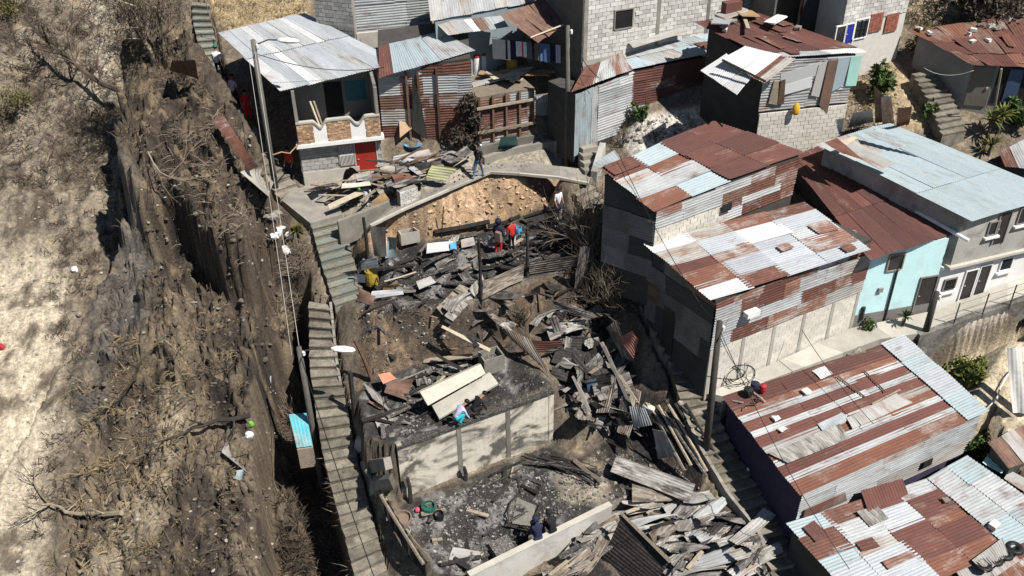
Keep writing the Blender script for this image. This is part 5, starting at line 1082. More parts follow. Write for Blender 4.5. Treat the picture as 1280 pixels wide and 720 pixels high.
# left return of that terrace and pale wall of the lower terrace
wa, wb = P(606, 741, -6.3), P(768, 655, -6.15); wN = Wall(wa, wb, -6.6, -4.8); ztn = wN.px(756, 637)[1]
h = thing('pale_terrace_wall', 'smooth pale plastered wall at the lower edge of the bottom burnt terrace', 'wall', (*wa[:2], -6.6))
rough_mat('plaster_ash', (0.58, 0.565, 0.53), (0.50, 0.485, 0.45), 1.0, (0.40, 0.385, 0.36), bump=0.15, stain=(0.36, 0.34, 0.31))
mb = MB(); wN.box(mb, -0.6, wN.L * 0.97, -7.2, ztn, -0.2, 0.0); mb.build('wall_face', M['plaster_ash'], h); mb = MB(); wN.box(mb, -0.6, wN.L * 0.97, ztn + 0.002, ztn + 0.06, -0.24, 0.02); mb.build('coping', M['concrete_pale'], h)
# left sloping fence of the lower terrace
fa, fb_ = P(463, 606, -4.45), P(534, 722, -5.5); wP = Wall(fa, fb_, -5, -4); n_ = 22; h = thing('plank_fence', 'scorched plank fence sloping down the left edge of the bottom terrace', 'fence', fa - [0, 0, 0.4])
for i in range(n_):
    t = i / n_; z = lerp(-4.5, -5.6, t); mb = MB(); wP.box(mb, wP.L * t + 0.01, wP.L * (t + 0.93 / n_), z - 0.3, z + 1.0 + rnd(-0.25, 0.12), -0.02, 0.03 + rnd(0, 0.03)); mb.build('plank', M[pick([('char_ash', 3), ('old_wood', 2), ('char', 3)])], h)
mb = MB(); mb.tube([wP.pt(0, -3.55, 0.1), wP.pt(wP.L * 0.5, -4.15, 0.12), wP.pt(wP.L, -4.65, 0.1)], 0.07, 5); mb.build('top_rail', M['old_wood'], h)
# rough stone edging left of the grey stairs, handrail curb right
L, Q, _n = STAIR['grey_long']; h = thing('stair_kerb', 'pale broken kerb along the right side of the long grey stairs', 'kerb', Q[1])
for i in range(7):
    a, b = al(Q, i / 22), al(Q, (i + 0.93) / 22); strip_wall('kerb_section', a, b, a[2] - 0.3, a[2] + 0.1 + rnd(-0.03, 0.03), b[2] - 0.3, b[2] + 0.1, -0.11, 'concrete', h)
L, Q, _n = STAIR['right']; h = thing('stair_kerb', 'pale rim wall down the left side of the right hand stairs', 'kerb', L[3])
for i in range(26, 44):
    a, b = al(L, i / 46), al(L, (i + 0.96) / 46); strip_wall('kerb_section', a, b, a[2] - 0.6, a[2] + 0.16 + rnd(-0.03, 0.03), b[2] - 0.6, b[2] + 0.16, 0.14, 'concrete', h)

# ------------------------------------------------------------------ utility poles, lamps, cables
def upto(base, py):
    lo, hi = 0.0, 20.0
    for _ in range(40):
        m_ = (lo + hi) / 2
        if pix(base + [0, 0, m_])[1] > py: lo = m_
        else: hi = m_
    return lo
POLES = {}
def pole(key, base, top, r, mat, label, lamp=None, tilt=(0, 0)):
    b = G(*base); hgt = upto(b, top[1]); t = thing('utility_pole', label, 'utility pole', b)
    d = P(top[0], top[1], b[2] + hgt) ; d[1] = b[1]; e = b + [0, 0, hgt]; e = lerp(e, d, 0.8)
    mb = MB(); mb.tube([b - [0, 0, 0.5], lerp(b, e, 0.5), e], [r * 1.15, r, r * 0.8], 10); mb.build('pole', M[mat], t, smooth=True)
    mb = MB(); c_ = e - [0, 0, 0.4] + [0.16, -0.05, 0]; mb.lathe(c_, [(0.04, 0), (0.07, 0.05), (0.07, 0.2), (0.03, 0.24)], 7); mb.box(c_ + [-0.08, 0.02, 0.08], (0.2, 0.04, 0.04)); mb.build('insulator', M['plastic_white'], t)
    if lamp:
        ld = np.array(lamp); mb = MB(); a0 = e - [0, 0, 0.25]; a1 = a0 + ld * 0.6 + [0, 0, 0.3]; a2 = a0 + ld + [0, 0, 0.32]; mb.tube([a0, a1, a2], 0.03, 6); ar = mb.build('lamp_arm', M['pole_dark'], t)
        u_ = unit(ld); mb = MB(); s_ = np.cross(u_, [0, 0, 1]); rr = []
        for q_, wv, hv in ((0, 0.05, 0.05), (0.15, 0.13, 0.1), (0.5, 0.17, 0.13), (0.85, 0.13, 0.1), (0.98, 0.04, 0.04)):
            rr.append([a2 + u_ * q_ + s_ * wv * math.cos(x) + np.array([0, 0, hv * math.sin(x)]) for x in [i * math.pi / 4 for i in range(8)]])
        for A_, B_ in zip(rr[:-1], rr[1:]):
            for i in range(8): mb.poly([A_[i], A_[(i + 1) % 8], B_[(i + 1) % 8], B_[i]])
        mb.poly(rr[0][::-1]); mb.poly(rr[-1]); mb.build('lamp_head', M['paint_white'], t, smooth=True)
    POLES[key] = e; return e
pole('a', (346, 246), (317, 50), 0.13, 'pole_concrete', 'grey concrete pole with a street lamp in front of the bright tin roof', lamp=(1.15, -0.25, 0))
pole('b', (709, 216), (709, 32), 0.12, 'pole_concrete', 'tall dark pole standing at the end of the upper concrete path')
pole('c', (404, 614), (374, 434), 0.13, 'pole_concrete', 'olive grey pole with a street lamp beside the long grey stairs', lamp=(1.35, -0.2, 0))
pole('d', (881, 577), (898, 402), 0.14, 'pole_dark', 'thick dark pole beside the right stairs with coiled cable hanging')
pole('e', (1152, 432), (1171, 365), 0.14, 'pole_dark', 'short leaning dark post at the corner of the alley and retaining wall')
def cable(a, b, sag, label, r=0.017, mat='cable', n=14):
    a, b = np.asarray(a, float), np.asarray(b, float); mb = MB(); mb.tube([lerp(a, b, i / n) - [0, 0, sag * 4 * (i / n) * (1 - i / n)] for i in range(n + 1)], r, 4); return tag(mb.build('cable', M[mat], smooth=True), label, 'cable')
pa, pb, pc, pd = POLES['a'], POLES['b'], POLES['c'], POLES['d']
cable(pa - [0, 0, 0.4], pc - [0, 0, 0.4], 0.5, 'pale cable strung from the upper lamp pole down to the lower lamp pole', 0.014, 'cable_pale')
cable(pa - [0.3, 0, 0.45], pc - [0.35, 0, 0.42], 0.8, 'second slacker pale cable between the two lamp poles', 0.012, 'cable_pale')
cable(pa - [0, 0, 0.6], P(480, 84, 7.9), 0.4, 'black cable from the upper lamp pole over the bright tin roof')
cable(pc - [0, 0, 0.4], P(470, 728, -2.8), 0.4, 'black cable running from the lower lamp pole down over the grey stairs')
cable(pb - [0, 0, 0.4], P(752, 100, 6.9), 0.25, 'thin cable from the tall dark pole to the patched shack roof, upper')
cable(pb - [0, 0, 0.7], P(738, 118, 6.5), 0.35, 'thin cable from the tall dark pole to the patched shack roof, lower')
cable(P(775, 196, 6.4), P(875, 380, 3.0), 0.25, 'black cable hanging across the upper patched roof to the lower one')
cable(P(875, 380, 3.0), pd, 0.1, 'short black cable from the lower white roof to the thick dark pole')
cable(pd - [0, 0, 0.3], P(1062, 712, -3.4), 0.5, 'black cable from the thick dark pole across the striped and patchwork roofs')
cable(P(1002, 412, -0.2), P(1092, 530, -1.9), 0.2, 'thin black cable crossing the top of the striped roof')
cable(pd - [0, 0, 0.5], P(930, 470, -2.0), 0.2, 'short slack cable looping down from the thick dark pole')
cable(P(1155, 85, 7.0), P(1217, 88, 7.2), 0.3, 'pale cable sagging in front of the grey plastered house', 0.014, 'cable_pale')
mb = MB()
for i in range(7):
    c_ = P(921 + rnd(-5, 5), 468 + rnd(-4, 4), -1.7 + rnd(-0.15, 0.15)); rr = rnd(0.35, 0.75); e1, e2 = unit(CR + np.array([rnd(-.3, .3) for _ in range(3)])), unit(CU + np.array([rnd(-.3, .3) for _ in range(3)]))
    mb.tube([c_ + rr * (e1 * math.cos(x) + e2 * 0.75 * math.sin(x)) for x in [j * 2 * math.pi / 18 for j in range(19)]], 0.014, 4)
tag(mb.build('cable_coil', M['cable'], smooth=True), 'tangled coil of black cable hanging in front of the pale block wall', 'cable coil')
mb = MB(); pts_ = [P(340, 194, 5.0), P(352, 190, 5.0), P(362, 192, 4.9), P(375, 178, 4.9)]; mb.tube(pts_, 0.035, 5); tag(mb.build('conduit', M['board_brown'], smooth=True), 'bent orange brown pipe bracket sticking out from the shaded house side', 'pipe')
_t = (1 + 5 ** 0.5) / 2
ICO = np.array([(-1, _t, 0), (1, _t, 0), (-1, -_t, 0), (1, -_t, 0), (0, -1, _t), (0, 1, _t), (0, -1, -_t), (0, 1, -_t), (_t, 0, -1), (_t, 0, 1), (-_t, 0, -1), (-_t, 0, 1)]) / 1.9
ICF = [(0, 11, 5), (0, 5, 1), (0, 1, 7), (0, 7, 10), (0, 10, 11), (1, 5, 9), (5, 11, 4), (11, 10, 2), (10, 7, 6), (7, 1, 8), (3, 9, 4), (3, 4, 2), (3, 2, 6), (3, 6, 8), (3, 8, 9), (4, 9, 5), (2, 4, 11), (6, 2, 10), (8, 6, 7), (9, 8, 1)]
def lump(mb, c, s_, rv=0.5):
    rt = rotz(rnd(0, 6)) @ rotx(rnd(-0.5, 0.5)); b = len(mb.v); sq = np.array([1, rnd(0.6, 1), rnd(0.4, 0.8)]) * s_ * 0.5
    for q in ICO: mb.v.append(tuple(c + rt @ (q * sq * rnd(0.75, 1.2))))
    for f_ in ICF: mb.face([b + i for i in f_], 0, None, rv)
CW = {'burnt_pale_sheet': 'pale tan', 'burnt_sheet': 'ash grey', 'burnt_brown_sheet': 'scorched brown', 'zinc_dull': 'dull grey', 'zinc_grey': 'bright grey', 'burnt_black_sheet': 'black', 'rust_brown': 'rusty brown', 'char': 'black charred', 'char_ash': 'ash streaked', 'old_wood': 'grey brown', 'pale_wood': 'pale yellow', 'brown_wood': 'dark brown', 'board_brown': 'orange brown'}
# ------------------------------------------------------------------ debris
def Gu(px, py, up=0.0):
    p = G(px, py); return P(px, py, p[2] + up) if up else p
def flat4(pxs, ups, name, mat, label, cat, ridge='v', amp=0.016, wav=0.03, group=None, th=0.0):
    w = [Gu(x, y, u) for (x, y), u in zip(pxs, ups)]
    n_ = np.cross(w[1] - w[0], w[3] - w[0])
    if n_ @ (CC - w[0]) < 0: w = [w[1], w[0], w[3], w[2]]
    mb = MB()
    if th:
        n_ = unit(np.cross(w[1] - w[0], w[3] - w[0])); mb.hexa([p - n_ * th for p in w], w)
        o = mb.build(name, M[mat])
    else: sheet_geo(mb, *w, ridge, amp=amp, wav=wav); o = mb.build(name, M[mat], smooth=True)
    return tag(o, label, cat, group)
def beam(pxs, ups, r, mat, label, name='charred_beam', cat='beam', n=4, group=None, r1=None):
    w = [Gu(x, y, u) for (x, y), u in zip(pxs, ups)]; pts_ = [w[0]]
    for a, b in zip(w[:-1], w[1:]): pts_ += [lerp(a, b, 0.5) + np.array([rnd(-1, 1), rnd(-1, 1), rnd(-1, 1)]) * r * 0.5, b]
    mb = MB(); mb.tube(pts_, [r * rnd(0.8, 1.15) for _ in pts_] if r1 is None else [lerp(r, r1, i / (len(pts_) - 1)) for i in range(len(pts_))], n); return tag(mb.build(name, M[mat]), label, cat, group)
S = flat4
S([(763, 589), (861, 629), (869, 606), (771, 569)], [0.55, 0.5, 0.6, 0.75], 'burnt_sheet', 'burnt_pale_sheet', 'largest long pale tan sheet on top of the lower right pile', 'metal sheet', 'u')
S([(790, 628), (838, 626), (850, 622), (790, 605)], [0.35, 0.4, 0.4, 0.4], 'burnt_sheet', 'burnt_brown_sheet', 'brown scorched sheet lying under the long pale tan sheet', 'metal sheet', 'u')
S([(823, 573), (850, 570), (830, 540), (815, 536)], [0.25, 0.3, 0.9, 0.9], 'burnt_sheet', 'zinc_dull', 'grey corrugated sheet leaning beside the bundle of charred poles, lower', 'metal sheet', 'v')
S([(793, 535), (815, 531), (806, 510), (786, 508)], [0.5, 0.6, 1.0, 1.0], 'burnt_sheet', 'zinc_grey', 'bright ribbed sheet leaning above the grey one near the charred poles', 'metal sheet', 'v')
S([(792, 449), (798, 424), (791, 413), (773, 423)], [0.5, 0.6, 0.9, 0.8], 'burnt_sheet', 'pink_sheet', 'faded pink sheet standing between the brush and the right stairs', 'metal sheet', 'v')
S([(656, 443), (702, 441), (703, 425), (655, 425)], [0.1, 0.1, 0.65, 0.65], 'burnt_sheet', 'rust_red', 'red corrugated sheet standing on edge at the right of the burnt terrace', 'metal sheet', 'u')
S([(694, 384), (738, 400), (742, 391), (690, 375)], [0.5, 0.5, 0.6, 0.6], 'burnt_sheet', 'burnt_sheet', 'narrow dark ribbed sheet lying below the bare shrub', 'metal sheet', 'u')
S([(698, 428), (706, 424), (697, 396), (686, 398)], [0.1, 0.1, 0.8, 0.8], 'burnt_sheet', 'burnt_pale_sheet', 'tan bent plate standing left of the black hole in the rubble', 'metal sheet', 'v')
S([(716, 414), (738, 411), (736, 399), (716, 403)], [0.1, 0.1, 0.4, 0.4], 'burnt_sheet', 'burnt_pale_sheet', 'short tan plate under the narrow dark ribbed sheet', 'metal sheet', 'v')
S([(703, 452), (711, 450), (715, 423), (707, 420)], [0.1, 0.1, 0.7, 0.7], 'burnt_sheet', 'burnt_pale_sheet', 'white scorched strip standing beside the red corrugated sheet', 'metal sheet', 'v')
S([(713, 440), (736, 441), (736, 421), (713, 420)], [0.2, 0.2, 0.5, 0.5], 'burnt_sheet', 'burnt_black_sheet', 'black ribbed sheet in the middle of the rubble gully', 'metal sheet', 'u')
S([(735, 493), (757, 494), (757, 468), (733, 477)], [0.1, 0.1, 0.6, 0.6], 'old_door', 'tarp_blue', 'blue grey door panel leaning in the dark rubble hole', 'door panel', 'v', 0.001, 0.0)
S([(735, 446), (746, 470), (754, 430), (738, 421)], [0.1, 0.1, 0.6, 0.6], 'burnt_sheet', 'burnt_black_sheet', 'dark plate shading the rubble hole, beside the pink sheet', 'metal sheet', 'v')
S([(767, 545), (782, 540), (790, 505), (777, 495)], [0.1, 0.1, 0.9, 0.9], 'burnt_sheet', 'char_ash', 'tall dark charred panel standing left of the ribbed sheets', 'panel', 'v', 0.004)
S([(778, 445), (795, 455), (770, 400), (757, 410)], [0.2, 0.2, 0.8, 0.8], 'burnt_sheet', 'burnt_brown_sheet', 'dark brown sheet just left of the pink one', 'metal sheet', 'v')
for i, (a, b, m_, lb) in enumerate((((755, 433), (790, 512), 'burnt_pale_sheet', 'long bent pale strip running down the rubble gully'), ((752, 428), (768, 462), 'burnt_pale_sheet', 'short pale strip beside the upper end of the long bent strip'), ((716, 470), (737, 515), 'burnt_pale_sheet', 'pale tapering strip right of the soot streaked wall'), ((775, 470), (798, 505), 'old_wood', 'grey plank lying along the long bent pale strip'))):
    beam([a, b], [0.7, 0.7], 0.09, m_, lb, 'burnt_strip', 'strip')
for i in range(13):
    x = 806 + i * 4.2; y = 505 + rnd(-7, 7); beam([(x, y), (x + rnd(38, 60), y + rnd(62, 88))], [rnd(0.3, 0.8), rnd(0.15, 0.4)], rnd(0.045, 0.085), *(lambda m_: (m_, CW[m_] + ' pole, number %s from the left in the bundle by the right stairs' % ('one two three four five six seven eight nine ten eleven twelve thirteen'.split()[i])))(['char', 'char_ash', 'old_wood'][(i * 5) % 3]), 'charred_pole', 'pole', 5, 'charred poles stacked by the right stairs')
mb = MB(); p = Gu(804, 509, 0.6); q_ = Gu(817, 516, 0.5); mb.tube([p, q_], 0.26, 12); tag(mb.build('barrel', M['mattress'], smooth=True), 'beige barrel lying on its side atop the charred pole bundle', 'barrel')
# middle terrace
S([(622, 408), (636, 420), (690, 472), (664, 424)][::1], [0.15, 0.15, 0.2, 0.9], 'burnt_sheet', 'burnt_brown_sheet', 'long curved scorched sheet standing at the right of the middle terrace', 'metal sheet', 'u')
S([(535, 507), (607, 467), (601, 455), (525, 490)], [0.95, 1.05, 1.3, 1.25], 'mattress_slab', 'mattress', 'upper cream slab propped over the middle terrace', 'slab', th=0.3)
S([(549, 523), (623, 479), (612, 465), (540, 507)], [0.4, 0.5, 0.8, 0.7], 'mattress_slab', 'concrete_pale', 'lower mottled grey white slab propped over the middle terrace', 'slab', th=0.10)
for x, y in ((545, 512), (600, 480)): beam([(x, y + 6), (x + 3, y - 4)], [0, 0.6], 0.06, 'char', 'short prop post under the cream slab, ' + ('left' if x < 570 else 'right'), 'post', 'post')
def openbox(pxs, h, t, mat, label, name='sink', inner=0.25, cat='sink'):
    w = [G(*p) for p in pxs]; z = np.mean([p[2] for p in w]); th_ = thing(name, label, cat, np.mean(w, 0)); c = sum(w) / 4
    for i in range(4):
        a, b = w[i], w[(i + 1) % 4]; ai, bi = lerp(a, c, t), lerp(b, c, t); mb = MB()
        mb.hexa([np.array([p[0], p[1], z - 0.15]) for p in (a, b, bi, ai)], [np.array([p[0], p[1], z + h]) for p in (a, b, bi, ai)]); mb.build('side', M[mat], th_)
    mb = MB(); mb.hexa([np.array([lerp(p, c, t)[0], lerp(p, c, t)[1], z]) for p in w], [np.array([lerp(p, c, t)[0], lerp(p, c, t)[1], z + h - inner]) for p in w]); mb.build('basin_floor', M['char_ash'], th_); return th_
openbox([(606, 474), (631, 463), (622, 447), (598, 456)], 0.75, 0.14, 'concrete', 'grey concrete water tank at the back of the middle terrace', 'water_tank', 0.3, 'tank')
beam([(552, 408), (612, 438)], [0.35, 0.7], 0.1, 'pale_wood', 'pale plank running down to the concrete water tank', 'plank', 'plank'); beam([(556, 400), (603, 428)], [0.25, 0.6], 0.07, 'char', 'dark beam parallel to the pale plank above the water tank')
beam([(545, 443), (590, 467)], [0.2, 0.25], 0.1, 'char', 'thick charred beam lying left of the concrete water tank')
S([(466, 498), (488, 515), (476, 494), (452, 476)], [0.25, 0.25, 0.45, 0.45], 'roof_sheet', 'burnt_pale_sheet', 'pale ribbed sheet beside the charred post by the long grey stairs', 'metal sheet', 'v'); S([(472, 535), (492, 530), (486, 514), (466, 519)], [0.1, 0.1, 0.2, 0.2], 'roof_sheet', 'zinc_dull', 'small pale grey sheet lying below the ribbed one on the middle terrace', 'metal sheet', 'v')
S([(479, 480), (496, 473), (487, 465), (472, 468)], [0.6, 0.6, 0.6, 0.6], 'panel', 'orange_tile', 'flat orange panel on the left of the middle terrace', 'panel', 'u', 0.004); S([(480, 490), (508, 500), (517, 473), (485, 477)], [0.3, 0.25, 0.5, 0.5], 'burnt_sheet', 'rust_brown', 'crumpled brown sheet beside the orange panel', 'metal sheet', 'u', 0.01, 0.12)
for i, (a, b, lb) in enumerate((((447, 464), (444, 521), 'tall charred post beside the long grey stairs'),)):
    p = G(*b); t_ = upto(p, a[1]); mb = MB(); mb.tube([p - [0, 0, 0.2], p + [0.02, 0, t_ / 2], p + [0.05, 0, t_]], [0.12, 0.11, 0.1], 6); tag(mb.build('charred_post', M['char']), lb, 'post')
def post(px0, py0, py1, r, lb, dx=0.0, mat='char'):
    p = G(px0, py0); t_ = upto(p, py1); mb = MB(); mb.tube([p - [0, 0, 0.3], p + [dx * 0.5 + 0.02, 0, t_ / 2], p + [dx, 0, t_]], [r * 1.1, r * 0.9, r * 0.8], 6); return tag(mb.build('charred_post', M[mat]), lb, 'post')
post(601, 376, 300, 0.085, 'tall charred post at the edge of the upper terrace, left one')
post(659, 346, 285, 0.09, 'tall charred post at the edge of the upper terrace, right one')
post(735, 303, 262, 0.2, 'thick burnt post at the right end of the upper terrace')
post(460, 322, 272, 0.09, 'charred post standing against the left end of the orange bank')
post(551, 297, 258, 0.035, 'thin black stick standing in front of the orange bank', 0.22)
post(466, 475, 425, 0.09, 'scorched brown post leaning on the bank between the terraces', -0.55, 'brown_wood')
post(738, 345, 308, 0.14, 'grey scorched stump by the bare shrub', 0.05, 'char_ash')
# upper terrace
S([(603, 375), (655, 349), (655, 330), (603, 352)], [0.15, 0.15, 0.75, 0.75], 'burnt_sheet', 'burnt_brown_sheet', 'curved brown sheet standing between the two tall charred posts', 'metal sheet', 'u', 0.016, 0.1)
S([(556, 394), (566, 402), (599, 364), (597, 349)], [0.1, 0.1, 0.5, 0.7], 'burnt_sheet', 'burnt_pale_sheet', 'tan board leaning down the bank beside the left charred post', 'board', 'u', 0.006)
S([(545, 385), (556, 396), (590, 362), (575, 355)], [0.1, 0.1, 0.25, 0.25], 'burnt_sheet', 'burnt_brown_sheet', 'brown scorched sheet under the tan leaning board', 'metal sheet', 'u')
S([(662, 343), (728, 333), (728, 317), (662, 328)], [0.1, 0.1, 0.7, 0.7], 'burnt_sheet', 'burnt_brown_sheet', 'long ribbed sheet edging the upper terrace right of the posts', 'metal sheet', 'u')
S([(718, 361), (733, 358), (737, 309), (724, 308)], [0.1, 0.1, 1.4, 1.4], 'burnt_sheet', 'burnt_sheet', 'tall grey curled sheet standing at the right end of the upper terrace', 'metal sheet', 'v', 0.01, 0.06)
S([(468, 320), (483, 320), (482, 284), (462, 284)], [0.1, 0.1, 1.3, 1.3], 'mesh_panel', 'concrete_dark', 'grey mesh like panel leaning on the left end of the orange bank', 'panel', 'v', 0.003)
S([(482, 323), (496, 321), (496, 297), (484, 296)], [0.1, 0.1, 0.8, 0.8], 'zinc_sheet', 'zinc_blue', 'small bright ribbed sheet leaning beside the grey box sink', 'metal sheet', 'v')
openbox([(503, 318), (526, 308), (518, 297), (499, 305)], 0.45, 0.14, 'concrete_pale', 'pale grey box sink tipped on the upper terrace near the orange bank')
for i, (a, b, r, m_, lb) in enumerate((((543, 290), (612, 277), 0.13, 'char', 'thick black beam lying along the foot of the orange bank'), ((610, 283), (650, 270), 0.11, 'char', 'second black beam along the bank behind the people'), ((655, 272), (706, 258), 0.10, 'char', 'black beam stack end at the right foot of the bank'), ((660, 281), (700, 268), 0.08, 'char_ash', 'ash grey beam lying in front of the black beam stack'), ((545, 302), (596, 293), 0.09, 'char_ash', 'ash grey beam below the thick black one'), ((480, 352), (520, 340), 0.05, 'pale_wood', 'thin yellow pole lying beside the yellow drum'), ((600, 334), (650, 330), 0.07, 'char', 'black beam lying in front of the people'), ((672, 320), (735, 300), 0.08, 'char', 'curved black beam at the right of the upper terrace'), ((722, 300), (738, 320), 0.08, 'old_wood', 'grey plank leaning beside the thick burnt post'), ((712, 262), (742, 296), 0.13, 'concrete_dark', 'dark sloping edge beam beside the right stairs'))):
    beam([a, b], [0.15, 0.15], r, m_, lb)
S([(533, 317), (569, 312), (566, 301), (534, 304)], [0.3, 0.3, 0.45, 0.45], 'panel', 'zinc_white', 'white panel lying on the ash near the box sink', 'panel', 'u', 0.004); S([(563, 312), (571, 311), (570, 302), (562, 304)], [0.34, 0.34, 0.5, 0.5], 'bag', 'plastic_blue', 'blue plastic sheet at the end of the white panel', 'plastic sheet', 'u', 0.004)
S([(577, 310), (594, 306), (592, 296), (576, 300)], [0.2, 0.2, 0.3, 0.3], 'panel', 'zinc_dull', 'grey flat panel left of the standing people', 'panel', 'u', 0.004)
def drum(px, py, r, h, mat, label, cat='drum', name='drum', tilt=0.0, open_=True):
    p = G(px, py); mb = MB(); rt = rotx(tilt) if tilt else None
    prof = [(r * 0.92, -0.05), (r, h * 0.3), (r * 1.02, h * 0.65), (r * 0.97, h)] + ([(r * 0.85, h), (r * 0.8, h * 0.55)] if open_ else [(r * 0.3, h * 1.08)])
    mb.lathe(p, prof, 14, rot=rt); return tag(mb.build(name, M[mat], smooth=False), label, cat)
drum(466, 358, 0.3, 0.7, 'drum_yellow', 'yellow plastic drum on the left of the upper terrace'); drum(560, 316, 0.28, 0.15, 'plastic_black', 'black round tub near the white panel', 'tub', 'tub')
mb = MB(); p = G(630, 293) ; 
for i, (x, y, m_, lb) in enumerate(((628, 296, 'plastic_white', 'white bucket beside the red shirted person'), (648, 290, 'plastic_blue', 'pale blue bucket to the right of the red shirted person'))): drum(x + (12 if i == 0 else 0), y + (8 if i == 0 else 2), 0.17, 0.35, m_, lb, 'bucket', 'bucket')
for i, (q4, m_, lb) in enumerate((([(444, 352), (456, 354), (457, 344), (443, 342)], 'zinc_white', 'white board left of the yellow drum'), ([(462, 374), (505, 368), (502, 361), (465, 364)], 'zinc_white', 'long white board in front of the yellow drum'), ([(478, 364), (500, 358), (497, 352), (480, 357)], 'board_brown', 'brown board right of the yellow drum'), ([(445, 376), (464, 382), (470, 370), (450, 360)], 'rust_brown', 'brown panel below the yellow drum'), ([(524, 362), (545, 353), (538, 345), (520, 352)], 'zinc_dull', 'pale crate side lying right of the boards'), ([(452, 338), (474, 334), (470, 322), (450, 326)], 'zinc_old_blue', 'blue grey sheet behind the yellow drum'))):
    S(q4, [0.25, 0.25, 0.35, 0.35], 'board', m_, lb, 'board', 'u', 0.004)
# bottom terrace
for i, (x, y, r, h_, m_, lb, c_) in enumerate(((536, 640, 0.3, 0.35, 'plastic_green', 'dark green bucket at the foot of the soot streaked wall', 'bucket'), (503, 654, 0.42, 0.32, 'cloth_pack', 'large brownish bowl on the left of the bottom terrace', 'bowl'), (549, 648, 0.2, 0.3, 'plastic_black', 'black pot beside the dark green bucket', 'pot'), (443, 512, 0.18, 0.3, 'concrete_pale', 'white pot by the long grey stairs', 'pot'), (508, 668, 0.2, 0.2, 'zinc_dull', 'dented pale pan below the brownish bowl', 'pan'))):
    drum(x, y, r, h_, m_, lb, c_, c_)
mb = MB(); mb.lathe(G(522, 640), [(0.02, 0), (0.1, 0.05), (0.12, 0.12), (0.09, 0.2), (0.02, 0.23)], 10); tag(mb.build('ball', M['pink'], smooth=True), 'small pink ball beside the dark green bucket', 'ball')
mb = MB(); fr = [Gu(*p, 0.12) for p in ((636, 653), (634, 640), (638, 628), (648, 618))]; mb.tube(fr, 0.035, 5); mb.tube([Gu(*p, 0.15) for p in ((632, 655), (648, 659), (668, 663))], 0.04, 5); mb.tube([Gu(*p, 0.12) for p in ((666, 660), (668, 645), (676, 630))], 0.035, 5); tag(mb.build('bed_frame', M['char']), 'burnt black bed frame lying on the bottom terrace', 'bed frame')
S([(640, 654), (664, 658), (670, 632), (646, 622)], [0.08, 0.08, 0.1, 0.1], 'board', 'concrete_dark', 'grey board lying inside the burnt bed frame', 'board', 'u', 0.003)
w = G(628, 692); mb = MB(); mb.box(w + [0, 0, 0.2], (0.95, 0.8, 0.4), rotz(0.5), taper=0.92, jit=0.03); st = tag(mb.build('stove', M['char_ash']), 'burnt grey stove box on the bottom terrace', 'stove')
S([(560, 700), (600, 704), (606, 690), (566, 684)], [0.05, 0.05, 0.1, 0.1], 'sheet_scrap', 'zinc_dull', 'flat grey sheet left of the burnt stove box', 'metal sheet', 'u', 0.005)
beam([(550, 706), (600, 696)], [0.15, 0.15], 0.1, 'char', 'black beam left of the burnt stove box'); beam([(538, 700), (510, 668)], [0.3, 0.2], 0.09, 'old_wood', 'grey plank leaning inside the plank fence')
beam([(613, 594), (655, 575)], [0.2, 0.2], 0.06, 'char', 'thin black beam at the foot of the soot streaked wall'); beam([(617, 604), (650, 586)], [0.15, 0.15], 0.04, 'char', 'second thin black beam at the foot of the soot streaked wall')
def rope_bundle():
    for i in range(26):
        a = (rnd(655, 690), rnd(566, 584)); c = (rnd(700, 725), rnd(570, 584)); b = (rnd(738, 752), rnd(585, 606)); w = [Gu(a[0], a[1], rnd(0.1, 0.3)), Gu(c[0], c[1], rnd(0.2, 0.45)), Gu(b[0], b[1], rnd(0.1, 0.4))]
        pts_ = [lerp(lerp(w[0], w[1], t), lerp(w[1], w[2], t), t) for t in [k_ / 8 for k_ in range(9)]]; mb = MB(); mb.tube(pts_, rnd(0.02, 0.045), 5); tag(mb.build('burnt_pipe', M[pick([('char', 4), ('char_ash', 1)])]), 'bent black pipe in the tangle right of the soot streaked wall', 'pipe', 'tangled black pipes on the bottom terrace')
rope_bundle()
beam([(718, 575), (750, 600)], [0.5, 0.35], 0.1, 'old_wood', 'pale grey board lying across the tangled black pipes', 'board', 'board')
# bottom right pile of sheets
S([(777, 645), (838, 700), (812, 745), (752, 700)], [1.15, 1.0, -0.1, 0.0], 'burnt_sheet', 'burnt_black_sheet', 'big black sheet sloping down into the dark pit at the bottom', 'metal sheet', 'u')
beam([(777, 642), (838, 702)], [1.25, 1.1], 0.08, 'old_wood', 'pale rail along the top of the big black sheet', 'rail', 'rail')
PILE = [(790, 640), (880, 632), (905, 655), (955, 690), (965, 730), (860, 730), (830, 690)]
def say(label, mn, L_, lo, hi, x, y, poly):
    xs = [p[0] for p in poly]; ys = [p[1] for p in poly]; u = (x - min(xs)) / (max(xs) - min(xs)); v_ = (y - min(ys)) / (max(ys) - min(ys)); t = (L_ - lo) / (hi - lo + 1e-9)
    return '%s %s %s, %s %s part' % ('short' if t < 0.33 else 'long' if t > 0.67 else 'middling', CW.get(mn, 'grey'), label, ('top', 'middle', 'lower')[min(2, int(v_ * 3))], ('left', 'centre', 'right')[min(2, int(u * 3))])
def inpoly(poly):
    xs = [p[0] for p in poly]; ys = [p[1] for p in poly]
    while True:
        x, y = rnd(min(xs), max(xs)), rnd(min(ys), max(ys))
        if float(sdist(np.array(x), np.array(y), poly)) > 0: return x, y
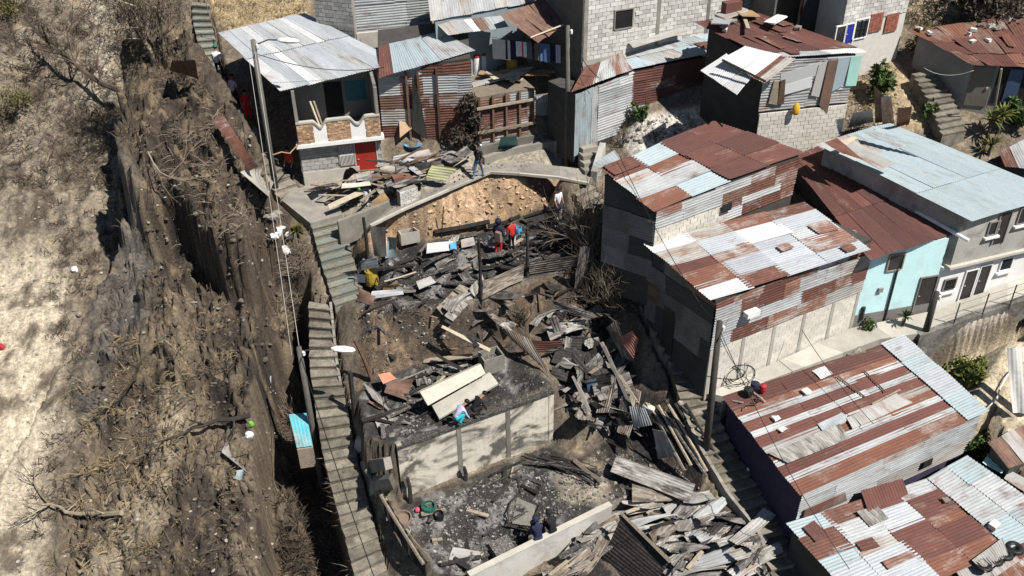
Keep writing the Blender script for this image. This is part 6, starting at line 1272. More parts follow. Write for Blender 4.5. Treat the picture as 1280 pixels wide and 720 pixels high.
def heap(poly, n, ln, wd, yaw, up, mats_, label, group, name='burnt_sheet', cat='metal sheet', tilt=0.25, amp=0.018, wav=0.13):
    for i in range(n):
        x, y = inpoly(poly); p = G(x, y); L_, W_ = rnd(*ln), rnd(*wd); rt = rotz(R(rnd(*yaw))) @ rotx(rnd(-tilt, tilt)) @ roty(rnd(-tilt, tilt) * 0.6); c = p + [0, 0, rnd(*up)]
        k4 = [rt @ np.array([sx * L_ / 2 * rnd(0.8, 1), sy * W_ / 2 * rnd(0.7, 1), 0]) + c for sx, sy in ((-1, -1), (1, -1), (1, 1), (-1, 1))]
        mb = MB(); sheet_geo(mb, *k4, 'u', amp=amp, wav=wav, n_along=9); mn = pick(mats_); tag(mb.build(name, M[mn], smooth=True), say(label, mn, L_, *ln, x, y, poly), cat, group)
def planks(poly, n, ln, r, yaw, up, mats_, label, group, name='charred_plank', cat='plank', tilt=0.2):
    for i in range(n):
        x, y = inpoly(poly); p = G(x, y); L_ = rnd(*ln); rr = rnd(*r); rt = rotz(R(rnd(*yaw))) @ roty(rnd(-tilt, tilt)); mb = MB()
        mb.box(p + [0, 0, rnd(*up) + rr], (L_, rr * rnd(2, 4.5), rr * rnd(0.7, 1.6)), rt, jit=rr * 0.35); mn = pick(mats_); tag(mb.build(name, M[mn]), say(label, mn, L_, *ln, x, y, poly), cat, group)
PALE = [('burnt_pale_sheet', 6), ('burnt_sheet', 4), ('burnt_brown_sheet', 2), ('zinc_dull', 2), ('zinc_grey', 1), ('burnt_black_sheet', 1)]
heap(PILE, 105, (1.0, 3.4), (0.3, 0.75), (0, 48), (0.1, 0.75), PALE, 'strip in the bottom right pile', 'scorched sheets piled at the bottom right')
planks(PILE, 18, (0.9, 2.6), (0.02, 0.045), (-20, 60), (0.2, 0.8), [('char_ash', 3), ('old_wood', 3), ('char', 2), ('pale_wood', 1)], 'plank in the bottom right pile', 'scorched planks piled at the bottom right')
heap([(690, 700), (765, 655), (775, 680), (760, 730), (690, 740)], 12, (1.2, 2.6), (0.3, 0.6), (20, 60), (0.3, 0.8), [('burnt_pale_sheet', 3), ('burnt_sheet', 3), ('burnt_brown_sheet', 3)], 'strip below the pale wall', 'scorched strips below the pale wall')
planks([(690, 705), (765, 655), (775, 680), (745, 730), (690, 740)], 18, (1.2, 3.0), (0.03, 0.055), (25, 50), (0.4, 0.9), [('old_wood', 3), ('pale_wood', 1), ('char_ash', 4)], 'plank below the pale wall', 'planks below the pale wall')
GULLY = [(690, 395), (735, 375), (755, 440), (790, 500), (800, 545), (760, 550), (710, 520), (695, 470)]
heap(GULLY, 46, (0.7, 2.2), (0.3, 0.7), (-80, 80), (0.1, 0.7), [('burnt_sheet', 4), ('burnt_black_sheet', 8), ('burnt_pale_sheet', 2), ('burnt_brown_sheet', 4)], 'crumpled sheet in the rubble gully', 'scorched sheets in the rubble gully', tilt=0.9, wav=0.12)
heap(GULLY, 16, (1.4, 2.6), (0.7, 1.0), (-80, 80), (0.3, 0.9), [('burnt_black_sheet', 3), ('burnt_brown_sheet', 3), ('burnt_pale_sheet', 2), ('burnt_sheet', 3)], 'large standing sheet in the rubble gully', 'large sheets in the rubble gully', tilt=1.1, wav=0.1); planks(GULLY, 14, (0.8, 2.2), (0.02, 0.05), (-90, 90), (0.2, 0.8), [('char', 4), ('char_ash', 3), ('old_wood', 2)], 'plank in the rubble gully', 'charred planks in the rubble gully', tilt=0.6)
T1p = [(455, 330), (510, 315), (600, 296), (700, 268), (730, 280), (730, 325), (655, 342), (600, 365), (540, 375), (455, 372)]
planks(T1p, 40, (0.5, 1.9), (0.02, 0.045), (-90, 90), (0.0, 0.15), [('char', 5), ('char_ash', 4), ('old_wood', 1)], 'plank on the upper burnt terrace', 'charred planks on the upper terrace')
heap(T1p, 14, (0.5, 1.1), (0.3, 0.6), (-90, 90), (0.1, 0.2), [('burnt_sheet', 4), ('burnt_black_sheet', 3), ('burnt_pale_sheet', 1), ('zinc_dull', 1)], 'crumpled sheet on the upper burnt terrace', 'crumpled sheets on the upper terrace')
T2p = [(470, 500), (500, 475), (560, 455), (600, 452), (600, 500), (510, 545), (475, 545)]
planks(T2p, 30, (0.4, 1.5), (0.02, 0.045), (-90, 90), (0.0, 0.15), [('char', 4), ('char_ash', 4), ('old_wood', 2)], 'plank on the middle burnt terrace', 'charred planks on the middle terrace')
heap(T2p, 12, (0.5, 1.0), (0.3, 0.5), (-90, 90), (0.1, 0.25), [('burnt_sheet', 4), ('burnt_pale_sheet', 2), ('rust_brown', 1)], 'crumpled sheet on the middle burnt terrace', 'crumpled sheets on the middle terrace')
T3p = [(500, 645), (600, 600), (690, 575), (755, 605), (740, 630), (620, 690), (560, 720)]
planks(T3p, 26, (0.3, 1.2), (0.025, 0.06), (-90, 90), (0.0, 0.1), [('char', 5), ('char_ash', 4), ('old_wood', 1)], 'stick on the bottom burnt terrace', 'charred sticks on the bottom terrace')
planks(T1p, 14, (1.2, 2.8), (0.045, 0.075), (-20, 60), (0.05, 0.3), [('char', 5), ('char_ash', 3)], 'heavy beam across the upper burnt terrace', 'heavy beams on the upper terrace', 'charred_beam', 'beam'); planks(T2p, 10, (1.0, 2.2), (0.045, 0.07), (-40, 60), (0.05, 0.3), [('char', 4), ('char_ash', 3), ('old_wood', 1)], 'heavy beam across the middle burnt terrace', 'heavy beams on the middle terrace', 'charred_beam', 'beam')
B2p = [(560, 392), (700, 352), (745, 350), (700, 420), (655, 432), (600, 430)]
heap(B2p, 14, (0.8, 2.0), (0.35, 0.7), (-60, 70), (0.1, 0.4), [('burnt_brown_sheet', 3), ('burnt_sheet', 3), ('burnt_pale_sheet', 3), ('burnt_black_sheet', 2)], 'sheet sliding down the bank between terraces', 'sheets on the bank between terraces', tilt=0.6); planks(B2p, 8, (0.8, 2.2), (0.03, 0.055), (-70, 70), (0.1, 0.4), [('char', 4), ('char_ash', 3), ('old_wood', 2)], 'beam sliding down the bank between terraces', 'beams on the bank between terraces', 'charred_beam', 'beam', 0.5)
# burnt yard pile in front of the balcony house
YP = [(395, 247), (430, 238), (470, 224), (500, 206), (560, 200), (575, 212), (520, 240), (470, 258), (420, 264)]
heap(YP, 26, (0.9, 2.2), (0.5, 0.9), (-10, 50), (0.1, 0.7), [('burnt_sheet', 4), ('burnt_black_sheet', 4), ('zinc_dull', 3), ('burnt_brown_sheet', 2), ('zinc_grey', 1)], 'sheet in the yard pile', 'scorched sheets in the yard pile', tilt=0.35, wav=0.1)
planks(YP, 30, (0.9, 2.4), (0.02, 0.045), (-20, 60), (0.2, 0.8), [('char', 4), ('old_wood', 3), ('char_ash', 2), ('brown_wood', 2), ('pale_wood', 1)], 'plank in the yard pile', 'planks in the yard pile')
S([(532, 222), (556, 226), (572, 210), (540, 206)], [0.35, 0.35, 0.7, 0.7], 'yellow_sheet', 'yellow_sheet', 'pale yellow ribbed sheet on the right of the yard pile', 'metal sheet', 'u')
S([(424, 226), (452, 216), (440, 208), (432, 209)], [0.2, 0.3, 0.9, 0.9], 'tarp', 'burnt_black_sheet', 'dark tarp draped at the house side of the yard pile', 'tarp', 'u', 0.003, 0.1)
S([(432, 238), (478, 224), (474, 215), (436, 226)], [0.6, 0.6, 0.75, 0.75], 'burnt_sheet', 'burnt_sheet', 'long dark ribbed sheet on top of the yard pile', 'metal sheet', 'u')
S([(412, 262), (455, 242), (452, 236), (410, 256)], [0.5, 0.55, 0.6, 0.6], 'board', 'pale_wood', 'long pale curved board on the near side of the yard pile', 'board', 'u', 0.003, 0.06)
S([(426, 235), (464, 232), (462, 227), (428, 229)], [0.8, 0.8, 0.85, 0.85], 'board', 'mattress', 'white curved strip on top of the yard pile', 'board', 'u', 0.003, 0.06)
S([(468, 262), (487, 250), (480, 240), (464, 252)], [0.2, 0.2, 0.6, 0.6], 'board', 'board_brown', 'orange brown board on the near side of the yard pile', 'board', 'u', 0.003)
S([(500, 211), (560, 204), (556, 193), (505, 198)], [0.15, 0.15, 0.3, 0.3], 'rust_sheet', 'rust_brown', 'flat brown sheets behind the yard pile', 'metal sheet', 'u'); S([(490, 204), (540, 194), (536, 186), (492, 195)], [0.1, 0.1, 0.15, 0.15], 'grey_sheet', 'zinc_dull', 'flat dull sheet at the foot of the tin shack', 'metal sheet', 'u')
mb = MB(); p = G(451, 254); mb.lathe(p + [0, 0, 0.3], [(0.12, 0), (0.13, 0.3), (0.05, 0.42), (0.05, 0.5)], 10); tag(mb.build('bottle', M['lime'], smooth=True), 'bright green bottle on the yard pile', 'bottle'); drum(459, 250, 0.22, 0.5, 'plastic_white', 'white bucket behind the bright green bottle', 'bucket', 'bucket')
a, b = G(501, 261), G(523, 251); wb_ = Wall(a, b, a[2], a[2] + 1); h = thing('planter_wall', 'white painted brick block beside the concrete path in the yard', 'wall', a); mb = MB(); wb_.box(mb, 0, wb_.L, a[2] - 0.2, a[2] + 0.8, -0.3, 0); mb.build('core', M['mortar'], h); blocks(h, wb_, a[2] - 0.1, a[2] + 0.8, 'block_white', 'mortar_pale', bw=0.28, bh=0.12)
p = G(500, 243); mb = MB(); mb.box(p + [0, 0, 0.45], (0.5, 0.45, 0.9), rotz(0.4), jit=0.05); mb.lathe(p + [0.45, 0.1, 0], [(0.25, 0), (0.3, 0.4), (0.2, 0.8)], 9); tag(mb.build('rusty_stove', M['rust_orange']), 'rusty stove and cylinder in the middle of the yard pile', 'stove')
mb = MB(); p = G(517, 188); mb.lathe(p, [(0.25, 0), (0.42, 0.16), (0.45, 0.2), (0.38, 0.18), (0.2, 0.05)], 16, squash=0.7); tag(mb.build('basin', M['plastic_blue']), 'pale blue basin on the ground by the tin shack', 'basin')
S([(622, 188), (648, 183), (645, 169), (626, 172)], [0.1, 0.1, 0.7, 0.7], 'teal_board', 'teal_sheet', 'teal sheet leaning on the rusty fence', 'metal sheet', 'u'); S([(500, 172), (518, 158), (513, 132), (498, 140)], [0.2, 0.2, 0.3, 0.3], 'board', 'board_brown', 'brown cloth board leaning on the tin shack wall', 'board', 'v', 0.003)
beam([(590, 213), (601, 181)], [0.1, 1.4], 0.05, 'plastic_white', 'white stick standing beside the dead dark bush', 'stick', 'stick'); beam([(566, 208), (586, 196)], [0.3, 0.6], 0.05, 'pale_wood', 'pale stick leaning near the man in jeans', 'stick', 'stick')
# patio with barrels and washing
px_w = lambda x, y: VP(x, y, P(604, 86, 6.2), unit(np.array([0.84, 0.54, 0])))
for i, (x, y, m_, lb) in enumerate(((596, 92, 'plastic_white', 'white barrel on the patio, leftmost'), (604, 89, 'plastic_white', 'white barrel on the patio, second from left'), (612, 86, 'plastic_red', 'red barrel on the patio beside the white ones'))):
    p = P(x, y, 6.18); mb = MB(); mb.lathe(p, [(0.17, 0), (0.19, 0.3), (0.19, 0.6), (0.17, 0.85)], 12); o = tag(mb.build('barrel', M[m_], smooth=False), lb, 'barrel'); mb = MB(); mb.lathe(p, [(0.17, 0.86), (0.18, 0.87), (0.18, 0.95), (0.08, 0.98)], 12); mb.build('lid', M['plastic_red'], o, origin=ORG[o.name])
p = P(640, 90, 6.18); mb = MB(); mb.lathe(p, [(0.22, 0), (0.3, 0.4), (0.3, 0.8), (0.24, 0.82)], 14); tag(mb.build('tub', M['drum_yellow']), 'mustard yellow tub in the shade under the washing', 'tub')
ca_, cb_ = P(612, 46, 8.25), P(706, 55, 8.1); cable(ca_, cb_, 0.08, 'washing line under the crooked rusty roof', 0.01)
cl = [(0.03, 0.24, 'tarp_white', 'striped pale sheet'), (0.2, 0.16, 'cloth_navy', 'dark navy jacket'), (0.33, 0.16, 'cloth_white', 'bright white shirt'), (0.43, 0.05, 'cloth_red', 'narrow red cloth'), (0.5, 0.06, 'cloth_grey', 'grey rag'), (0.6, 0.05, 'cloth_pack', 'brown cloth'), (0.66, 0.08, 'jeans_blue', 'blue jeans'), (0.74, 0.06, 'jeans_blue', 'short blue trousers'), (0.81, 0.06, 'cloth_navy', 'navy shirt'), (0.88, 0.06, 'cloth_lav', 'lavender cloth')]
for t, w_, m_, lb in cl:
    a, b = lerp(ca_, cb_, t), lerp(ca_, cb_, t + w_); hh_ = rnd(0.7, 1.0); mb = MB(); nn = np.array([0.5, -0.85, 0])
    mb.grid(lambda u, v_: lerp(a, b, u) + np.array([0, 0, -0.08 - v_ * hh_]) + nn * (0.04 * math.sin(u * 9) + 0.05 * v_), 8, 5); tag(mb.build('hung_' + ('sheet' if 'sheet' in lb else 'cloth'), M[m_], smooth=True), lb + ' hanging on the washing line', 'laundry')
patio = [P(604, 104, 6.2), P(672, 92, 6.2)]
for i in range(16):
    c = lerp(patio[0], patio[1], rnd(0, 1)) + np.array([rnd(-0.3, 0.3), rnd(-0.6, 0.9), 0.05]); mb = MB(); mb.box(c + [0, 0, rnd(0, 0.25)], (rnd(0.7, 1.9), rnd(0.15, 0.5), 0.04), rotz(rnd(-0.6, 1.2)) @ roty(rnd(-0.15, 0.15)), jit=0.03); mn = pick([('pale_wood', 4), ('board_brown', 3), ('old_wood', 2), ('zinc_dull', 1)]); tag(mb.build('board', M[mn]), '%s loose board on the patio, %s of the heap' % (CW[mn], 'left end' if (c - patio[0])[0] < 0.8 else 'right end' if (c - patio[0])[0] > 1.8 else 'centre'), 'board', 'loose boards on the patio')
# stones and junk on roofs
def stones(key, n, lab, grp, vr=(0.05, 0.95), mats_=('stone', 'block_white'), sz=(0.15, 0.35)):
    q_ = WQ(key); f_ = plane_of(q_)
    for i in range(n):
        p = bil(q_, rnd(0.05, 0.95), rnd(*vr)) + [0, 0, 0.12]; mb = MB(); mb.box(p, (rnd(*sz), rnd(*sz), rnd(0.08, 0.16)), rotz(rnd(0, 3)), jit=0.04); tag(mb.build('stone', M[random.choice(mats_)]), lab, 'stone', grp)
stones('H', 11, 'stone holding down the rusty sheets of the far right house', 'stones on the rusty far right roof', (0.5, 1.0)); stones('F', 9, 'stone or block weighing down the roof of the white sheet shack', 'stones on the white sheet shack roof', (0.4, 1.0))
q_ = WQ('F')
for i, (u, v_, sx, sy, m_, lb) in enumerate(((0.72, 0.95, 1.0, 0.8, 'board_brown', 'tan board lying at the back of the white sheet shack roof'), (0.55, 1.0, 1.5, 0.7, 'zinc_dull', 'grey sheet loose at the back of the white sheet shack roof'), (0.85, 0.75, 1.4, 0.5, 'tarp_white', 'pale board lying on the rust part of the white sheet shack roof'), (0.3, 0.9, 1.8, 0.8, 'zinc_grey', 'bright grey sheet loose at the left back of the white sheet shack roof'), (0.45, 0.75, 1.6, 0.15, 'pale_wood', 'thin lath lying on the rust part of the white sheet shack roof'))):
    p = bil(q_, u, v_) + [0, 0, 0.25]; mb = MB(); mb.box(p, (sx, sy, 0.05), rotz(0.3 + i * 0.3) @ roty(rnd(-0.15, 0.15)), jit=0.04); tag(mb.build('board', M[m_]), lb, 'board')
p = bil(q_, 0.62, 1.05) + [0, 0, 0.3]; mb = MB(); mb.box(p, (0.9, 0.4, 0.75), rotz(0.4)); tag(mb.build('brick_stack', M['rust_red']), 'small rusty box standing at the back edge of the top roofs', 'box')
p = wS.pt(*wS.px(990, 138), 0.35); mb = MB(); mb.lathe(p - [0, 0, 0.05], [(0.14, 0), (0.17, 0.1), (0.17, 0.4), (0.07, 0.5), (0.06, 0.56)], 10, squash=0.7); tag(mb.build('jug', M['plastic_yellow'], smooth=True), 'yellow jug standing on top of the pale block wall', 'jug')
for i, (x, y, r, m_, lb) in enumerate(((953, 490, 0.15, 'plastic_red', 'red bucket in the clutter at the corner of the striped roof'), (935, 494, 0.22, 'plastic_black', 'black pot in the clutter at the corner of the striped roof'), (943, 487, 0.2, 'cloth_navy', 'navy bag in the clutter at the corner of the striped roof'))):
    p = on_roof([(x, y)], WQ('D'), 0.1)[0]; mb = MB(); mb.lathe(p, [(r * 0.7, 0), (r, 0.2), (r * 0.9, 0.35), (r * 0.3, 0.4)], 10); tag(mb.build('bucket' if i == 0 else 'pot' if i == 1 else 'bag', M[m_]), lb, 'bucket' if i == 0 else 'pot' if i == 1 else 'bag')
for i in range(6):
    p = on_roof([(rnd(912, 960), rnd(490, 512))], WQ('D'), 0.12)[0]; mb = MB(); mb.tube([p, p + [rnd(-0.8, 0.8), rnd(-0.4, 0.4), rnd(0, 0.25)]], 0.035, 4); tag(mb.build('stick', M[pick([('char', 1), ('old_wood', 1)])]), 'stick in the clutter at the corner of the striped roof', 'stick', 'sticks at the striped roof corner')
for i in range(4):
    p = P(1228 + i * 13, 708 - i * 7, -5.0); mb = MB(); mb.lathe(p, [(0.3, 0), (0.36, 0.08), (0.3, 0.17), (0.16, 0.17), (0.14, 0.05)], 14); tag(mb.build('tyre', M['plastic_black'], smooth=True), ['leftmost', 'second from left', 'third from left', 'rightmost'][i] + ' black tyre on the bottom right corner roof', 'tyre', 'tyres on the corner roof')
for i, (q4, u_, m_, lb) in enumerate((([(1094, 154), (1109, 151), (1105, 120), (1092, 106)], [0.1, 0.1, 1.5, 1.7], 'rust_brown', 'tall brown rusty sheet leaning on the cliff left of the green shrub'), ([(1103, 157), (1118, 154), (1114, 120), (1101, 121)], [0.15, 0.15, 1.5, 1.5], 'zinc_spotted', 'pale spotted sheet leaning right of the tall brown one'), ([(1120, 158), (1136, 156), (1140, 133), (1122, 135)], [0.15, 0.15, 1.1, 1.1], 'rust_orange', 'short orange rusty sheet leaning above the light blue roof'), ([(1060, 160), (1092, 153), (1090, 136), (1066, 141)], [0.1, 0.1, 0.8, 0.8], 'zinc_dull', 'grey sheet standing beside the pale block base wall'))):
    S(q4, u_, 'leaning_sheet', m_, lb, 'metal sheet', 'v')
# right edge yard
for i, (q4, u_, m_, lb) in enumerate((([(1266, 516), (1281, 518), (1277, 434), (1258, 434)], [0.3, 0.3, 1.6, 1.6], 'tarp_white', 'long white tarp hanging on the right edge yard'), ([(1285, 515), (1296, 512), (1290, 432), (1279, 434)], [0.3, 0.3, 1.6, 1.6], 'tarp_white', 'second white tarp cut by the right edge'))):
    S(q4, u_, 'tarp' if 'tarp' in lb else 'loose_sheet', m_, lb, 'tarp' if 'tarp' in lb else 'metal sheet', 'v', 0.006, 0.06)
mb = MB(); mb.tube([Gu(*p, 0.1) for p in ((1232, 512), (1246, 498), (1250, 485), (1258, 470), (1266, 462))], 0.035, 5); tag(mb.build('hose', M['plastic_white'], smooth=True), 'white hose lying across the tan yard at right', 'hose')
loose([(1228, 578), (1252, 592), (1262, 577), (1238, 566)], WQ('ER'), 'mint_sheet', 'mint green sheet beside the blue grey roof', 0.1); loose([(1255, 598), (1285, 618), (1290, 602), (1262, 587)], WQ('ER'), 'zinc_dull', 'dull sheet behind the mint green one at the right edge', 0.1)
# left slope oddments
zc_ = Zp(378, 538) - 0.3; w4 = [P(371, 560, zc_ - 0.2), P(391, 557, zc_ - 0.2), P(383, 516, zc_ + 0.35), P(361, 518, zc_ + 0.35)]; mb = MB(); sheet_geo(mb, *w4, 'v', amp=0.012, wav=0.015); tag(mb.build('cyan_sheet', M['cyan_sheet'], smooth=True), 'bright cyan sheet beside the lamp pole on the dark bank', 'metal sheet'); mb = MB(); mb.hexa([w4[1] + [0, 0, -1.2], w4[0] + [0, 0, -1.2], w4[3] + [0, 0.3, -1.2], w4[2] + [0, 0.3, -1.2]][::-1], [w4[1] - [0, 0, 0.1], w4[0] - [0, 0, 0.1], w4[3] - [0, 0, 0.1], w4[2] - [0, 0, 0.1]][::-1]); tag(mb.build('hutch', M['old_wood']), 'wooden hutch under the bright cyan sheet', 'hutch')
S([(277, 565), (308, 590), (322, 576), (283, 550)], [0.2, 0.2, 0.3, 0.3], 'loose_sheet', 'zinc_dull', 'pale greenish sheet dropped on the dark lower slope', 'metal sheet', 'v'); S([(292, 598), (303, 602), (307, 586), (296, 588)], [0.1, 0.1, 0.15, 0.15], 'loose_sheet', 'zinc_old_blue', 'small blue grey scrap below the pale greenish sheet', 'metal sheet', 'v')
beam([(336, 470), (333, 545)], [0.4, 0.3], 0.13, 'zinc_old_blue', 'blue grey gutter lying down the dark gully', 'gutter', 'gutter')
S([(265, 150), (312, 214), (322, 208), (280, 145)], [0.3, 0.3, 0.6, 0.6], 'burnt_sheet', 'rust_mix', 'long rust stained sheet beside the shaded steps', 'metal sheet', 'v'); S([(300, 215), (335, 245), (342, 228), (322, 205)], [0.3, 0.3, 0.5, 0.5], 'burnt_sheet', 'concrete_pale', 'pale slab lying below the long rust stained sheet', 'slab', 'v', 0.003)
S([(212, 88), (248, 100), (244, 75), (215, 75)], [0.4, 0.4, 0.9, 0.9], 'burnt_sheet', 'rust_brown', 'brown sheet stuck on the bank left of the olive stairs', 'metal sheet', 'v')
for i, (x, y, s_, m_, lb) in enumerate(((345, 280, 0.5, 'plastic_white', 'white bags heaped left of the olive grey flight, upper'), (352, 296, 0.5, 'plastic_white', 'white bags heaped left of the olive grey flight, lower'), (340, 268, 0.4, 'stone', 'stone heap beside the white bags'), (363, 300, 0.4, 'plastic_white', 'white bucket shaped bag by the olive grey flight'), (94, 340, 0.35, 'plastic_white', 'white rag on the pale sand slope, upper'), (100, 395, 0.3, 'stone', 'pale stone on the pale sand slope, lower'), (2, 436, 0.35, 'plastic_red', 'red scrap at the left edge of the sand slope'), (312, 547, 0.4, 'plastic_white', 'white rag in the dark lower gully'), (314, 532, 0.25, 'lime', 'green scrap in the dark lower gully'), (938, 596, 0.5, 'tarp_white', 'pale sack in the dark passage below the striped roof'))):
    p = G(x, y); mb = MB(); n_ = 7
    rr = [[p + np.array([s_ * 0.5 * k_ * math.cos(a_) * rnd(0.7, 1.2), s_ * 0.45 * k_ * math.sin(a_) * rnd(0.7, 1.2), h_ * s_]) for a_ in [j * 2 * math.pi / n_ for j in range(n_)]] for k_, h_ in ((1, -0.1), (1.05, 0.25), (0.75, 0.5), (0.25, 0.62))]
    for A_, B_ in zip(rr[:-1], rr[1:]):
        for j in range(n_): mb.poly([A_[j], A_[(j + 1) % n_], B_[(j + 1) % n_], B_[j]])
    mb.poly(rr[-1])
    if 'heaped' in lb or 'heap' in lb:
        for j in range(5): lump(mb, p + [rnd(-0.4, 0.4), rnd(-0.35, 0.35), rnd(0, 0.15)], rnd(0.25, 0.55))
    tag(mb.build('bag' if 'bag' in lb or 'sack' in lb else 'scrap' if 'stone' not in lb else 'stone', M[m_]), lb, 'bag' if 'bag' in lb or 'sack' in lb else 'scrap' if 'stone' not in lb else 'stone')
# rubble: one object per area
def rubble(name, poly, n, sz, mat, pw=2.0, up=0.0):
    mb = MB(); sz = (sz[0] * 0.8, sz[1] * 0.62)
    for i in range(n):
        x, y = inpoly(poly); p = G(x, y); s_ = sz[0] + (sz[1] - sz[0]) * random.random() ** pw; lump(mb, p + [0, 0, s_ * 0.1], s_ * 1.2, random.random()) if mat in ('clod', 'stone') else mb.box(p + [0, 0, s_ * 0.12 + up], (s_, s_ * rnd(0.4, 1), s_ * rnd(0.2, 0.6)), rotz(rnd(0, 3)) @ rotx(rnd(-0.4, 0.4)), jit=s_ * 0.22, rv=random.random())
    return stuff(mb.build(name, M[mat]))
rubble('ash_debris', T1p, 1600, (0.03, 0.26), 'ash_rubble', 4); rubble('ash_debris', T2p + [(640, 455), (680, 480)][0:0], 1100, (0.03, 0.28), 'ash_rubble', 3); rubble('ash_debris', T3p, 2000, (0.03, 0.26), 'ash_rubble', 4)
rubble('ash_debris', YP, 500, (0.04, 0.3), 'ash_rubble', 2); rubble('ash_debris', GULLY, 1500, (0.04, 0.3), 'ash_rubble', 3); rubble('ash_debris', [(465, 280), (560, 234), (612, 212), (700, 219), (735, 226), (700, 210), (604, 206), (500, 255)], 160, (0.03, 0.16), 'ash_rubble', 3, 0.08); rubble('ash_debris', PILE, 900, (0.04, 0.3), 'ash_rubble', 2, 0.15); rubble('ash_debris', [(600, 445), (650, 440), (685, 480), (610, 510)], 250, (0.03, 0.15), 'ash_rubble', 3)
rubble('loose_stones', [(780, 180), (810, 148), (880, 135), (945, 146), (890, 178)], 400, (0.05, 0.4), 'stone', 2.5); rubble('loose_stones', [(445, 385), (600, 378), (740, 345), (740, 400), (650, 440), (460, 470)], 260, (0.03, 0.22), 'stone', 4)
for i, q4 in enumerate(([(442, 568), (497, 561), (492, 546), (444, 550)], [(452, 594), (482, 588), (479, 573), (450, 577)], [(462, 620), (492, 612), (486, 598), (462, 602)])):
    S(q4, [0.02, 0.05, 0.1, 0.06], 'concrete_slab', 'concrete' if i else 'concrete_pale', ['upper pale broken concrete slab', 'middle broken concrete slab', 'lower broken concrete slab'][i] + ' between the grey stairs and the soot streaked wall', 'slab', th=0.3)

rubble('ash_debris', [(448, 386), (600, 380), (660, 400), (600, 440), (470, 468), (450, 490)], 220, (0.04, 0.3), 'ash_rubble', 3); planks([(452, 388), (600, 380), (620, 430), (470, 466)], 8, (0.4, 1.8), (0.02, 0.05), (-70, 70), (0.05, 0.2), [('char', 4), ('char_ash', 3), ('old_wood', 1)], 'plank on the dark bank above the middle terrace', 'planks on the dark bank', 'charred_plank', 'plank', 0.5); rubble('ash_debris', [(388, 380), (420, 384), (444, 560), (484, 716), (446, 720), (405, 570)], 420, (0.03, 0.2), 'ash_rubble', 3, 0.25); rubble('earth_clods', [(172, 100), (250, 90), (345, 240), (385, 330), (330, 470), (240, 500), (200, 400), (180, 250)], 650, (0.06, 0.5), 'clod', 4); rubble('earth_clods', [(120, 430), (330, 470), (330, 720), (120, 720)], 900, (0.05, 0.45), 'clod', 4); rubble('loose_stones', [(0, 250), (120, 250), (350, 100), (380, 300), (330, 400), (400, 720), (0, 720)], 2200, (0.03, 0.3), 'stone', 6); rubble('loose_stones', [(700, 580), (770, 560), (850, 590), (900, 640), (780, 640)], 500, (0.04, 0.25), 'ash_rubble', 2)
rubble('loose_stones', [(460, 290), (610, 222), (700, 228), (700, 255), (600, 285), (470, 312)], 240, (0.05, 0.34), 'clay_stone', 3); rubble('loose_stones', [(1050, 100), (1110, 90), (1140, 160), (1060, 165)], 200, (0.05, 0.3), 'stone', 2)
rough_mat('branch_brush', (0.22, 0.175, 0.13), (0.13, 0.105, 0.08), 4.0, bump=0.4)
# ------------------------------------------------------------------ vegetation
def grow(mb, p, d, L_, r, depth, spread=0.6, sides=4, kids=(2, 4), droop=0.0, m=0, leaf=None):
    n = 3; pts_ = [np.asarray(p, float)]; dd = unit(d)
    for i in range(n): dd = unit(dd + np.array([rnd(-1, 1) for _ in range(3)]) * 0.22 - [0, 0, droop]); pts_.append(pts_[-1] + dd * L_ / n)
    mb.tube(pts_, [lerp(r, r * 0.45, i / n) for i in range(n + 1)], sides if depth else 3, m, random.random(), False)
    if leaf and depth <= 1: leaf(pts_)
    if depth:
        for _ in range(random.randint(*kids)):
            t = random.randint(1, n); grow(mb, pts_[t], dd + np.array([rnd(-1, 1), rnd(-1, 1), rnd(-0.6, 0.9)]) * spread, L_ * rnd(0.5, 0.8), r * 0.5, depth - 1, spread, 3, kids, droop, m, leaf)
def bare(px, py, hgt, r, label, mat='branch', lean=(0, 0, 1), stems=4, depth=3, name='bare_shrub', cat='shrub', spread=0.7):
    p = G(px, py); t = thing(name, label, cat, p)
    for s_ in range(stems):
        mb = MB(); grow(mb, p + [rnd(-0.2, 0.2), rnd(-0.2, 0.2), -0.1], np.array(lean) + np.array([rnd(-1, 1), rnd(-1, 1), rnd(0, 0.5)]) * (0.5 if stems > 1 else 0.05), hgt * rnd(0.35, 0.6), r * rnd(0.7, 1), depth, spread); mb.build('stem' if stems > 1 else 'trunk', M[mat], t)
    return t
bare(737, 322, 3.6, 0.07, 'large bare thorny shrub between the upper terrace and the right stairs', 'branch_brush', stems=26)
bare(750, 372, 3.8, 0.065, 'lower bare brown shrub tangled beside the right stairs', 'branch_brush', stems=22)
bare(764, 402, 3.4, 0.06, 'third bare shrub nearest the pink sheet', 'branch_brush', stems=18); bare(806, 330, 1.8, 0.035, 'bare shrub against the shaded wall of the lower tin house', 'branch', stems=7)
bare(650, 405, 1.5, 0.03, 'blackened small shrub on the bank above the water tank', 'branch_black', stems=9)
bare(780, 182, 1.1, 0.03, 'dry brown bush by the pale rubble under the patched shack', 'branch', stems=10); bare(815, 178, 0.8, 0.02, 'smaller dry bush right of the brown one on the pale rubble', 'branch', stems=7)
bare(1068, 165, 1.0, 0.02, 'dry olive brush in front of the pale block base wall', 'branch', stems=9)
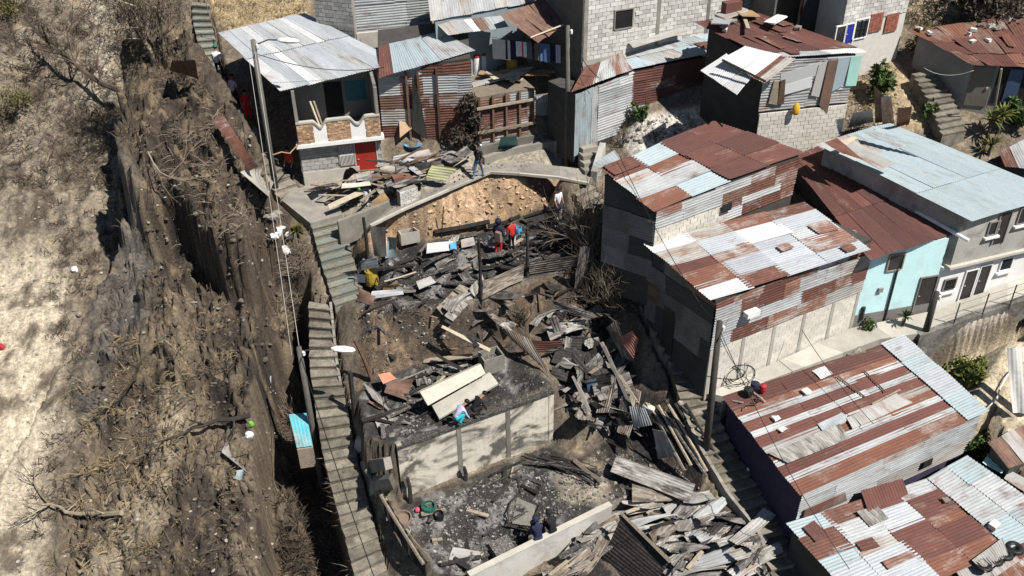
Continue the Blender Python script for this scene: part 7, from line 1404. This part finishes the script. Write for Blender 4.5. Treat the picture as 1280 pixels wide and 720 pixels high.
# dead dark bush by the tin shack: leaves still on
def leafy(px, py, hgt, wid, n, label, mat, stem='branch', name='bush', cat='bush', ls=0.14, up=0.0, p=None):
    p = G(px, py) if p is None else p; t = thing(name, label, cat, p); mb = MB()
    for s_ in range(5): grow(mb, p, np.array([rnd(-0.5, 0.5), rnd(-0.5, 0.5), 1]), hgt * 0.5, 0.04, 2, 0.6)
    mb.build('branches', M[stem], t); mb = MB(); cl_ = [(p + np.array([rnd(-1, 1) * wid * 0.4, rnd(-1, 1) * wid * 0.4, hgt * rnd(0.25, 0.95)]), rnd(0.15, 0.4) * wid) for _ in range(12)]
    for i in range(n):
        c, rr = random.choice(cl_); v_ = np.array([random.gauss(0, 1) for _ in range(3)]); v_ = v_ / np.linalg.norm(v_) * rr * random.random() ** 0.4; q = c + v_; a = unit(np.array([random.gauss(0, 1) for _ in range(3)])); b = unit(np.cross(a, [random.gauss(0, 1) for _ in range(3)])); s_ = ls * rnd(0.6, 1.3)
        mb.poly([q - a * s_, q + b * s_ * 0.4, q + a * s_, q - b * s_ * 0.4], 0, None, random.random())
    stuff(mb.build('foliage', M[mat], t)); return t
leafy(588, 188, 3.1, 1.5, 2600, 'tall dead dark bush standing before the tin shack', 'leaf_dead', 'branch_black', 'dead_bush', ls=0.11)
leafy(1100, 128, 1.9, 1.1, 700, 'bright green leafy shrub left of the small pale stairs', 'leaf_green', name='green_shrub', cat='shrub', ls=0.22); leafy(1160, 150, 0.9, 0.8, 350, 'low green shrub at the foot of the small pale stairs', 'leaf_green', name='green_shrub', cat='shrub', ls=0.15)
leafy(799, 152, 0.8, 0.8, 450, 'small green plant at the base of the patched shack wall', 'leaf_green', name='green_shrub', cat='shrub', ls=0.11)
leafy(1208, 480, 1.6, 1.4, 1500, 'yellow green bush below the retaining wall', 'leaf_yellow', ls=0.12); leafy(1222, 548, 1.8, 1.3, 1500, 'dark green bush behind the right end of the striped roof', 'leaf_green', ls=0.12); leafy(1082, 415, 0.5, 0.6, 420, 'small green bush in the alley before the turquoise house', 'leaf_green', ls=0.08); leafy(1275, 425, 0.5, 0.5, 200, 'tiny green plant on the retaining wall at the right edge', 'leaf_green', ls=0.1)
leafy(1245, 25, 2.6, 4.0, 3200, 'wide dry brown thicket behind the rusty far right roof', 'leaf_dead', 'branch', 'thicket', 'thicket', ls=0.16); leafy(1207, 18, 1.2, 0.9, 500, 'olive shrub left of the dry brown thicket', 'leaf_olive', ls=0.16); leafy(1150, 68, 1.5, 1.2, 500, 'dark olive shrub left of the grey plastered house', 'leaf_olive', ls=0.12)
leafy(1270, 160, 1.3, 1.2, 700, 'green shrub at the right edge below the blue curtain', 'leaf_green', ls=0.16)
def rosette(px, py, up, n, L_, label, mat, name='yucca', trunk=0.0):
    p = G(px, py); t = thing(name, label, 'plant', p); mb = MB(); mb.tube([p - [0, 0, 0.1], p + [0, 0, up]], [0.09, 0.07], 6); mb.build('trunk', M['branch'], t); c = p + [0, 0, up]
    for i in range(n):
        a = 2 * math.pi * i / n * 2.4; e = rnd(-0.1, 1.2); d = np.array([math.cos(a) * math.cos(e), math.sin(a) * math.cos(e), math.sin(e)]); s_ = np.cross(d, [0, 0, 1.0]); s_ = unit(s_) * 0.05; m_ = c + d * L_ * 0.55; tip = c + d * L_ - [0, 0, 0.25 * L_ * math.cos(e)]; mb = MB()
        mb.poly([c - s_ * 0.5, c + s_ * 0.5, m_ + s_, m_ - s_], 0, None, random.random()); mb.poly([m_ - s_, m_ + s_, tip], 0, None, random.random()); mb.build('leaf', M[mat], t)
rosette(1232, 178, 1.1, 34, 0.8, 'spiky yellow green yucca below the brown door, left', 'leaf_yellow'); rosette(1244, 176, 1.25, 34, 0.85, 'taller spiky yucca below the brown door, right', 'leaf_yellow'); rosette(1235, 195, 0.5, 34, 0.8, 'low drooping spiky plant under the yuccas', 'leaf_olive'); rosette(1127, 412, 0.7, 22, 0.45, 'small potted looking palm in front of the turquoise house', 'leaf_green', 'small_palm'); rosette(1267, 148, 0.8, 24, 0.7, 'small palm at the right edge beside the pale slab', 'leaf_green', 'small_palm'); rosette(372, 296, 0.2, 40, 0.55, 'dry spiky tuft between the white bags and the olive stairs', 'leaf_olive', 'dry_tuft')
# bare trees top left
def tree(base, tip, r, label, kids, mat='branch', spread=0.7, L_=None, crown=0):
    b = G(*base); hgt = upto(b, tip[1]); e = P(tip[0], tip[1], b[2] + hgt); e[1] = lerp(b[1], e[1], 0.3); t = thing('bare_tree', label, 'tree', b); mb = MB(); pts_ = [b - [0, 0, 0.3]] + [lerp(b, e, i / 5) + np.array([rnd(-0.1, 0.1), rnd(-0.1, 0.1), 0]) for i in range(1, 6)]; mb.tube(pts_, [lerp(r, r * 0.4, i / 5) for i in range(6)], 8); mb.build('trunk', M[mat], t, smooth=True)
    for i in range(kids):
        mb = MB(); k_ = random.randint(2, 5); grow(mb, pts_[k_], np.array([rnd(-1, 1), rnd(-1, 1), rnd(0.0, 0.8)]), rnd(0.8, 1.6), r * 0.35, 3, spread); mb.build('branch', M[mat], t)
    if crown:
        mb = MB()
        for i in range(crown):
            c = e + np.array([random.gauss(0, 0.75), random.gauss(0, 0.75), random.gauss(-0.7, 0.8)]); d = unit(np.array([rnd(-1, 1) for _ in range(3)])); s_ = unit(np.cross(d, [0.1, 0.3, 1])) * 0.022; l_ = rnd(0.12, 0.4); mb.poly([c - s_, c + s_, c + d * l_], 0, None, random.random())
        stuff(mb.build('twig_crown', M['twigs'], t))
    return t
tree((192, 78), (168, 8), 0.13, 'leaning bare tree with forked trunk on the upper left ridge', 9, 'branch_pale', crown=1500); tree((206, 82), (198, -6), 0.11, 'straight bare tree right of the forked one on the ridge', 8, 'branch_pale', crown=1200); tree((178, 60), (150, 0), 0.06, 'thin bare sapling left of the forked tree', 7, crown=900); tree((275, 70), (256, -8), 0.035, 'thin pale pole like sapling beside the olive stairs', 0, 'branch_pale')
def fallen(pxs, r, label, mat='branch', kids=8, up=0.35):
    w = [Gu(*p, up) for p in pxs]; t = thing('fallen_branch', label, 'branch', w[0]); mb = MB(); pts_ = [w[0]]
    for a, b in zip(w[:-1], w[1:]): pts_ += [lerp(a, b, 0.5) + np.array([rnd(-0.08, 0.08) for _ in range(3)]), b]
    mb.tube(pts_, [lerp(r, r * 0.35, i / (len(pts_) - 1)) for i in range(len(pts_))], 6); mb.build('limb', M[mat], t)
    for i in range(kids):
        mb = MB(); k_ = random.randint(1, len(pts_) - 1); grow(mb, pts_[k_], unit(pts_[-1] - pts_[0]) * 0.7 + np.array([rnd(-1, 1), rnd(-1, 1), rnd(-0.1, 0.8)]), rnd(0.6, 1.5), r * 0.4, 2, 0.7); mb.build('branch', M[mat], t)
fallen([(146, 112), (108, 92), (78, 68), (45, 40)], 0.16, 'big fallen bare tree reaching across the upper left slope', 'branch', 16, 0.6); fallen([(90, 62), (84, 40), (94, 25)], 0.06, 'upright side limb of the big fallen tree', 'branch', 5, 0.5)
fallen([(152, 641), (110, 642), (82, 640), (62, 630)], 0.11, 'fallen dead branch on the lower left slope', 'branch_pale', 7, 0.25); fallen([(312, 519), (272, 525), (240, 535), (215, 552)], 0.12, 'burnt black branch lying above the pale greenish sheet', 'branch_black', 4, 0.35); fallen([(170, 470), (150, 500), (120, 520)], 0.06, 'dark branch in the middle of the left slope', 'branch_black', 6, 0.25); fallen([(185, 190), (200, 215), (222, 225)], 0.04, 'thin pale branch on the ridge face', 'branch_pale', 5, 0.3)
for i, (x, y, n_, h_, lb) in enumerate(((165, 475, 16, 1.6, 'straw coloured reed clump fanned out on the left slope'), (190, 690, 12, 1.3, 'dry reed clump at the lower left'), (205, 440, 10, 1.0, 'brown dry clump above the reed clump'), (835, 462, 60, 0.8, 'dry yellow grass tuft beside the right stairs'), (70, 705, 12, 0.9, 'dry grass clump in the bottom left corner'))):
    p = G(x, y); mb = MB()
    for k_ in range(n_ * 5):
        d = unit(np.array([rnd(-1, 1), rnd(-1, 1), rnd(0.1, 0.9)])); s_ = unit(np.cross(d, [0.3, 0.2, 1])) * 0.014; L_ = h_ * rnd(0.4, 1.0); q = p + np.array([rnd(-0.2, 0.2), rnd(-0.2, 0.2), 0]); e = q + d * L_ - [0, 0, 0.2 * L_ * L_]
        mb.poly([q - s_, q + s_, e], 0, None, random.random())
    tag(mb.build('grass_clump', M['straw']), lb, 'grass')
def scrub(name, poly, n, L_, mat, flat=0.5, wd=0.012, clump=8):
    mb = MB()
    for i in range(n // clump):
        x, y = inpoly(poly); p = G(x, y)
        if abs(H(p[0] + 0.25, p[1]) - H(p[0] - 0.25, p[1])) > 0.55 or H(p[0], p[1] + 0.25) - H(p[0], p[1] - 0.25) > (0.95 if mat != 'branch_brush' else 9): continue
        for k_ in range(clump):
            d = unit(np.array([rnd(-1, 1), rnd(-1, 1), rnd(0.05, 1) * flat])); s_ = unit(np.cross(d, CC - p)) * wd * rnd(0.6, 1.5); l_ = rnd(*L_); q = p + np.array([rnd(-0.25, 0.25), rnd(-0.25, 0.25), 0]); m_ = q + d * l_ * 0.5 + [0, 0, 0.06]; e = q + d * l_ + np.array([rnd(-0.1, 0.1), rnd(-0.1, 0.1), -0.05])
            rv = random.random(); mb.poly([q - s_, q + s_, m_ + s_ * 0.8, m_ - s_ * 0.8], 0, None, rv); mb.poly([m_ - s_ * 0.8, m_ + s_ * 0.8, e], 0, None, rv)
    return stuff(mb.build(name, M[mat]))
SL = [(0, 0), (245, 0), (262, 120), (345, 250), (385, 290), (386, 460), (402, 560), (440, 720), (110, 720), (150, 450), (120, 250), (0, 230)]
scrub('dry_brush', SL, 4200, (0.15, 0.7), 'twigs', 0.7); scrub('dry_brush', [(0, 0), (160, 0), (150, 240), (60, 230), (0, 240)], 3600, (0.2, 0.9), 'twigs', 0.7, 0.014); scrub('dry_brush', [(175, 110), (250, 95), (345, 240), (385, 340), (300, 400), (215, 330), (185, 240)], 700, (0.3, 1.1), 'branch_brush', 0.35, 0.012, 5); scrub('dry_brush', [(120, 400), (330, 420), (330, 720), (100, 720)], 600, (0.3, 1.1), 'branch', 0.45, 0.013, 6); scrub('dry_brush', [(50, 240), (160, 240), (150, 360), (110, 520), (60, 700), (30, 700), (70, 480)], 1500, (0.15, 0.6), 'twigs', 0.6, 0.012, 14); scrub('dry_grass', SL, 1300, (0.1, 0.45), 'straw', 0.5, 0.01); scrub('dry_grass', [(110, 420), (240, 430), (260, 560), (180, 720), (90, 720)], 900, (0.2, 0.9), 'straw', 0.6, 0.014, 14)
scrub('dry_brush', [(335, 330), (390, 330), (400, 560), (440, 720), (330, 720), (325, 500)], 5200, (0.4, 1.3), 'twigs', 1.0, 0.014); scrub('dry_brush', [(392, 300), (388, 340), (386, 460), (402, 565), (350, 560), (345, 330)], 3600, (0.4, 1.2), 'branch_brush', 1.0, 0.012); scrub('dry_brush', [(402, 600), (428, 600), (446, 700), (450, 720), (405, 720)], 1200, (0.4, 1.2), 'branch_brush', 1.0, 0.012); scrub('dry_brush', [(715, 270), (790, 300), (800, 400), (740, 400), (700, 340)], 4500, (0.3, 1.0), 'twigs', 0.9, 0.012); scrub('dry_grass', [(400, 560), (430, 560), (455, 640), (425, 650)], 300, (0.3, 0.7), 'straw', 0.5)
scrub('dry_grass', [(260, 0), (385, 0), (380, 18), (275, 40)], 900, (0.1, 0.35), 'straw', 0.7); scrub('dry_brush', [(1100, 0), (1280, 0), (1280, 25), (1140, 40)], 1500, (0.2, 0.7), 'twigs', 0.8); scrub('dry_grass', [(1055, 90), (1110, 80), (1110, 130), (1060, 150)], 700, (0.2, 0.6), 'straw', 0.2)
scrub('dry_brush', [(450, 385), (600, 380), (740, 345), (740, 400), (650, 440), (460, 470)], 900, (0.1, 0.4), 'twigs', 0.6)
leafy(15, 20, 1.2, 2.0, 700, 'olive yellow bush in the top left corner', 'leaf_olive', ls=0.09); leafy(18, 150, 1.4, 2.2, 900, 'olive tinged scrub at the left edge in the shade', 'leaf_olive', ls=0.08); leafy(168, 20, 1.5, 1.4, 500, 'sparse olive leaves around the forked tree', 'leaf_olive', ls=0.08)

# ------------------------------------------------------------------ people
def person(p, yaw, label, shirt, pants, pose='stand', hgt=1.66, cap=None, hair='hair', shoes='cloth_black', sleeves='skin', hood=False, extra=None):
    k_ = hgt / 1.7
    lean = {'stand': 0.05, 'walk': 0.12, 'bend': 1.15, 'sit': 0.35, 'crouch': 0.75}[pose]
    hipz = {'stand': 0.90, 'walk': 0.89, 'bend': 0.86, 'sit': 0.14, 'crouch': 0.34}[pose]
    pel = np.array([0, 0, hipz]); sp = np.array([0, math.sin(lean), math.cos(lean)]); fw = np.array([0, math.cos(lean), -math.sin(lean)])
    V_, E_, Rr, Lb_ = [], [], [], []
    def add(q, r, par, lab, ry=None): V_.append(np.asarray(q, float)); Rr.append((r, ry or r)); Lb_.append(lab); (E_.append((par, len(V_) - 1)) if par is not None else None); return len(V_) - 1
    i0 = add(pel, 0.155, None, 'pants', 0.115); i1 = add(pel + sp * 0.2, 0.145, i0, 'shirt', 0.105); i2 = add(pel + sp * 0.42, 0.17, i1, 'shirt', 0.115); i3 = add(pel + sp * 0.54, 0.10, i2, 'shirt', 0.08)
    hd = unit(sp + fw * (0.15 if pose in ('stand', 'walk') else 0.45)); n1_ = add(pel + sp * 0.55 + hd * 0.06, 0.055, i3, 'skin'); c0 = pel + sp * 0.55 + hd * 0.13
    h1 = add(c0 + fw * 0.02, 0.075, n1_, 'skin'); h2 = add(c0 + hd * 0.10, 0.092, h1, 'skin', 0.10); h3 = add(c0 + hd * 0.19, 0.065, h2, 'skin'); nose = add(c0 + hd * 0.075 + fw * 0.115, 0.016, h2, 'skin')
    for s_ in (-1, 1): add(c0 + hd * 0.08 + np.array([s_ * 0.105, 0, 0]), 0.016, h2, 'skin')
    for s_ in (-1, 1):
        hip = add(pel + np.array([s_ * 0.095, 0, -0.05]), 0.10, i0, 'pants')
        st = {'stand': (0.02 * s_, 0.0), 'walk': (0.26 * s_, 0.0), 'bend': (0.06 * s_, 0.02), 'sit': (0, 0), 'crouch': (0, 0)}[pose]
        if pose == 'sit': kn = np.array([s_ * 0.14, 0.40, 0.22]); an = np.array([s_ * 0.13, 0.60, -0.12])
        elif pose == 'crouch': kn = np.array([s_ * 0.18, 0.36, 0.46]); an = np.array([s_ * 0.15, 0.10, 0.08])
        else: an = np.array([s_ * 0.11, st[0], 0.075 + (0.05 if s_ < 0 and pose == 'walk' else 0)]); kn = np.array([s_ * 0.105, st[0] * 0.45 + 0.05, 0.48])
        kk = add(kn, 0.068, hip, 'pants'); aa = add(an, 0.048, kk, 'pants'); add(an + np.array([s_ * 0.02, 0.15, -0.045]), 0.04, aa, 'shoe'); add(an + np.array([0, -0.05, -0.03]), 0.042, aa, 'shoe')
        sh = add(pel + sp * 0.47 + np.array([s_ * 0.185, 0, 0]), 0.062, i2, 'shirt')
        if pose in ('bend', 'crouch'): el = V_[sh] + fw * 0.12 + np.array([s_ * 0.06, 0, -0.24]); wr = el + np.array([-s_ * 0.03, 0.12, -0.21])
        elif pose == 'sit': el = V_[sh] + np.array([s_ * 0.06, 0.10, -0.25]); wr = el + np.array([-s_ * 0.12, 0.2, 0.0])
        else:
            sw = -0.15 * s_ if pose == 'walk' else 0.03
            el = V_[sh] + np.array([s_ * 0.06, sw * 0.6 - 0.02, -0.27]); wr = el + np.array([-s_ * 0.01, sw * 0.6 + 0.09, -0.23])
        e_ = add(el, 0.045, sh, 'shirt' if sleeves != 'skin' else 'sleeve'); w_ = add(wr, 0.032, e_, 'arm'); hdv = unit(wr - el); pm = add(wr + hdv * 0.07, 0.034, w_, 'hand', 0.02)
        sd = unit(np.cross(hdv, [s_ * 1.0, 0.2, 0.1]))
        for f_, fl in ((-1.5, 0.062), (-0.5, 0.078), (0.5, 0.074), (1.5, 0.056)):
            b_ = wr + hdv * 0.105 + sd * f_ * 0.018; a1 = add(b_, 0.0095, pm, 'hand'); a2 = add(b_ + hdv * fl * 0.55 + np.array([-s_ * 0.008, 0, 0]), 0.0085, a1, 'hand'); add(b_ + hdv * fl + np.array([-s_ * 0.03, 0, 0]), 0.0075, a2, 'hand')
        th_ = add(wr + hdv * 0.04 + sd * 0.045, 0.011, pm, 'hand'); add(wr + hdv * 0.09 + sd * 0.06, 0.009, th_, 'hand')
    me_ = bpy.data.meshes.new('body'); me_.from_pydata([tuple(v * k_) for v in V_], E_, []); ob = bpy.data.objects.new('person', me_); COL.objects.link(ob)
    md = ob.modifiers.new('skin', 'SKIN'); md.use_smooth_shade = True
    for i, sv in enumerate(me_.skin_vertices[0].data): sv.radius = (Rr[i][0] * k_, Rr[i][1] * k_); sv.use_root = (i == 0)
    sb = ob.modifiers.new('sub', 'SUBSURF'); sb.levels = 1; sb.render_levels = 1
    ev = ob.evaluated_get(bpy.context.evaluated_depsgraph_get()); nm = bpy.data.meshes.new_from_object(ev); ob.modifiers.clear(); ob.data = nm; nm.name = 'body'
    nm.materials.clear()
    for m_ in (shirt, pants, shirt if hood else 'skin', shoes): nm.materials.append(M[m_])
    segs = [(a, b) for a, b in E_]; A_ = np.array([V_[a] for a, b in segs]) * k_; B_ = np.array([V_[b] for a, b in segs]) * k_; lab = [Lb_[b] for a, b in segs]
    mp = {'shirt': 0, 'pants': 1, 'skin': 2, 'shoe': 3, 'hand': 2, 'arm': 2 if sleeves == 'skin' else 0, 'sleeve': 0}
    for f_ in nm.polygons:
        c = np.array(f_.center); t_ = np.clip(((c - A_) * (B_ - A_)).sum(1) / ((B_ - A_) ** 2).sum(1), 0, 1); d_ = np.linalg.norm(c - A_ - t_[:, None] * (B_ - A_), axis=1); f_.material_index = mp[lab[int(np.argmin(d_))]]; f_.use_smooth = True
    ob.location = tuple(p); ob.rotation_euler = (0, 0, yaw); tag(ob, label, 'person')
    mb = MB(); hc = (c0 + hd * 0.105) * k_; prof = [(0.118, -0.02), (0.122, 0.03), (0.108, 0.08), (0.07, 0.12), (0.02, 0.135)]
    if hood: prof = [(0.135, -0.1), (0.145, 0.0), (0.125, 0.07), (0.08, 0.12), (0.02, 0.14)]
    ax = hd; rt = np.stack([np.array([1.0, 0, 0]), unit(np.cross(ax, [1.0, 0, 0])) * 1.0, ax], 1); mb.lathe(hc - fw * (0.012 if not hood else 0.03) * k_, [(r * k_, z * k_) for r, z in prof], 12, rot=rt)
    if cap:
        b_ = hc + fw * 0.1 * k_ + ax * 0.02 * k_; x_ = np.array([0.075 * k_, 0, 0]); mb.hexa([b_ - x_, b_ + x_, b_ + x_ * 0.7 + fw * 0.09, b_ - x_ * 0.7 + fw * 0.09], [b_ - x_ + ax * 0.012, b_ + x_ + ax * 0.012, b_ + x_ * 0.7 + fw * 0.09 + ax * 0.012, b_ - x_ * 0.7 + fw * 0.09 + ax * 0.012])
    ho = mb.build('hood' if hood else 'cap' if cap else 'hair', M[shirt if hood else (cap or hair)], smooth=True, origin=(0, 0, 0)); ho.parent = ob; ho.location = (0, 0, 0)
    return ob
def sp_(key, t, x=0.5): L, Q, n = STAIR[key]; i = int(t * n); a, b = al(L, (i + 0.5) / n), al(Q, (i + 0.5) / n); q = lerp(a, b, x); a0 = al(L, i / n); b0 = al(L, (i + 1) / n); q[2] = (al(L, (i + .5) / n)[2] + al(Q, (i + .5) / n)[2]) / 2; return q
def onz(px, py, z): return P(px, py, z)
person(sp_('olive_top', 0.90, 0.75), 0.1, 'person in a green cap, white shirt and dark trousers climbing the olive steps', 'cloth_white', 'cloth_navy', 'walk', 1.68, cap='cap_green')
person(sp_('shade', 0.16, 0.75), -0.4, 'person in a pale lavender shirt in the shade of the balcony house', 'cloth_lav', 'cloth_navy', 'stand', 1.65)
person(sp_('shade', 0.22, 0.35), 0.3, 'child in a white top and red skirt on the shaded steps', 'cloth_white', 'cloth_red', 'stand', 1.3)
person(sp_('shade', 0.34, 0.85), -2.6, 'person dressed all in red deep in the shade beside the balcony house', 'cloth_red', 'cloth_red', 'stand', 1.6)
person(G(366, 226), 2.6, 'person in a dark red shirt standing at the corner of the balcony house', 'cloth_red', 'cloth_navy', 'stand', 1.62)
person(onz(598, 222, 3.14), -0.5, 'man in a dark shirt and blue jeans on the upper concrete path', 'cloth_black', 'jeans_blue', 'walk', 1.7, shoes='shoe_pale')
person(G(623, 318), -0.5, 'person in a navy hooded top and bright red trousers on the upper terrace', 'cloth_navy', 'cloth_red', 'stand', 1.75, sleeves='long', hood=True, shoes='shoe_pale')
person(G(640, 313), 0.6, 'person in a bright red shirt and black trousers on the upper terrace', 'cloth_red', 'cloth_black', 'stand', 1.6)
person(G(697, 277), -2.4, 'person in a white tee and dark jeans near the right end of the orange bank', 'cloth_white', 'jeans', 'stand', 1.62, shoes='shoe_pale')
person(sp_('right', 0.10, 0.7), -2.2, 'person in a red cap half hidden in the shade of the right stairs', 'cloth_pack', 'cloth_black', 'stand', 1.6, cap='cap_red')
person(sp_('right', 0.44, 0.8), 0.4, 'person in a white and lavender shirt on the shaded right stairs', 'cloth_lav', 'cloth_black', 'walk', 1.6)
person(sp_('right', 0.40, 0.7), 0.4, 'person in dark clothes ahead of the lavender shirt on the right stairs', 'cloth_grey', 'cloth_black', 'walk', 1.62)
person(onz(570, 529, -1.86), -0.9, 'crouching person in a lavender white top and turquoise trousers under the slab', 'cloth_lav', 'cloth_turq', 'crouch', 1.65, sleeves='long')
person(onz(592, 519, -1.86), -0.9, 'crouching person in black beside the turquoise trousers', 'cloth_black', 'cloth_black', 'crouch', 1.68, sleeves='long')
st1, st2 = wN.pt(*wN.px(675, 682)[:1], ztn + 0.06, -0.1), wN.pt(*wN.px(693, 671)[:1], ztn + 0.06, -0.1)
person(st1, 0.35, 'seated person in a navy hooded top on the pale plastered wall', 'cloth_navy', 'jeans', 'sit', 1.7, sleeves='long', hood=True); person(st2, 0.5, 'seated person in a black hooded top on the pale plastered wall', 'cloth_black', 'cloth_black', 'sit', 1.7, sleeves='long', hood=True)
p = P(1001, 40, 7.7); person(p, -2.8, 'person in red in the dark doorway at the top', 'cloth_red', 'cloth_navy', 'stand', 1.6)
p = G(623, 318); mb = MB(); mb.box(p + np.array([0.02, -0.2, 1.05]), (0.32, 0.2, 0.45), rotz(-0.5), taper=0.8, jit=0.01); tag(mb.build('backpack', M['cloth_pack']), 'brown backpack worn by the person in red trousers', 'backpack')
p = G(616, 314); mb = MB(); mb.box(p + np.array([-0.1, 0, 0.55]), (0.2, 0.25, 0.5), rotz(0.2), taper=0.8, jit=0.02); tag(mb.build('sack', M['cloth_grey']), 'grey sack held at the side of the person in red trousers', 'sack')
